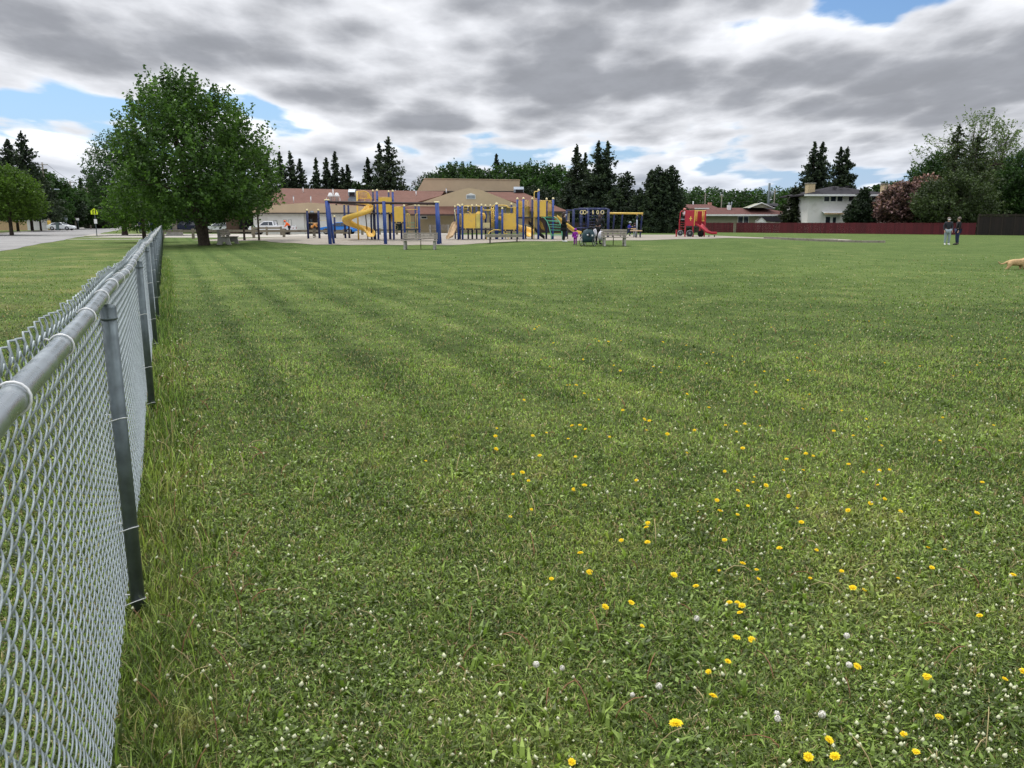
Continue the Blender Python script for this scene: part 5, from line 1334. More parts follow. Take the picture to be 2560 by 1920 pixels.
t_ = thing('street_name_sign', 'thin pale street name blade above the round sign', 'road sign', (wx(165, 158.4), 158.4, 0)); MB().box(wx(162, 158.4), wx(168.5, 158.4), 158.4, 158.43, wz(540.5, 158), wz(539, 158)).build('blade', M['white'], t_); MB().bar((wx(165, 158.4), 158.46, -.1), (wx(165, 158.4), 158.46, wz(539.5, 158)), .03, 6).build('post', M['galv_post'], t_)
Y = 100; x = wx(379, Y)
t_ = thing('blue_post', 'thick dark blue post standing at the far end of the fence', 'post', (x, Y, 0)); MB().bar((x, Y, -.1), (x, Y, wz(527, Y)), .2, 12).build('post', M['navy'], t_); MB().box(x-.3, x-.22, Y-.05, Y+.05, .9, wz(527, Y)).build('pale_strip', M['white'], t_)
Y = 90; x = wx(436, Y); t_ = thing('wooden_post', 'pale wooden post left of the maple trunk', 'post', (x, Y, 0)); MB().box(x-.22, x+.22, Y-.15, Y+.15, -.05, wz(551, Y)).build('post', M['pole'], t_, bevel=.03); MB().box(x-.8, x+.7, Y-.5, Y+.5, -.05, wz(574, Y)).build('footing', M['concrete'], t_, bevel=.05)
Y = 148; x = wx(142.5, Y); t_ = thing('utility_box', 'grey green utility cabinet beside the yellow pole guard', 'cabinet', (x, Y, 0)); MB().box(x-.27, x+.27, Y, Y+.5, -.05, wz(556, Y)).build('cabinet', mat('cabinet_green', S(84, 98, 96), .6), t_, bevel=.03); MB().box(x-.3, x+.3, Y-.03, Y+.53, wz(556, Y)+.002, wz(556, Y)+.07).build('lid', M['galv_post'], t_)

# ------------------------------------------------------------------ vehicles (length along local x, nose at -x)
def car(name, lab, loc, rz, paint, kind='sedan', group='vehicles parked around the playground'):
    t_ = thing(name, lab, {'sedan': 'car', 'pickup': 'pickup truck', 'suv': 'car'}[kind], loc, group, rz)
    if kind == 'pickup': L, W_, WB = 5.3, .92, 3.2; prof = [(-2.65, .45), (-2.66, .78), (-2.5, .98), (-1.45, 1.10), (-.85, 1.58), (.25, 1.60), (.42, 1.10), (2.6, 1.08), (2.64, .5)]; belt = 1.08; cab = [(-1.32, 1.10), (-.84, 1.50), (.16, 1.52), (.28, 1.10)]; rw = .37; fx, rx = -1.75, 1.55
    elif kind == 'suv': L, W_, WB = 4.6, .9, 2.7; prof = [(-2.3, .40), (-2.32, .75), (-2.2, .95), (-1.3, 1.08), (-.7, 1.62), (.9, 1.70), (2.0, 1.60), (2.3, 1.0), (2.3, .42)]; belt = 1.02; cab = [(-1.12, 1.08), (-.62, 1.55), (1.8, 1.55), (2.1, 1.05)]; rw = .36; fx, rx = -1.4, 1.4
    else: L, W_, WB = 4.5, .88, 2.65; prof = [(-2.25, .35), (-2.28, .60), (-2.15, .78), (-1.05, .95), (-.25, 1.38), (.55, 1.43), (1.25, 1.32), (1.85, 1.02), (2.25, .92), (2.26, .40)]; belt = .92; cab = [(-.86, .96), (-.18, 1.33), (.55, 1.37), (1.15, 1.26), (1.55, .98)]; rw = .33; fx, rx = -1.4, 1.3
    # body: wheel arches cut by sampling the lower edge
    low = []
    for cx_ in (rx, fx):
        for k in range(9): a = math.pi*k/8; low.append((cx_+math.cos(a)*(rw+.07), .33+math.sin(a)*(rw+.04)))
    z_l = .28
    poly = prof+[(rx+rw+.07, z_l)]+low[:9]+[(rx-rw-.07, z_l), (fx+rw+.07, z_l)]+low[9:]+[(fx-rw-.07, z_l)]
    def hw(z): return W_-max(0, z-belt)*.42-max(0, .5-z)*.12
    V = [(p[0], -hw(p[1]), p[1]) for p in poly]+[(p[0], hw(p[1]), p[1]) for p in poly]; n = len(poly)
    b = MB(); b.add(V, [tuple(range(n)), tuple(range(2*n-1, n-1, -1))]+[(i, i+n, (i+1) % n+n, (i+1) % n) for i in range(n)])
    b.build('body', paint, t_, local=True, bevel=.03)
    for s_ in (-1, 1):
        V = [(p[0], s_*(hw(p[1])+.006), p[1]) for p in cab]+[(p[0], s_*(hw(p[1])-.03), p[1]) for p in cab]; m_ = len(cab)
        w_ = MB().add(V, [tuple(range(m_)), tuple(range(2*m_-1, m_-1, -1))]+[(i, i+m_, (i+1) % m_+m_, (i+1) % m_) for i in range(m_)]).build('side_window', M['glass'], t_, local=True)
        xm = -.25 if kind == 'pickup' else .35
        MB().box(xm-.03, xm+.03, min(s_*(hw(1.2)+.004), s_*(hw(1.2)+.05)), max(s_*(hw(1.2)+.004), s_*(hw(1.2)+.05)), belt, belt+.36).build('pillar', paint, w_, local=True)
        MB().cbox((cab[0][0]+.12, s_*(W_+.07), belt+.08), (.10, .14, .12)).build('mirror', paint, t_, local=True, bevel=.02)
    ws = prof[3:5]; wn = MB(); (xa, za), (xb, zb) = ws; o_ = Vector((-(zb-za), 0, xb-xa)).normalized()*.008
    q = lambda f, s_: (xa+(xb-xa)*f+o_.x, s_*(hw(za+(zb-za)*f)-.10), za+(zb-za)*f+o_.z)
    wn.add([q(.12, -1), q(.12, 1), q(.9, 1), q(.9, -1)], [(0, 1, 2, 3)]).build('windscreen', M['glass'], t_, local=True)
    for cx_ in (fx, rx):
        for s_ in (-1, 1):
            y0, y1 = s_*(W_-.24), s_*(W_+.005)
            w_ = MB().tube([(cx_, y0, rw), (cx_, (y0+y1)/2, rw), (cx_, y1, rw)], [rw-.01, rw, rw-.015], 20).build('wheel', M['rubber'], t_, local=True)
            MB().tube([(cx_, y1-s_*.01, rw), (cx_, y1+s_*.006, rw)], rw*.62, 14).build('rim', M['rim'], w_, local=True)
    for s_ in (-1, 1):
        z = prof[1][1]+.06; MB().cbox((prof[0][0]+.02, s_*(W_-.22), z-.02), (.12, .34, .14)).build('headlight', M['lamp_clear'], t_, local=True, bevel=.02); xr = prof[-1][0]; MB().cbox((xr-.03, s_*(W_-.14), .78), (.10, .22, .18)).build('tail_light', M['lamp_red'], t_, local=True, bevel=.02)
    MB().cbox((prof[0][0]-.01, 0, .42), (.10, W_*1.9, .16)).build('bumper', M['hvac'] if kind == 'pickup' else paint, t_, local=True, bevel=.03)
    if kind == 'pickup':
        MB().box(.52, 2.5, -.78, .78, 1.083, 1.10).build('bed_shade_sheet', M['dark'], t_, local=True)  # flat sheet on the closed body, the bed's inner shade as colour
        r_ = MB(); r_.tube([(.45, -.75, 1.1), (.36, -.72, 1.68), (.36, .72, 1.68), (.45, .75, 1.1)], .035, 6); r_.tube([(1.5, -.8, 1.1), (1.5, -.8, 1.75), (1.5, .8, 1.75), (1.5, .8, 1.1)], .022, 6); r_.tube([(2.1, -.8, 1.1), (2.1, -.8, 1.75), (2.1, .8, 1.75), (2.1, .8, 1.1)], .022, 6)
        r_.build('roll_bar', M['galv_post'], t_, local=True)
    return t_
def atg(u, Y, dz=0.0): x = wx(u, Y); return (x, Y, h(x, Y)+dz)
car('pickup_truck', 'white pickup with open bed parked before the white school wall', atg(681, 98), .03, M['car_white'], 'pickup')
car('blue_car', 'bright blue sedan parked behind the spiral slide', atg(848, 96), -.03, M['car_blue'], 'sedan')
car('white_car', 'white sedan parked across the street by the utility cabinet', atg(153, 149), math.pi, M['car_white'], 'sedan')
car('white_suv', 'white tall vehicle under the maple beyond the fence end', atg(378, 168), .25, M['car_white'], 'suv')
car('navy_car', 'dark blue car in front of the white tall vehicle', atg(384, 158), .2, M['car_navy'], 'sedan')
car('small_white_car', 'pale car glimpsed behind the maple trunk', atg(547, 112), .1, M['car_white'], 'sedan')
car('dark_suv', 'dark car in the shade behind the wooden post', atg(470, 116), .1, M['car_navy'], 'suv')
# ------------------------------------------------------------------ play structures
def X4(x, Y): return cx(4, x, Y)
def Z4(y, Y): return cz(4, y, Y)
def X5(x, Y): return cx(5, x, Y)
def Z5(y, Y): return cz(5, y, Y)
def X6(x, Y): return cx(6, x, Y)
def Z6(y, Y): return cz(6, y, Y)
def X7(x, Y): return cx(7, x, Y)
def Z7(y, Y): return cz(7, y, Y)
def ppost(par, x, Y, zt, r=.062, m='blue', cap='cream', shape='ball'):
    p = MB().tube([(x, Y, h(x, Y)-.05), (x, Y, zt-.06)], r, 12)
    p.tube([(x, Y, zt-.62), (x, Y, zt-.58)], r+.008, 12)
    p = p.build('post', M[m], par)
    if cap:
        b = MB()
        if shape == 'ball': b.lathe((x, Y, zt-.075), [(r+.004, 0), (r+.008, .05), (r*.8, .10), (r*.3, .13)], 12)
        else: b.lathe((x, Y, zt-.07), [(r+.006, 0), (r+.006, .07), (r*.7, .09)], 12)
        b.build('post_cap', M[cap], p)
    return p
def panel(par, x0, x1, z0, z1, Y, m='yellow', name='panel', lugs=True):
    b = MB().box(x0, x1, Y-.03, Y+.03, z0, z1)
    p = b.build(name, M[m], par, bevel=.02)
    q = MB().bar((x0-.05, Y, z1+.03), (x1+.05, Y, z1+.03), .022, 6)
    if lugs: q.box(x0+.10, x0+.16, Y-.02, Y+.02, z0-.08, z0-.002).box(x1-.16, x1-.10, Y-.02, Y+.02, z0-.08, z0-.002)
    q.build('panel_frame', M['ymetal'], p)
    return p
def bars(par, x0, x1, z0, z1, Y, n, m='ymetal', r=.016, arch=True, name='guard_rail'):
    b = MB(); dz = .10 if arch else 0
    b.tube([(x0, Y, z0), (x0, Y, z1-dz), (x0+.06, Y, z1-.02), (x0+.14, Y, z1), (x1-.14, Y, z1), (x1-.06, Y, z1-.02), (x1, Y, z1-dz), (x1, Y, z0)] if arch else [(x0, Y, z0), (x0, Y, z1), (x1, Y, z1), (x1, Y, z0)], r*1.4, 6)
    b.bar((x0, Y, z0+.05), (x1, Y, z0+.05), r, 5)
    for k in range(1, n+1): x = x0+(x1-x0)*k/(n+1); b.bar((x, Y, z0+.05), (x, Y, z1), r, 5)
    return b.build(name, M[m], par)
def deck(par, x0, x1, y0, y1, z):
    d = MB().box(x0, x1, y0, y1, z-.09, z)
    return d.build('deck', M['deck'], par, bevel=.01)
def swept(par, name, m, path, width, lip, ups=None, th=.03):
    """U-shaped chute along a path"""
    pts = [Vector(p) for p in path]; N = len(pts); sec = [(-1, 1), (-.98, .45), (-.72, .10), (-.3, 0), (.3, 0), (.72, .10), (.98, .45), (1, 1)]
    V = []; K = len(sec)
    for i in range(N):
        t_ = (pts[min(i+1, N-1)]-pts[max(i-1, 0)]); t2 = Vector((t_.x, t_.y, 0)); t2 = t2.normalized() if t2.length > 1e-5 else Vector((1, 0, 0))
        s_ = Vector((t2.y, -t2.x, 0)); u_ = Vector((0, 0, 1))
        for a, b in sec: V.append(pts[i]+s_*a*width/2+u_*b*lip)
        for a, b in reversed(sec): V.append(pts[i]+s_*a*(width/2+th)+u_*(b*lip-(th if abs(a) < .99 else 0)))
    K2 = 2*K; F = [(i*K2+k, i*K2+(k+1) % K2, (i+1)*K2+(k+1) % K2, (i+1)*K2+k) for i in range(N-1) for k in range(K2)]
    F += [tuple(range(K2)), tuple((N-1)*K2+k for k in range(K2-1, -1, -1))]
    return MB().add(V, F, True).build(name, m, par)

# swing beam frame in front (three thick posts and a long brown beam)
YB_ = 50.0
sw = thing('playground_swing', 'long swing frame of three thick blue posts under a brown beam', 'swing frame', (X4(1300, YB_), YB_, h(X4(1300, YB_), YB_)))
for i, (x, yt) in enumerate(((425, 378), (1298, 395), (2105, 412))):
    xx = X4(x, YB_); xx2 = xx+(.08 if i == 0 else .0); zt = Z4(yt, YB_)
    p = MB().tube([(xx2+(.03 if i < 2 else .07), YB_, h(xx, YB_)-.05), (xx, YB_, zt)], .108, 14)
    if i != 1: p.tube([(xx2+.16, YB_+.45, h(xx, YB_)-.05), (xx+.03, YB_+.25, zt)], .08, 12)
    p = p.build('post', M['blue'], sw)
    cb = MB()
    if i != 1:
        for q in (-.06, .08): cb.lathe((xx+q, YB_+.02, zt+.002), [(.10, 0), (.10, .05), (.06, .08)], 12)
    else: cb.lathe((xx, YB_, zt+.002), [(.11, 0), (.10, .03)], 12)
    cb.build('post_cap', M['cream'] if i != 1 else M['blue'], p)
za, zb_ = Z4(400, YB_), Z4(425, YB_)
xa, xb = X4(445, YB_), X4(2085, YB_)
MB().tube([(xa, YB_+.02, za), ((xa+xb)/2, YB_+.02, (za+zb_)/2), (xb, YB_+.02, zb_)], .075, 12).build('beam', M['bbeam'], sw)
MB().tube([(xa, YB_+.3, za), (xa+1.8, YB_+2.6, za-.15)], .05, 8).build('rear_beam', M['bbeam'], sw)
b = MB()
for k in range(6): x = xa+.5+(xb-xa-1)*k/5; b.cbox((x, YB_+.02, (za+zb_)/2-.10), (.08, .10, .08))
b.build('hangers', M['fascia'], sw)
# rear pairs of blue posts
def twin(xa_, xb_, yt, yb, Y, lab, kind):
    t_ = thing(kind, lab, 'exercise bars', (X4((xa_+xb_)/2, Y), Y, h(X4(xa_, Y), Y)))
    for x in (xa_, xb_): ppost(t_, X4(x, Y), Y, Z4(yt, Y), .075, 'navy', 'cream')
    return t_
Y = 57.5
t_ = twin(117, 290, 517, 972, Y, 'pair of separate blue posts with a chin up bar before the white wall', 'chin_up_bar')
MB().bar((X4(117, Y), Y, Z4(720, Y)), (X4(290, Y), Y, Z4(725, Y)), .03, 8).build('bar', M['tan'], t_); MB().bar((X4(290, Y), Y, Z4(683, Y)), (X4(470, Y), Y, Z4(683, Y)), .018, 6).build('side_bar', M['cream'], t_)
t_ = thing('play_station', 'low and high twin blue posts joined by a dark plank left of the spiral slide', 'play station', (X4(600, Y), Y, h(X4(600, Y), Y)))
for x, yt in ((475, 615), (508, 615), (690, 428), (730, 428)): ppost(t_, X4(x, Y), Y+(.5 if x in (508, 730) else 0), Z4(yt, Y), .072, 'navy', 'cream')
MB().cbox((X4(610, Y), Y, Z4(872, Y)), (X4(735, Y)-X4(510, Y), .5, .12)).build('plank', M['railwood'], t_)
MB().tube([(X4(770, Y), Y, Z4(650, Y)), (X4(765, Y), Y, Z4(930, Y))], .015, 5).build('rope', M['cream'], t_)
# the yellow chin-up toy (springy bike) between the posts
t_ = thing('spring_rider', 'small orange yellow spring rider seen between the separate posts', 'spring rider', (X4(215, 60), 60, h(X4(215, 60), 60)))
r_ = MB(); Y = 60
r_.tube([(X4(175, Y), Y, Z4(790, Y)), (X4(215, Y), Y, Z4(755, Y)), (X4(262, Y), Y, Z4(728, Y))], .07, 8); r_.tube([(X4(205, Y), Y, Z4(725, Y)), (X4(230, Y), Y, Z4(755, Y)), (X4(260, Y), Y, Z4(780, Y))], .05, 8); r_.ball((X4(182, Y), Y, Z4(782, Y)), .10, 10, 8)
r_.build('body', mat('orange_plastic', S(232, 160, 84), .5), t_)
MB().tube([(X4(215, Y)+.12*math.cos(k*.9), Y+.12*math.sin(k*.9), h(X4(215, Y), Y)+(Z4(790, Y)-h(X4(215, Y), Y))*k/50) for k in range(51)], .015, 5).build('spring', M['fascia'], t_)

# --- structure with the spiral slide
YA = 54.0
pa = thing('spiral_slide_structure', 'play structure of blue posts and yellow panels with a yellow spiral slide', 'play structure', (X4(1315, YA), YA, h(X4(1315, YA), YA)))
dd_ = 1.15
zt_deck, zm_deck, zl_deck = Z4(566, YA), Z4(708, YA), Z4(812, YA)
for x, yt, dy in [(1198, 215, 0), (1437, 225, 0), (1135, 222, dd_), (1375, 232, dd_), (1385, 560, .5), (1095, 560, .6), (1605, 450, 0), (1555, 715, dd_), (1830, 447, 0), (1776, 445, dd_), (1150, 400, .3)]:
    ppost(pa, X4(x, YA+dy), YA+dy, Z4(yt, YA+dy), .068 if dy < .2 else .062, 'blue' if dy < .3 else 'navy', 'cream' if yt < 500 else None)  # rear posts take the darker blue, their shade put into the colour
deck(pa, X4(1100, YA), X4(1437, YA), YA+.02, YA+dd_, zt_deck); deck(pa, X4(1445, YA), X4(1600, YA), YA+.02, YA+dd_, zm_deck); deck(pa, X4(1615, YA), X4(1830, YA), YA+.02, YA+dd_, zl_deck)
panel(pa, X4(1215, YA), X4(1420, YA), Z4(558, YA), Z4(335, YA), YA); panel(pa, X4(1450, YA), X4(1594, YA), Z4(703, YA), Z4(480, YA), YA)
panel(pa, X4(1393, YA+.6), X4(1430, YA+.6), Z4(703, YA+.6), Z4(585, YA+.6), YA+.6, 'yellow', 'panel', False)
bars(pa, X4(1632, YA), X4(1690, YA), Z4(808, YA), Z4(575, YA), YA, 1); bars(pa, X4(1774, YA), X4(1826, YA), Z4(808, YA), Z4(577, YA), YA, 1)
bars(pa, X4(1085, YA+.4), X4(1180, YA+.4), Z4(590, YA+.4), Z4(470, YA+.4), YA+.4, 2)
MB().bar((X4(1590, YA), YA, Z4(520, YA)), (X4(1830, YA), YA, Z4(510, YA)), .02, 6).build('top_bar', M['ymetal'], pa)
# stairs / ladder up to the tower at the back
ld = MB(); 
for s_ in (0, .55): ld.bar((X4(1640, YA)+s_, YA+.1, h(0, 54)), (X4(1640, YA)+s_, YA+.3, zl_deck), .02, 6)
for k in range(5): z = h(0, 54)+.2+k*.22; ld.bar((X4(1640, YA), YA+.15, z), (X4(1640, YA)+.55, YA+.15, z), .016, 5)
ld.build('ladder', M['green_metal'], pa)
# spiral slide
xc, yc = X4(878, YA-.2), YA+.1
zt = Z4(230, YA); Rs = .74
sp = MB().tube([(xc, yc, h(xc, yc)-.05), (xc, yc, zt)], .055, 12).build('slide_pole', M['yellow'], pa)
path = []; zhi, zlo = Z4(520, YA), Z4(925, YA)
NS = 60; a0 = R(25); turn = -R(395)
for i in range(NS+1):
    f = i/NS; a = a0+turn*f*1.0; rr = Rs*(1 if f < .93 else 1+.15*(f-.93)/.07)
    path.append((xc+rr*math.cos(a), yc+rr*math.sin(a), zhi+(zlo-zhi)*(f if f < .9 else .9+(f-.9)*.9)))
path = [(xc+1.15, yc+.75, zhi+.08), (xc+.95, yc+.6, zhi+.04)]+path[1:]
last = path[-1]; prev = path[-3]; dv = Vector((last[0]-prev[0], last[1]-prev[1], 0)).normalized()
path += [(last[0]+dv.x*.2, last[1]+dv.y*.2, last[2]-.02), (last[0]+dv.x*.45, last[1]+dv.y*.45, last[2]-.03)]
swept(pa, 'spiral_slide', M['yellow'], path, .52, .30)
# cage over the slide entrance
cg = MB(); Yg = YA+.35; x0, x1 = X4(885, Yg), X4(1062, Yg); zt_, zb2 = Z4(238, Yg), Z4(345, Yg)
cg.tube([(x0, Yg, zb2), (x0, Yg, zt_), (x0+.5, Yg, zt_+.03), (x1-.15, Yg, zt_), (x1+.05, Yg, zt_-.12), (X4(1095, Yg), Yg, Z4(360, Yg)), (X4(1100, Yg), Yg, Z4(480, Yg))], .03, 8)
cg.bar((x0, Yg, zb2), (x1+.1, Yg, zb2), .028, 6)
for k in range(1, 9): x = x0+(x1-x0)*k/9; cg.bar((x, Yg, zb2), (x, Yg, zt_), .018, 5)
cg.tube([(x0+.02, Yg, zb2), (x0+.02, Yg, zb2-.6)], .028, 6); cg.bar((X4(1008, Yg), Yg, zb2), (X4(1008, Yg), Yg, zb2-.35), .022, 6)
cg.hexa([(x1-.05, Yg-.01, zb2), (x1+.28, Yg-.01, zb2-.05), (x1+.28, Yg+.02, zb2-.05), (x1-.05, Yg+.02, zb2), (x1-.05, Yg-.01, zt_-.1), (x1+.1, Yg-.01, zt_-.2), (x1+.1, Yg+.02, zt_-.2), (x1-.05, Yg+.02, zt_-.1)])
cg.build('entrance_cage', M['yellow'], pa)
MB().tube([(X4(870, YA+.1), YA+.1, Z4(430, YA)), (X4(960, YA), YA+.1, Z4(424, YA)), (X4(1060, YA), YA+.2, Z4(440, YA)), (X4(1085, YA), YA+.3, Z4(520, YA))], .05, 8).build('slide_hood', M['yellow'], pa)
MB().bar((X4(1005, YA+1), YA+1, Z4(480, YA+1)), (X4(1035, YA+1), YA+1, h(0, 54)), .035, 8).build('slide_support', M['fascia'], pa)
# teal circle toy panel beneath
tb = MB().box(X4(1465, YA+1), X4(1545, YA+1), YA+1.02, YA+1.06, Z4(835, YA+1), Z4(735, YA+1)).build('play_board', mat('dark_green_board', S(36, 62, 52), .6), pa)
MB().tube([(X4(1462, YA+1)+.18*math.sin(a*.3), YA+1.0, Z4(790, YA+1)+.16*math.cos(a*.3)) for a in range(0, 12)], .015, 5).build('ring', M['cream'], tb)

# --- large structure
YP = 54.0
pb = thing('play_structure', 'large play structure with many blue posts, yellow panels, climbers and slides', 'play structure', (X5(1000, YP), YP, h(X5(1000, YP), YP)))
D2 = 1.15
z_lo, z_hi = Z5(806, YP), Z5(630, YP)
for x, yt, dy, r, cp in [(355, 465, 1.3, .05, 1), (403, 440, 0, .066, 1), (428, 455, 1.15, .062, 1), (468, 440, 0, .066, 1), (555, 465, 1.15, .055, 1), (617, 448, 1.15, .062, 1), (685, 448, 1.15, .058, 1), (761, 440, 0, .066, 1), (823, 450, 1.15, .066, 1),
                          (897, 448, 1.15, .058, 1), (993, 422, 0, .10, 1), (1080, 492, -.3, .066, 1), (1220, 425, 1.15, .062, 1), (1311, 342, 0, .066, 1), (1403, 338, -.4, .070, 1), (1438, 735, 1.15, .058, 0), (1538, 342, .9, .062, 1), (1634, 212, -.1, .070, 1), (1757, 347, 1.0, .066, 1), (1857, 341, -.1, .070, 1), (1126, 475, 1.2, .025, 0)]:
    ppost(pb, X5(x, YP+dy), YP+dy, Z5(yt, YP+dy), r, 'blue' if dy < .5 else 'navy', 'cream' if cp else None)  # shade of the back row painted in by the darker blue
MB().tube([(X5(993, YP), YP, h(0, YP)), (X5(993, YP), YP, Z5(545, YP))], .115, 14).build('post_sleeve', M['blue'], pb)
deck(pb, X5(403, YP), X5(770, YP), YP+.02, YP+D2, z_lo); deck(pb, X5(775, YP), X5(1000, YP), YP+.02, YP+D2, z_lo-.02); deck(pb, X5(1000, YP), X5(1300, YP), YP+.02, YP+D2, Z5(826, YP)); deck(pb, X5(1305, YP), X5(1540, YP), YP+.0, YP+D2, z_hi); deck(pb, X5(1545, YP), X5(1865, YP), YP+.0, YP+D2, z_hi+.01)
panel(pb, X5(485, YP), X5(668, YP), Z5(803, YP), Z5(588, YP), YP); panel(pb, X5(1097, YP), X5(1290, YP), Z5(822, YP), Z5(583, YP), YP)
panel(pb, X5(1650, YP-.1), X5(1750, YP-.1), Z5(625, YP), Z5(390, YP), YP-.1); panel(pb, X5(1568, YP), X5(1622, YP), Z5(628, YP), Z5(385, YP), YP); panel(pb, X5(1328, YP+.3), X5(1388, YP+.3), Z5(628, YP), Z5(400, YP), YP+.3)
panel(pb, X5(1250, YP+1.1), X5(1290, YP+1.1), Z5(600, YP), Z5(480, YP), YP+1.1)
M['pale_yellow'] = mat('pale_yellow_plastic', S(222, 206, 116), .5)
panel(pb, X5(676, YP+.1), X5(742, YP+.1), Z5(806, YP), Z5(590, YP), YP+.1, 'pale_yellow')
MB().box(X5(778, YP), X5(885, YP), YP+.6, YP+.64, Z5(798, YP), Z5(718, YP)).build('panel', M['cream'], pb)
MB().prism([(X5(800, YP), Z5(600, YP)), (X5(840, YP), Z5(580, YP)), (X5(828, YP), Z5(705, YP))], YP+.95, YP+1.05).build('panel', M['blue'], pb)
bars(pb, X5(1785, YP-.05), X5(1835, YP-.05), z_hi+.05, Z5(380, YP), YP-.05, 2); bars(pb, X5(1425, YP-.1), X5(1487, YP-.1), z_hi+.02, Z5(372, YP), YP-.1, 2); bars(pb, X5(1330, YP-.05), X5(1362, YP-.05), Z5(500, YP), Z5(378, YP), YP-.05, 0)
bars(pb, X5(430, YP-.02), X5(455, YP-.02), Z5(780, YP), Z5(585, YP), YP-.02, 0)
for x0_, x1_, y in ((340, 480, 512), (400, 470, 580), (985, 1310, 575), (1150, 1440, 487), (470, 560, 505), (1640, 1860, 378)):
    MB().bar((X5(x0_, YP), YP+.03, Z5(y, YP)), (X5(x1_, YP), YP+.03, Z5(y, YP)), .018, 6).build('cross_bar', M['ymetal'] if y in (575, 487, 505, 378) else M['hvac'], pb)
def arch(pts, r=.028, m='ymetal', name='arch_rail', dy=.4):
    return MB().tube([(X5(a, YP+dy), YP+dy+(c if len(q) == 3 else 0), Z5(b, YP+dy)) for q in pts for (a, b, c) in [(q[0], q[1], q[2] if len(q) == 3 else 0)]], r, 7).build(name, M[m], pb)
arch([(485, 580), (488, 480), (510, 455), (570, 452), (600, 465), (610, 560)]); arch([(540, 552), (560, 548), (600, 570), (605, 585)], .022); arch([(700, 458), (750, 468), (765, 500), (780, 520), (850, 530), (920, 525)]); arch([(770, 480), (800, 520), (870, 522), (930, 505)], .025)
arch([(925, 470), (960, 450), (1100, 450), (1150, 458), (1185, 488)], .038); arch([(925, 500), (935, 560), (930, 800)], .035, dy=1.0); arch([(945, 600), (1000, 640), (940, 700), (935, 780)], .03, dy=.9); arch([(925, 500), (960, 530), (975, 545)], .03)
# loop ladder, drum and ball panels
lt = MB()
for s_ in (912, 948): lt.bar((X5(s_, YP+.9), YP+.9, Z5(470, YP)), (X5(s_, YP+.9), YP+.9, Z5(800, YP)), .028, 6)
for k in range(9): z = Z5(500+k*34, YP); lt.bar((X5(912, YP+.9), YP+.9, z), (X5(948, YP+.9), YP+.9, z), .022, 5)
lt.build('loop_ladder', M['ymetal'], pb)
MB().tube([(X5(722, YP+.7), YP+.45, Z5(598, YP)), (X5(722, YP+.7), YP+.9, Z5(598, YP))], .24, 16).build('crawl_tube', M['yellow'], pb)
MB().tube([(X5(1045, YP+.7), YP+.3, Z5(650, YP)), (X5(1045, YP+.7), YP+.9, Z5(650, YP))], .14, 14).build('crawl_tube', M['yellow'], pb)
MB().ball((X5(790, YP+.8), YP+.8, Z5(620, YP)), .16, 12, 8, (1, .6, 1.5)).build('bubble_panel', M['yellow'], pb)
# arched loop climber in front
cl_ = MB()
for o_ in (0, .45):
    cl_.tube([(X5(835, YP-1.0+o_), YP-1.0+o_, Z5(985, YP-1)), (X5(848, YP), YP-1.0+o_, Z5(930, YP-1)), (X5(890, YP), YP-1+o_, Z5(860, YP-1)), (X5(950, YP), YP-.9+o_, Z5(828, YP-1)), (X5(1020, YP), YP-.7+o_, Z5(828, YP-1)), (X5(1062, YP), YP-.4+o_*.6, Z5(835, YP))], .026, 7)
for (a, b) in ((848, 930), (872, 885), (905, 850), (950, 828), (990, 826)): cl_.bar((X5(a, YP), YP-1.0, Z5(b, YP-1)), (X5(a, YP), YP-.5, Z5(b, YP-1)), .02, 5)
cl_.build('arch_climber', M['ymetal'], pb)
arch([(1095, 858, -.4), (1115, 880, -.5), (1160, 892, -.6), (1170, 930, -.7), (1168, 985, -.7)], .03)
# small slide at the left end
swept(pb, 'small_slide', M['tan'], [(X5(360, YP), YP+.5, Z5(722, YP)), (X5(345, YP), YP+.5, Z5(750, YP)), (X5(310, YP), YP+.2, Z5(850, YP)), (X5(280, YP), YP-.1, Z5(935, YP)), (X5(240, YP), YP-.2, Z5(960, YP))], .45, .14)
MB().bar((X5(345, YP), YP+.2, Z5(505, YP)), (X5(372, YP), YP+.2, Z5(720, YP)), .03, 6).build('slide_rail', M['cream'], pb)
# yellow curved slide at the back
pth = []
for k in range(22):
    f = k/21; a = R(200)-R(210)*f; pth.append((X5(1330, YP+2)+.75*math.cos(a), YP+2.0+.75*math.sin(a), Z5(745, YP+2)+(Z5(930, YP+2)-Z5(745, YP+2))*f))
swept(pb, 'curved_slide', M['yellow'], pth, .5, .42)
# black ramp slide under the high deck
swept(pb, 'black_slide', M['black_plastic'], [(X5(1480, YP+.6), YP+.6, Z5(735, YP)), (X5(1530, YP), YP+.6, Z5(775, YP)), (X5(1640, YP), YP+.6, Z5(900, YP)), (X5(1735, YP), YP+.6, Z5(972, YP))], .6, .22)
MB().box(X5(1420, YP), X5(1520, YP), YP+.5, YP+.55, Z5(740, YP), Z5(640, YP)).build('panel', M['tan'], pb)
# ribbed stair rails
st_ = MB()
for k in range(5):
    a, b = 1585+k*12, 640+k*5; st_.tube([(X5(a, YP+1), YP+1.0, Z5(b, YP)), (X5(a+55, YP+1), YP+1.0, Z5(b+60, YP)), (X5(a+100, YP+1), YP+1.0, Z5(b+180, YP)), ], .018, 5)
st_.build('stair_rail', M['ymetal'], pb)
# fireman pole
MB().tube([(X5(1566, YP-.4), YP-.5, h(X5(1566, YP), YP)), (X5(1566, YP-.4), YP-.5, Z5(270, YP)), (X5(1572, YP), YP-.48, Z5(245, YP)), (X5(1590, YP), YP-.42, Z5(240, YP)), (X5(1628, YP), YP-.15, Z5(241, YP))], .028, 8).build('slide_down_pole', M['ymetal'], pb)
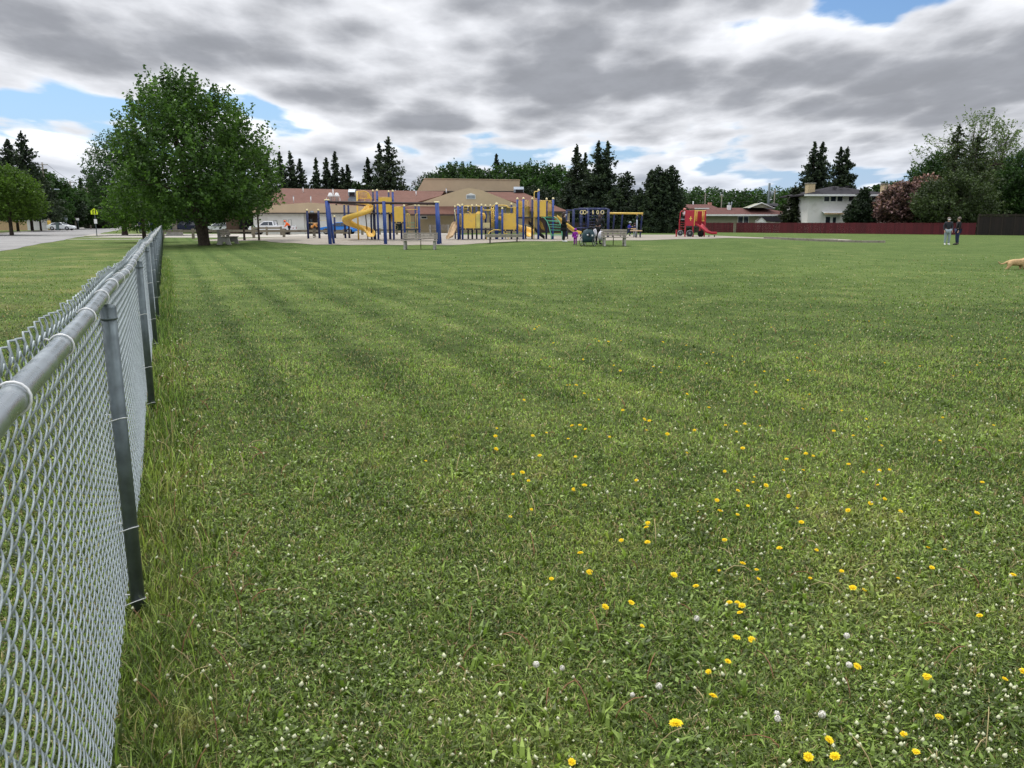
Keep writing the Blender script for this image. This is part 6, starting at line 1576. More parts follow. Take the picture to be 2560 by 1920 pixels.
# green arched climber
gc = MB(); PA = [(1675, 630, -.1), (1720, 640, -.4), (1765, 690, -.7), (1800, 780, -.95), (1828, 900, -1.1), (1838, 990, -1.15)]; PB = [(1868, 630, -.1), (1912, 645, -.4), (1955, 700, -.7), (1985, 790, -.95), (2000, 900, -1.1), (2005, 990, -1.15)]
for L_ in (PA, PB): gc.tube([(X5(a, YP+c), YP+c, Z5(b, YP+c)) for a, b, c in L_], .028, 7)
for (a, b, c), (d, e, f) in list(zip(PA, PB)): gc.bar((X5(a, YP+c), YP+c, Z5(b, YP+c)), (X5(d, YP+f), YP+f, Z5(e, YP+f)), .02, 5)
for k in range(5):
    i = 1+k*.8; i0 = int(i); t2 = i-i0; q = lambda L_: [L_[i0][n_]+(L_[i0+1][n_]-L_[i0][n_])*t2 for n_ in range(3)] if i0 < 5 else L_[5]
    (a, b, c), (d, e, f) = q(PA), q(PB); gc.bar((X5(a, YP+c), YP+c, Z5(b, YP+c)), (X5(d, YP+f), YP+f, Z5(e, YP+f)), .02, 5)
gc.build('arched_climber', M['green_metal'], pb)
# long straight slide to the right
swept(pb, 'straight_slide', M['yellow'], [(X5(1880, YP+.6), YP+.7, Z5(640, YP)), (X5(1930, YP+.6), YP+.9, Z5(668, YP)), (X5(2150, YP+.6), YP+1.3, Z5(830, YP)), (X5(2225, YP+.6), YP+1.4, Z5(880, YP)), (X5(2290, YP+.6), YP+1.5, Z5(893, YP))], .5, .18)
MB().box(X5(2085, YP+.6), X5(2110, YP), YP+1.0, YP+1.1, h(5, 55)-.05, Z5(800, YP)).build('slide_support', M['fascia'], pb)

# --- blue climbing frame with rings
YR_ = 61.0
rf_ = thing('climbing_gym', 'blue climbing frame with hanging rings and net in front of the spruces', 'climbing frame', (X6(800, YR_), YR_, h(X6(800, YR_), YR_)))
for x, dy in ((445, 0), (300, 2.2), (745, 0), (1165, 0), (1010, 2.2), (600, 2.2)):
    ppost(rf_, X6(x, YR_+dy), YR_+dy, Z6(675, YR_), .095 if dy == 0 else .07, 'navy', None)
tb = MB(); 
for a, b, y, dy in ((285, 470, 712, 0), (445, 1170, 690, 0), (600, 1190, 662, 2.2), (465, 835, 1078, 0)): tb.bar((X6(a, YR_), YR_+dy, Z6(y, YR_)), (X6(b, YR_), YR_+dy, Z6(y, YR_)), .045, 8)
for x in (760, 1010, 1175): tb.bar((X6(x, YR_), YR_, Z6(690, YR_)), (X6(x, YR_), YR_+2.2, Z6(665, YR_)), .04, 6)
tb.build('overhead_beam', M['navy'], rf_)
nt_ = MB()
for x in (565, 632, 700): nt_.bar((X6(x, YR_), YR_+.05, Z6(700, YR_)), (X6(x, YR_), YR_+.05, Z6(1075, YR_)), .02, 5)
for y in (850, 1000): nt_.bar((X6(560, YR_), YR_+.05, Z6(y, YR_)), (X6(705, YR_), YR_+.05, Z6(y, YR_)), .02, 5)
for k in range(6): nt_.bar((X6(800+k*65, YR_), YR_+2.1, Z6(700, YR_)), (X6(800+k*65, YR_), YR_+2.1, Z6(1100, YR_)), .014, 4)
for k in range(6): nt_.bar((X6(790, YR_), YR_+2.1, Z6(760+k*62, YR_)), (X6(1160, YR_), YR_+2.1, Z6(760+k*62, YR_)), .014, 4)
nt_.build('climbing_net', M['navy'], rf_)
for x, w in ((615, 1), (672, 1), (748, .4), (845, .3), (943, .6), (1040, .9)):
    x_, z_ = X6(x, YR_), Z6(752, YR_); r_ = MB().tube([(x_+.13*w*math.cos(a*math.pi/8), YR_+.13*(1-w)*math.cos(a*math.pi/8), z_+.13*math.sin(a*math.pi/8)) for a in range(16)], .028, 6, closed=True).build('ring', M['cream'], rf_)
    MB().bar((x_, YR_, z_+.13), (x_, YR_, Z6(692, YR_)), .012, 4).build('chain', M['fascia'], r_)
# --- yellow beam swing
YS_ = 63.0
s2 = thing('playground_swing', 'swing set with a yellow top beam and thin blue legs by the spruces', 'swing set', (X6(1500, YS_), YS_, h(X6(1500, YS_), YS_)))
MB().tube([(X6(1175, YS_), YS_, Z6(772, YS_)), (X6(1880, YS_), YS_, Z6(776, YS_))], .075, 10).build('beam', M['ymetal'], s2)
for x, xo in ((1290, 0), (1458, 0), (1865, 5), (1770, -4)):
    MB().tube([(X6(x+xo, YS_), YS_+.9, h(X6(x, YS_), YS_)-.05), (X6(x, YS_), YS_, Z6(790, YS_))], .06, 8).build('leg', M['navy'], s2)
for x in (1750, 1855): MB().hexa([(X6(x-8, YS_), YS_-.1, Z6(790, YS_)), (X6(x+14, YS_), YS_-.1, Z6(825, YS_)), (X6(x+14, YS_), YS_+.1, Z6(825, YS_)), (X6(x-8, YS_), YS_+.1, Z6(790, YS_)), (X6(x-6, YS_), YS_-.1, Z6(779, YS_)), (X6(x+16, YS_), YS_-.1, Z6(812, YS_)), (X6(x+16, YS_), YS_+.1, Z6(812, YS_)), (X6(x-6, YS_), YS_+.1, Z6(779, YS_))]).build('bracket', M['ymetal'], s2)
# --- small table with benches by the swing
YT_ = 60.0
tb = thing('play_table', 'low tan topped table with a pale post beside the swing set', 'table', (X6(1745, YT_), YT_, h(X6(1745, YT_), YT_)))
zg = h(X6(1745, YT_), YT_)
MB().cbox((X6(1750, YT_), YT_, Z6(1135, YT_)), (X6(1855, YT_)-X6(1635, YT_), .8, .07)).build('top', M['tan'], tb, bevel=.02); MB().cbox((X6(1715, YT_), YT_+.5, Z6(1096, YT_)), (X6(1765, YT_)-X6(1660, YT_), .35, .08)).build('shelf', M['tan'], tb, bevel=.02)
MB().tube([(X6(1775, YT_), YT_+.3, zg-.05), (X6(1775, YT_), YT_+.3, Z6(905, YT_))], .05, 8).build('post', M['hvac'], tb); MB().tube([(X6(1840, YT_), YT_, zg-.05), (X6(1840, YT_), YT_, Z6(1140, YT_))], .04, 8).build('leg', M['navy'], tb)

# --- red vehicle-shaped play structure
YV = 63.0
rv = thing('red_play_structure', 'red ambulance shaped play structure with yellow cross, wheels and short slide', 'play structure', (X7(640, YV), YV, h(X7(640, YV), YV)))
zg = h(X7(640, YV), YV)
for x, yt, yb, dy in ((517, 470, 840, 0), (622, 470, 845, 0), (665, 560, 845, .9), (793, 470, 845, .2), (470, 600, 770, .9), (408, 745, 840, .3), (770, 480, 845, 1.2)):
    MB().box(X7(x-8, YV), X7(x+8, YV), YV+dy-.07, YV+dy+.07, zg-.05 if yb > 800 else Z7(yb, YV), Z7(yt, YV)).build('post', M['red'], rv, bevel=.015)
pn = MB().box(X7(518, YV), X7(630, YV), YV-.12, YV-.075, Z7(690, YV), Z7(474, YV)).build('side_panel', M['red'], rv, bevel=.02)
xm, zm = X7(582, YV), Z7(588, YV); w_ = X7(600, YV)-X7(564, YV)
cr_ = MB(); cr_.prism([(xm-w_*.16, zm-w_/2*1.6), (xm+w_*.16, zm-w_/2*1.6), (xm+w_*.16, zm-w_*.16), (xm+w_/2, zm-w_*.16), (xm+w_/2, zm+w_*.16), (xm+w_*.16, zm+w_*.16), (xm+w_*.16, zm+w_/2*1.6), (xm-w_*.16, zm+w_/2*1.6), (xm-w_*.16, zm+w_*.16), (xm-w_/2, zm+w_*.16), (xm-w_/2, zm-w_*.16), (xm-w_*.16, zm-w_*.16)], YV-.135, YV-.122)
cr_.build('yellow_cross', M['ymetal'], pn)
for k in (0, 1): MB().box(X7(632, YV)+k*.02, X7(640, YV), YV-.1, YV-.05, Z7(690, YV), Z7(470, YV)).build('edge_trim', M['ymetal'], rv) if k == 0 else None
MB().box(X7(668, YV), X7(790, YV), YV+.95, YV+1.0, Z7(680, YV), Z7(485, YV)).build('back_panel', M['red'], rv, bevel=.02)
MB().box(X7(790, YV)-.0, X7(803, YV), YV+.1, YV+.9, Z7(690, YV), Z7(470, YV)).build('end_panel', M['red'], rv, bevel=.02)
deck(rv, X7(518, YV), X7(790, YV), YV-.06, YV+.95, Z7(695, YV))
yr = MB(); yr.bar((X7(645, YV), YV-.05, Z7(478, YV)), (X7(790, YV), YV-.05, Z7(480, YV)), .035, 6)
for a in (650, 668): yr.bar((X7(a, YV), YV-.05, Z7(480, YV)), (X7(a, YV), YV-.05, Z7(625, YV)), .03, 6)
for a in (745, 765): yr.bar((X7(a, YV), YV-.05, Z7(480, YV)), (X7(a, YV), YV-.05, Z7(618, YV)), .03, 6)
yr.bar((X7(740, YV), YV-.05, Z7(620, YV)), (X7(775, YV), YV-.05, Z7(622, YV)), .03, 6)
yr.build('yellow_rail', M['ymetal'], rv)
MB().tube([(X7(480, YV), YV+.5, Z7(780, YV)), (X7(452, YV), YV+.5, Z7(700, YV)), (X7(458, YV), YV+.5, Z7(560, YV)), (X7(462, YV), YV+.5, Z7(500, YV)), (X7(480, YV), YV+.5, Z7(480, YV)), (X7(505, YV), YV+.5, Z7(500, YV))], .04, 8).build('front_hoop', M['red'], rv)
MB().box(X7(468, YV), X7(510, YV), YV+.1, YV+.9, Z7(606, YV), Z7(590, YV)).build('bonnet', M['hvac'], rv)
for k in range(4): MB().bar((X7(455, YV), YV+.1+k*.02, Z7(640+k*32, YV)), (X7(515, YV), YV+.1+k*.02, Z7(640+k*32, YV)), .015, 5).build('rung', M['red'], rv)
for x, yy, r in ((446, 790, .22), (576, 795, .27), (745, 800, .24)):
    dy = -.16 if x != 745 else .2
    w_ = MB().tube([(X7(x, YV), YV+dy, Z7(yy, YV)), (X7(x, YV), YV+dy+.10, Z7(yy, YV))], r, 20).build('wheel', M['rubber'], rv)
    if x != 745:
        q = MB().tube([(X7(x, YV)+r*.93*math.cos(a*math.pi/12), YV+dy-.012, Z7(yy, YV)+r*.93*math.sin(a*math.pi/12)) for a in range(24)], .018, 5, closed=True)
        for k in range(6): a = k*math.pi/6; q.bar((X7(x, YV)-r*.7*math.cos(a), YV+dy-.01, Z7(yy, YV)-r*.7*math.sin(a)), (X7(x, YV)+r*.7*math.cos(a), YV+dy-.01, Z7(yy, YV)+r*.7*math.sin(a)), .008, 4)
        q.build('spokes', M['rim'], w_)
swept(rv, 'slide', M['red'], [(X7(690, YV), YV-.1, Z7(685, YV)), (X7(715, YV), YV-.35, Z7(700, YV)), (X7(800, YV), YV-.7, Z7(785, YV)), (X7(850, YV), YV-.8, Z7(800, YV)), (X7(915, YV), YV-.85, Z7(800, YV))], .62, .17)
for x in (810, 887): MB().box(X7(x, YV)-.03, X7(x, YV)+.03, YV-.95, YV-.89, zg-.05, Z7(812, YV)).build('slide_leg', M['fascia'], rv)

# ------------------------------------------------------------------ benches
def bench(name, lab, loc, rz, w=1.95, s=1.0, sy=1.0, base=None):
    """concrete ended bench facing local -y; back at +y"""
    t_ = thing(name, lab, 'bench', loc, 'concrete ended park benches', rz)
    for s_ in (-1, 1):
        x0 = s_*(w/2-.16); pr = [(-.42, 0), (-.36, .12), (-.30, .40), (-.34, .46), (.16, .46), (.20, .50), (.30, .90), (.42, .90), (.40, .50), (.44, .12), (.50, 0), (.18, 0), (.10, .16), (-.08, .16), (-.16, 0)]
        MB().prismx([(p[0], p[1]) for p in pr], x0-.055, x0+.055).build('concrete_end', M['concrete'], t_, local=True, bevel=.015)
    for k in range(3): MB().box(-w/2, w/2, -.34+k*.17, -.34+k*.17+.15, .462, .50).build('seat_slat', M['wood'], t_, local=True, bevel=.006)
    for k in range(3):
        z = .56+k*.125; y = .20+.10*(z-.5)/.4*1.0
        MB().hexa([(-w/2, y-.05, z), (w/2, y-.05, z), (w/2, y-.015, z), (-w/2, y-.015, z), (-w/2, y-.022, z+.105), (w/2, y-.022, z+.105), (w/2, y+.013, z+.105), (-w/2, y+.013, z+.105)]).build('back_slat', M['wood'], t_, local=True, bevel=.006)
    MB().box(-.02, .02, .43, .46, -.05, .93).build('back_strap', M['fascia'], t_, local=True)
    return t_
x = X4(1835, 45); bench('bench', 'weathered bench seen from behind in front of the right swing post', (x, 45, h(x, 45)), 0.0, 1.95)
x = X6(1300, 45.5); bench('bench', 'pale bench seen from behind beside the stroller', (x, 45.5, h(x, 45.5)), 0.0, 1.45)
x = wx(569, 50.5); 
o = bench('bench', 'grey bench seen end on just right of the maple trunk', (x, 50.5, h(x, 50.5)), R(90), 1.8)
x = X5(115, 72); bench('bench', 'far pale bench before the beige school wall', (x, 72, h(x, 72)), R(180), 1.9)
x = X4(2060, 72); 
bt = thing('flat_bench', 'flat backless bench with dark legs in front of the large play structure', 'bench', (X5(1100, 49), 49, h(X5(1100, 49), 49)))
zt = Z5(893, 49); zb_ = h(X5(1100, 49), 49)
for k in range(2): MB().box(X5(818, 49), X5(1388, 49), 48.75+k*.22, 48.95+k*.22, zt-.19, zt).build('plank', M['wood'], bt, bevel=.01)
for a in (890, 1305): MB().box(X5(a-10, 49), X5(a+10, 49), 48.8, 49.12, zb_-.05, zt-.192).build('leg', M['fascia'], bt)
# sand border timbers
for u0, u1, v, Y, lab in ((1912, 2100, 601, 63.5, 'long grey timber edging lying in the grass right of the playground'), (2040, 2220, 603.5, 60, 'second grey timber edging nearer the two standing people'), (1955, 2060, 606, 58.5, 'short grey timber edging in front of the long ones')):
    xa, xb = wx(u0, Y), wx(u1, Y); b = MB()
    n_ = 3
    t_ = thing('timber_edging', lab, 'timber edging', ((xa+xb)/2, Y, h((xa+xb)/2, Y)), 'timber edging at the sand area')
    for k in range(n_):
        a, c = xa+(xb-xa)*k/n_+.02, xa+(xb-xa)*(k+1)/n_-.02; za = h(a, Y); zc = h(c, Y); MB().hexa([(a, Y, za-.05), (c, Y+.1, zc-.05), (c, Y+.3, zc-.05), (a, Y+.2, za-.05), (a, Y, za+.14), (c, Y+.1, zc+.14), (c, Y+.3, zc+.14), (a, Y+.2, za+.14)]).build('timber', M['wood'], t_, bevel=.015)

# ------------------------------------------------------------------ people
def skin_obj(name, pts, edges, rad, m, parent, sub=1, root=0):
    me = bpy.data.meshes.new(name+'_src'); me.from_pydata([tuple(p) for p in pts], edges, [])
    o = bpy.data.objects.new(name+'_src', me); C.objects.link(o)
    md = o.modifiers.new('s', 'SKIN'); md.use_smooth_shade = True; md.branch_smoothing = .3
    sv = me.skin_vertices[0].data
    for i, r in enumerate(rad): sv[i].radius = (r, r) if not hasattr(r, '__len__') else r; sv[i].use_root = (i == root)
    sb = o.modifiers.new('u', 'SUBSURF'); sb.levels = sub; sb.render_levels = sub
    bpy.context.view_layer.update()
    dg = bpy.context.evaluated_depsgraph_get(); m2 = bpy.data.meshes.new_from_object(o.evaluated_get(dg))
    bpy.data.objects.remove(o); m2.name = name; m2.materials.clear(); m2.materials.append(m)
    m2.polygons.foreach_set('use_smooth', [True]*len(m2.polygons))
    r_ = bpy.data.objects.new(name, m2); C.objects.link(r_); r_.parent = parent
    return r_
BASE = dict(pel=(0, 0, .95), spi=(0, 0, 1.13), che=(0, 0, 1.33), nek=(0, 0, 1.47), chin=(0, -.02, 1.55), head=(0, -.015, 1.63), crown=(0, 0, 1.70), nose=(0, -.115, 1.615),
            hl=(.10, 0, .90), kl=(.11, -.02, .50), al=(.11, .02, .09), tl=(.13, -.14, .045), hr=(-.10, 0, .90), kr=(-.11, -.02, .50), ar=(-.11, .02, .09), tr=(-.13, -.14, .045),
            sl=(.18, .0, 1.42), el=(.24, .02, 1.14), wl=(.25, -.06, .90), sr=(-.18, .0, 1.42), er=(-.24, .02, 1.14), wr=(-.25, -.06, .90))
def person(lab, loc, rz=0.0, height=1.72, pose=None, top='black_cloth', legs='black_cloth', shoe='shoe_dark', hair='hair', hat=None, mask=None, longhair=False, coat=0.0, child=False, bulk=1.0, hood=False, cat='person', group=None, seat=0.0):
    J = {k: Vector(v) for k, v in BASE.items()}
    for k, v in (pose or {}).items(): J[k] = Vector(v)
    s_ = height/1.72
    t_ = thing('person', lab, cat, loc, group, rz, 1.0)
    hs = 1.35 if child else 1.0
    J = {k: v*s_ for k, v in J.items()}
    if child:
        c_ = J['chin']
        for k in ('head', 'crown', 'nose'): J[k] = c_+(J[k]-c_)*hs
    names = ['pel', 'spi', 'che', 'nek', 'chin', 'head', 'crown', 'nose', 'hl', 'kl', 'al', 'tl', 'hr', 'kr', 'ar', 'tr', 'sl', 'el', 'wl', 'sr', 'er', 'wr']
    rad = dict(pel=.125, spi=.115, che=.135, nek=.055, chin=.068*hs, head=.098*hs, crown=.062*hs, nose=.02, hl=.095, kl=.06, al=.042, tl=.03, hr=.095, kr=.06, ar=.042, tr=.03, sl=.06, el=.042, wl=.03, sr=.06, er=.042, wr=.03)
    ix = {k: i for i, k in enumerate(names)}
    E = [('pel', 'spi'), ('spi', 'che'), ('che', 'nek'), ('nek', 'chin'), ('chin', 'head'), ('head', 'crown'), ('head', 'nose'), ('pel', 'hl'), ('hl', 'kl'), ('kl', 'al'), ('al', 'tl'), ('pel', 'hr'), ('hr', 'kr'), ('kr', 'ar'), ('ar', 'tr'), ('che', 'sl'), ('sl', 'el'), ('el', 'wl'), ('che', 'sr'), ('sr', 'er'), ('er', 'wr')]
    pts = [J[n] for n in names]; rr = [rad[n]*s_ for n in names]; ed = [(ix[a], ix[b]) for a, b in E]
    for sd_, w, e in ((1, 'wl', 'el'), (-1, 'wr', 'er')):       # hands: palm, four fingers, thumb
        d = (J[w]-J[e]).normalized(); side = d.cross(Vector((sd_*.8, -.6, 0))).normalized(); pi_ = len(pts); pts.append(J[w]+d*.06*s_); rr.append((.030*s_, .020*s_)); ed.append((ix[w], pi_))
        for k in range(4):
            b = pts[pi_]+side*(k-1.5)*.017*s_+d*.03*s_; L_ = (.055, .065, .06, .045)[k]*s_
            n0 = len(pts); pts += [b, b+d*L_*.6, b+d*L_+Vector((0, -.012, 0))*s_]; rr += [.009*s_, .008*s_, .006*s_]; ed += [(pi_, n0), (n0, n0+1), (n0+1, n0+2)]
        b = pts[pi_]-side*.03*s_; n0 = len(pts); pts += [b, b+(d-side*.6).normalized()*.035*s_]; rr += [.010*s_, .008*s_]; ed += [(pi_, n0), (n0, n0+1)]
    skin_obj('body', pts, ed, rr, M['skin'], t_, 1)
    def sub(name, keys, es, grow, m, extra=()):
        k_ = list(keys); i_ = {k: n for n, k in enumerate(k_)}; P_ = [J[k] if k in J else k_ for k in k_]; rr_ = [(rad[k]*s_*bulk+grow) for k in k_]
        return skin_obj(name, [J[k] for k in k_], [(i_[a], i_[b]) for a, b in es], rr_, m, t_, 1)
    J['chest2'] = J['che']; 
    sub('jacket', ['pel', 'spi', 'che', 'nek', 'sl', 'el', 'wl', 'sr', 'er', 'wr'], [('pel', 'spi'), ('spi', 'che'), ('che', 'nek'), ('che', 'sl'), ('sl', 'el'), ('el', 'wl'), ('che', 'sr'), ('sr', 'er'), ('er', 'wr')], .022*s_, M[top])
    sub('trousers', ['pel', 'hl', 'kl', 'al', 'hr', 'kr', 'ar'], [('pel', 'hl'), ('hl', 'kl'), ('kl', 'al'), ('pel', 'hr'), ('hr', 'kr'), ('kr', 'ar')], .014*s_, M[legs])
    if coat:
        p0 = J['pel']; MB().lathe(p0-Vector((0, 0, coat*s_)), [(.20*s_, 0), (.205*s_, coat*s_*.5), (.175*s_, coat*s_), (.14*s_, coat*s_+.1*s_)], 16).build('coat_skirt', M[top], t_, local=True)
    for a, b in (('al', 'tl'), ('ar', 'tr')):
        A, B = J[a], J[b]; d = (B-A); d = d.normalized() if d.length > 0 else Vector((0, -1, 0))
        MB().tube([A-d*.05*s_-Vector((0, 0, .02*s_)), A.lerp(B, .3)-Vector((0, 0, .015*s_)), B-Vector((0, 0, .002*s_)), B+d*.05*s_-Vector((0, 0, .004*s_))], [.045*s_, .052*s_, .045*s_, .026*s_], 10).build('shoe', M[shoe], t_, local=True)
    hc = J['head']; up = (J['crown']-J['chin']).normalized(); hr_ = .105*hs*s_
    # face: eyes, mouth, ears
    fwd_ = (J['nose']-J['head']); fwd_ = (fwd_-up*fwd_.dot(up)).normalized(); sdv = up.cross(fwd_).normalized()
    ey = MB()
    for q in (-1, 1): ey.ball(hc+fwd_*hr_*.88+sdv*q*.032*s_*hs+up*.012*s_, .011*s_*hs, 8, 6)
    ey.ball(hc+fwd_*hr_*.86-up*.055*s_*hs, .014*s_*hs, 8, 5, (1.6, .6, .5)); ey.build('eyes', M['sclera'], t_, local=True)
    er = MB()
    for q in (-1, 1): er.ball(hc+sdv*q*hr_*.95, .022*s_*hs, 8, 6, (.5, .8, 1.3))
    er.build('ears', M['skin'], t_, local=True)
    if not hood:
        hm = MB(); c_ = hc-fwd_*.018*s_+up*.025*s_; hm.ball(c_, hr_*1.10, 14, 9, (1, 1, .98))
        if longhair: hm.tube([c_-fwd_*.02, c_-fwd_*.07*s_-up*.12*s_, c_-fwd_*.09*s_-up*.28*s_], [.095*s_, .09*s_, .05*s_], 10)
        hm.build('hair', M[hair], t_, local=True)
    if hat: MB().lathe(hc+up*.02*s_-fwd_*.01*s_, [(hr_*1.12, -.0), (hr_*1.18, .03*s_), (hr_*1.08, .08*s_*hs), (hr_*.7, .125*s_*hs), (.02, .145*s_*hs)], 14).build('hat', M[hat], t_, local=True)
    if hood: MB().ball(hc-fwd_*.03*s_+up*.015, hr_*1.28, 12, 8).build('hood', M[top], t_, local=True)
    if mask: MB().ball(hc+fwd_*.050*s_-up*.035*s_, hr_*.72, 10, 7, (1, 1, .8)).build('face_mask', M[mask], t_, local=True)
    return t_
def PX(c, x, Y): return {4: X4, 5: X5, 6: X6, 7: X7}[c](x, Y)
def at_(x, Y): return (x, Y, h(x, Y)+.01)
HOLD = dict(el=(.24, -.04, 1.16), wl=(.09, -.20, 1.22), er=(-.24, -.04, 1.16), wr=(-.07, -.21, 1.24))
person('woman in black coat and leggings with white shoes, holding something before her chest', at_(X6(248, 48.5), 48.5), R(75), 1.70, {**HOLD, 'tl': (.12, -.14, .045)}, 'black_cloth', 'black_cloth', 'shoe_white', 'hair', None, 'white_cloth', True, coat=.30, bulk=1.22)
person('toddler in a bright purple snowsuit standing by the stroller', at_(X6(488, 46), 46), R(-20), .86, {'el': (.30, -.05, 1.15), 'wl': (.32, -.15, .95), 'er': (-.30, -.05, 1.15), 'wr': (-.32, -.15, .95)}, 'purple', 'purple', 'shoe_dark', 'hair', 'purple', None, child=True, bulk=1.25)
LEANP = dict(che=(0, -.10, 1.30), nek=(0, -.17, 1.42), chin=(0, -.22, 1.50), head=(0, -.24, 1.58), crown=(0, -.23, 1.65), nose=(0, -.34, 1.56), sl=(.18, -.13, 1.38), sr=(-.18, -.13, 1.38), el=(.23, -.22, 1.12), wl=(.16, -.42, 1.02), er=(-.23, -.22, 1.12), wr=(-.16, -.42, 1.02))
x = X6(965, 46.6)
pl = person('person in black leaning over beside the stroller with reddish hair', at_(x, 46.6), R(150), 1.74, LEANP, 'black_cloth', 'black_cloth', 'shoe_dark', 'hair', None, 'white_cloth', True, bulk=1.15)
bgm = thing('white_bag', 'full white bag hanging between the person in black and the bench', 'bag', (X6(1030, 46.2), 46.2, h(x, 46.2)))
z = Z6(1190, 46.2); sb_ = MB().lathe((X6(1030, 46.2), 46.2, z-.42), [(.02, .0), (.17, .03), (.21, .2), (.19, .38), (.13, .50), (.05, .56)], 12).build('sack', M['white_cloth'], bgm)
MB().tube([(X6(1030, 46.2)+.06*math.cos(a*.5), 46.2, z+.13+.09*math.sin(a*.5)) for a in range(0, 7)], .012, 5).build('handle', M['white_cloth'], bgm)
bg2 = thing('white_bag', 'small white bag hanging at the left of the person in black', 'bag', (X6(893, 46.2), 46.2, h(x, 46.2)))
MB().lathe((X6(893, 46.2), 46.2, Z6(1260, 46.2)), [(.02, .0), (.10, .03), (.12, .2), (.09, .38), (.03, .50)], 12).build('sack', M['white_cloth'], bg2)
RUN = dict(hl=(.09, 0, .9), kl=(.10, -.25, .62), al=(.10, -.05, .25), tl=(.10, -.18, .20), kr=(-.10, .14, .52), ar=(-.10, .40, .14), tr=(-.10, .34, .03), el=(.24, .16, 1.18), wl=(.24, .0, 1.02), er=(-.24, -.14, 1.18), wr=(-.22, -.34, 1.25), pel=(0, -.02, .93), che=(0, -.08, 1.31), nek=(0, -.1, 1.45), chin=(0, -.13, 1.53), head=(0, -.13, 1.61), crown=(0, -.12, 1.68), nose=(0, -.23, 1.6))
person('child in a blue jacket running towards the low table', (X6(1600, 61), 61, h(10, 61)+.0), R(80), 1.10, RUN, 'blue_cloth', 'denim', 'shoe_dark', 'hair', 'pale_denim', None, child=True)
person('child standing behind the low table, only jeans showing', at_(X6(1718, 61), 61), R(170), 1.0, None, 'denim', 'pale_denim', 'shoe_dark', 'hair', None, None, child=True)
zc = Z7(697, 63)
person('child with pink hood and white top standing up on the red play structure', (X7(498, 63.6), 63.6, zc+.18), R(-60), 1.12, HOLD, 'white_cloth', 'black_cloth', 'shoe_dark', 'hair', 'pink_cloth', None, child=True)
x = cx(3, 905, 96.3)
BEND = dict(spi=(0, -.06, 1.12), che=(0, -.22, 1.28), nek=(0, -.34, 1.36), chin=(0, -.42, 1.42), head=(0, -.47, 1.48), crown=(0, -.49, 1.56), nose=(0, -.58, 1.45), sl=(.18, -.26, 1.32), sr=(-.18, -.26, 1.32), el=(.22, -.34, 1.05), wl=(.2, -.5, .95), er=(-.22, -.3, 1.05), wr=(-.18, -.5, .92))
person('worker in an orange shirt bending at the tail of the white pickup', at_(x, 96.3), R(-80), 1.78, BEND, 'orange', 'black_cloth', 'shoe_dark', 'hair', 'orange', None, bulk=1.15)
x = cx(8, 1518, 53.5)
person('man with white face mask, dark jacket and pale jeans on the open field', at_(x, 53.5), R(-15), 1.76, {'wl': (.22, -.10, .92), 'wr': (-.22, -.1, .92)}, 'grey_cloth', 'pale_denim', 'shoe_white', 'hair_grey', None, 'white_cloth', bulk=1.25)
x = cx(8, 1612, 53.9)
person('man all in dark clothes facing the man in pale jeans', at_(x, 53.9), R(-100), 1.78, None, 'black_cloth', 'denim', 'shoe_dark', 'hair_grey', None, None, bulk=1.2)
for u, hh, tp_, lg, lab, ch in ((349.5, 1.72, 'navy_c', 'denim', 'adult in navy among the small group at the road end', False), (341, 1.15, 'black_cloth', 'black_cloth', 'left child in dark clothes beside the adult in navy', True), (358, 1.25, 'pink_d', 'black_cloth', 'child in dark red right of the adult in navy', True), (364.5, 1.05, 'white_cloth', 'pale_denim', 'smallest child in pale clothes at the right of the small group', True)):
    if tp_ == 'navy_c': M.setdefault('navy_c', mat('navy_cloth', S(26, 32, 62), .9))
    if tp_ == 'pink_d': M.setdefault('pink_d', mat('dark_red_cloth', S(130, 40, 58), .9))
    Y = 112 if not ch else 111; person(lab, at_(wx(u, Y), Y), R(160), hh*1.0, None, tp_, lg, 'shoe_dark', 'hair', None, None, child=ch, group='group of people at the end of the road')

# ------------------------------------------------------------------ stroller (two-wheel bicycle trailer style)
Y = 45.6; x = X6(745, Y); zg = h(x, Y)
tr_ = thing('stroller', 'dark teal covered child trailer stroller with spoked wheels beside the bench', 'stroller', (x, Y, zg))
xl, xr = X6(595, Y), X6(885, Y)
zt = Z6(1095, Y); zb_ = Z6(1375, Y)
bm_ = MB(); prf = [(.02, 0), (-.02, .18), (.02, .42), (.14, .62), (.32, .66), (.62, .55), (.75, .30), (.72, .0)]
HH = zt-zb_
V = []; nP = len(prf)
for i, (xx, k) in enumerate(((xl+.10, .62), (xl+.18, .88), (xl+.38, 1.0), (xr-.30, 1.0), (xr-.10, .92), (xr-.02, .7))):
    for p in prf: V.append((xx, Y-.35+p[0], zb_+p[1]/.66*HH*k))
F = [(i*nP+k, i*nP+(k+1) % nP, (i+1)*nP+(k+1) % nP, (i+1)*nP+k) for i in range(5) for k in range(nP)]+[tuple(range(nP)), tuple(5*nP+k for k in range(nP-1, -1, -1))]
bm_.add(V, F, True).build('cover', M['teal'], tr_)
MB().box(xl+.42, xr-.30, Y-.40, Y-.36, zb_+HH*.42, zb_+HH*.72).build('rear_window', M['black_plastic'], tr_)
cg = MB()
for k in range(7): cg.cbox((xl+.42+k*.09, Y-.1+(k % 2)*.1, zt+.02+(k % 3)*.02), (.09, .10, .08))
cg.build('cargo', M['black_cloth'], tr_)
MB().cbox((xl+.62, Y-.44, zb_+HH*.52), (.09, .03, .09)).ball((xr-.42, Y-.41, zb_+HH*.55), .045, 8, 6).build('reflector', M['white_cloth'], tr_)
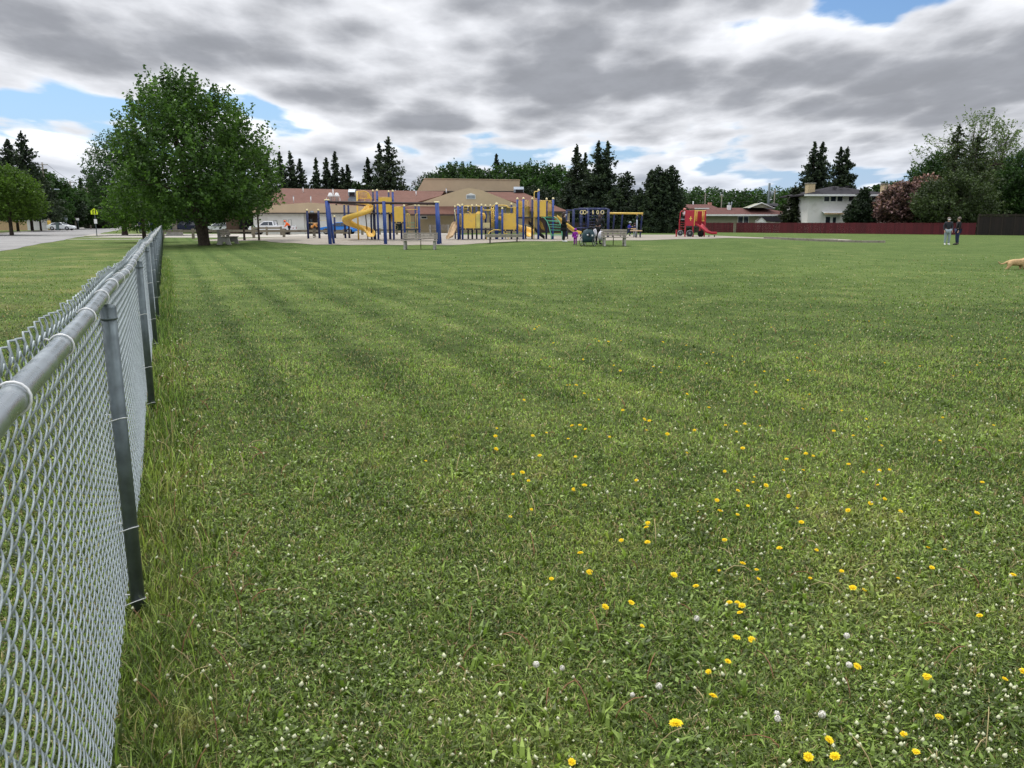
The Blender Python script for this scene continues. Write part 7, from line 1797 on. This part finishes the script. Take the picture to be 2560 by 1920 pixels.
MB().tube([(xl+.05, Y-.3, zb_+.02), (xr-.05, Y-.3, zb_+.02)], .02, 6).build('axle', M['rim'], tr_)
MB().tube([(xr-.2, Y+.2, zt-.1), (xr+.1, Y+.5, zt+.12), (xr+.1, Y+.6, zt+.12), (xl+.5, Y+.6, zt+.12)], .015, 6).build('push_handle', M['black_plastic'], tr_)
for xx, yy, rr in ((xl+.05, Y-.28, .235), (xr-.03, Y-.28, .235), (xl+.30, Y+.55, .14)):
    zc = zg+rr; tl = .25 if rr > .2 else .1
    w_ = MB().tube([(xx+rr*.55*math.cos(a*math.pi/12), yy+rr*.84*math.cos(a*math.pi/12), zc+rr*math.sin(a*math.pi/12)) for a in range(24)], .018, 6, closed=True).build('wheel', M['rubber'], tr_)
    sp_ = MB()
    for k in range(8): a = k*math.pi/8; sp_.bar((xx-rr*.5*math.cos(a), yy-rr*.8*math.cos(a), zc-rr*.95*math.sin(a)), (xx+rr*.5*math.cos(a), yy+rr*.8*math.cos(a), zc+rr*.95*math.sin(a)), .005, 4)
    sp_.tube([(xx+rr*.5*math.cos(a*math.pi/12), yy+rr*.76*math.cos(a*math.pi/12), zc+rr*.91*math.sin(a*math.pi/12)) for a in range(24)], .010, 5, closed=True).build('spokes', M['rim'], w_)

# ------------------------------------------------------------------ dog
Yd = 26.2; xd = wx(2552, Yd)
dg_ = thing('dog', 'golden furred dog walking off at the right edge with tail raised', 'dog', (xd, Yd, -.115), None, 0)
k_ = .66
P_ = [(0, 0, .50), (-.28, 0, .50), (-.40, 0, .49), (.25, 0, .50), (.40, 0, .56), (.52, 0, .70), (.60, 0, .78), (.70, 0, .76), (.80, 0, .72),
      (-.46, 0, .52), (-.60, 0, .44), (-.72, 0, .42), (-.82, 0, .47), (-.88, 0, .55),
      (-.34, .09, .40), (-.27, .10, .24), (-.41, .10, .15), (-.38, .10, .03), (-.33, .10, .02),
      (-.36, -.09, .40), (-.40, -.10, .25), (-.55, -.10, .17), (-.54, -.10, .03), (-.49, -.10, .02),
      (.30, .08, .38), (.30, .09, .20), (.27, .09, .03), (.32, .09, .02), (.32, -.08, .38), (.38, -.09, .21), (.40, -.09, .03), (.45, -.09, .02), (.60, .05, .86), (.60, -.05, .86)]
E_ = [(0, 1), (1, 2), (0, 3), (3, 4), (4, 5), (5, 6), (6, 7), (7, 8), (2, 9), (9, 10), (10, 11), (11, 12), (12, 13), (1, 14), (14, 15), (15, 16), (16, 17), (17, 18), (1, 19), (19, 20), (20, 21), (21, 22), (22, 23), (3, 24), (24, 25), (25, 26), (26, 27), (3, 28), (28, 29), (29, 30), (30, 31), (6, 32), (6, 33)]
Rr_ = [.135, .125, .10, .15, .12, .085, .085, .055, .035, .035, .030, .028, .026, .014, .085, .05, .032, .028, .03, .085, .05, .032, .028, .03, .06, .036, .028, .03, .06, .036, .028, .03, .025, .025]
skin_obj('body', [Vector(p)*k_ for p in P_], E_, [r*k_*(1.34 if i < 5 or i in (14, 19, 24, 28) else 1.35) for i, r in enumerate(Rr_)], M['fur'], dg_, 2)
MB().ball(Vector((.83, 0, .73))*k_, .022, 8, 6).ball(Vector((.66, .06, .80))*k_, .012, 6, 5).ball(Vector((.66, -.06, .80))*k_, .012, 6, 5).build('nose_and_eyes', M['sclera'], dg_, local=True)
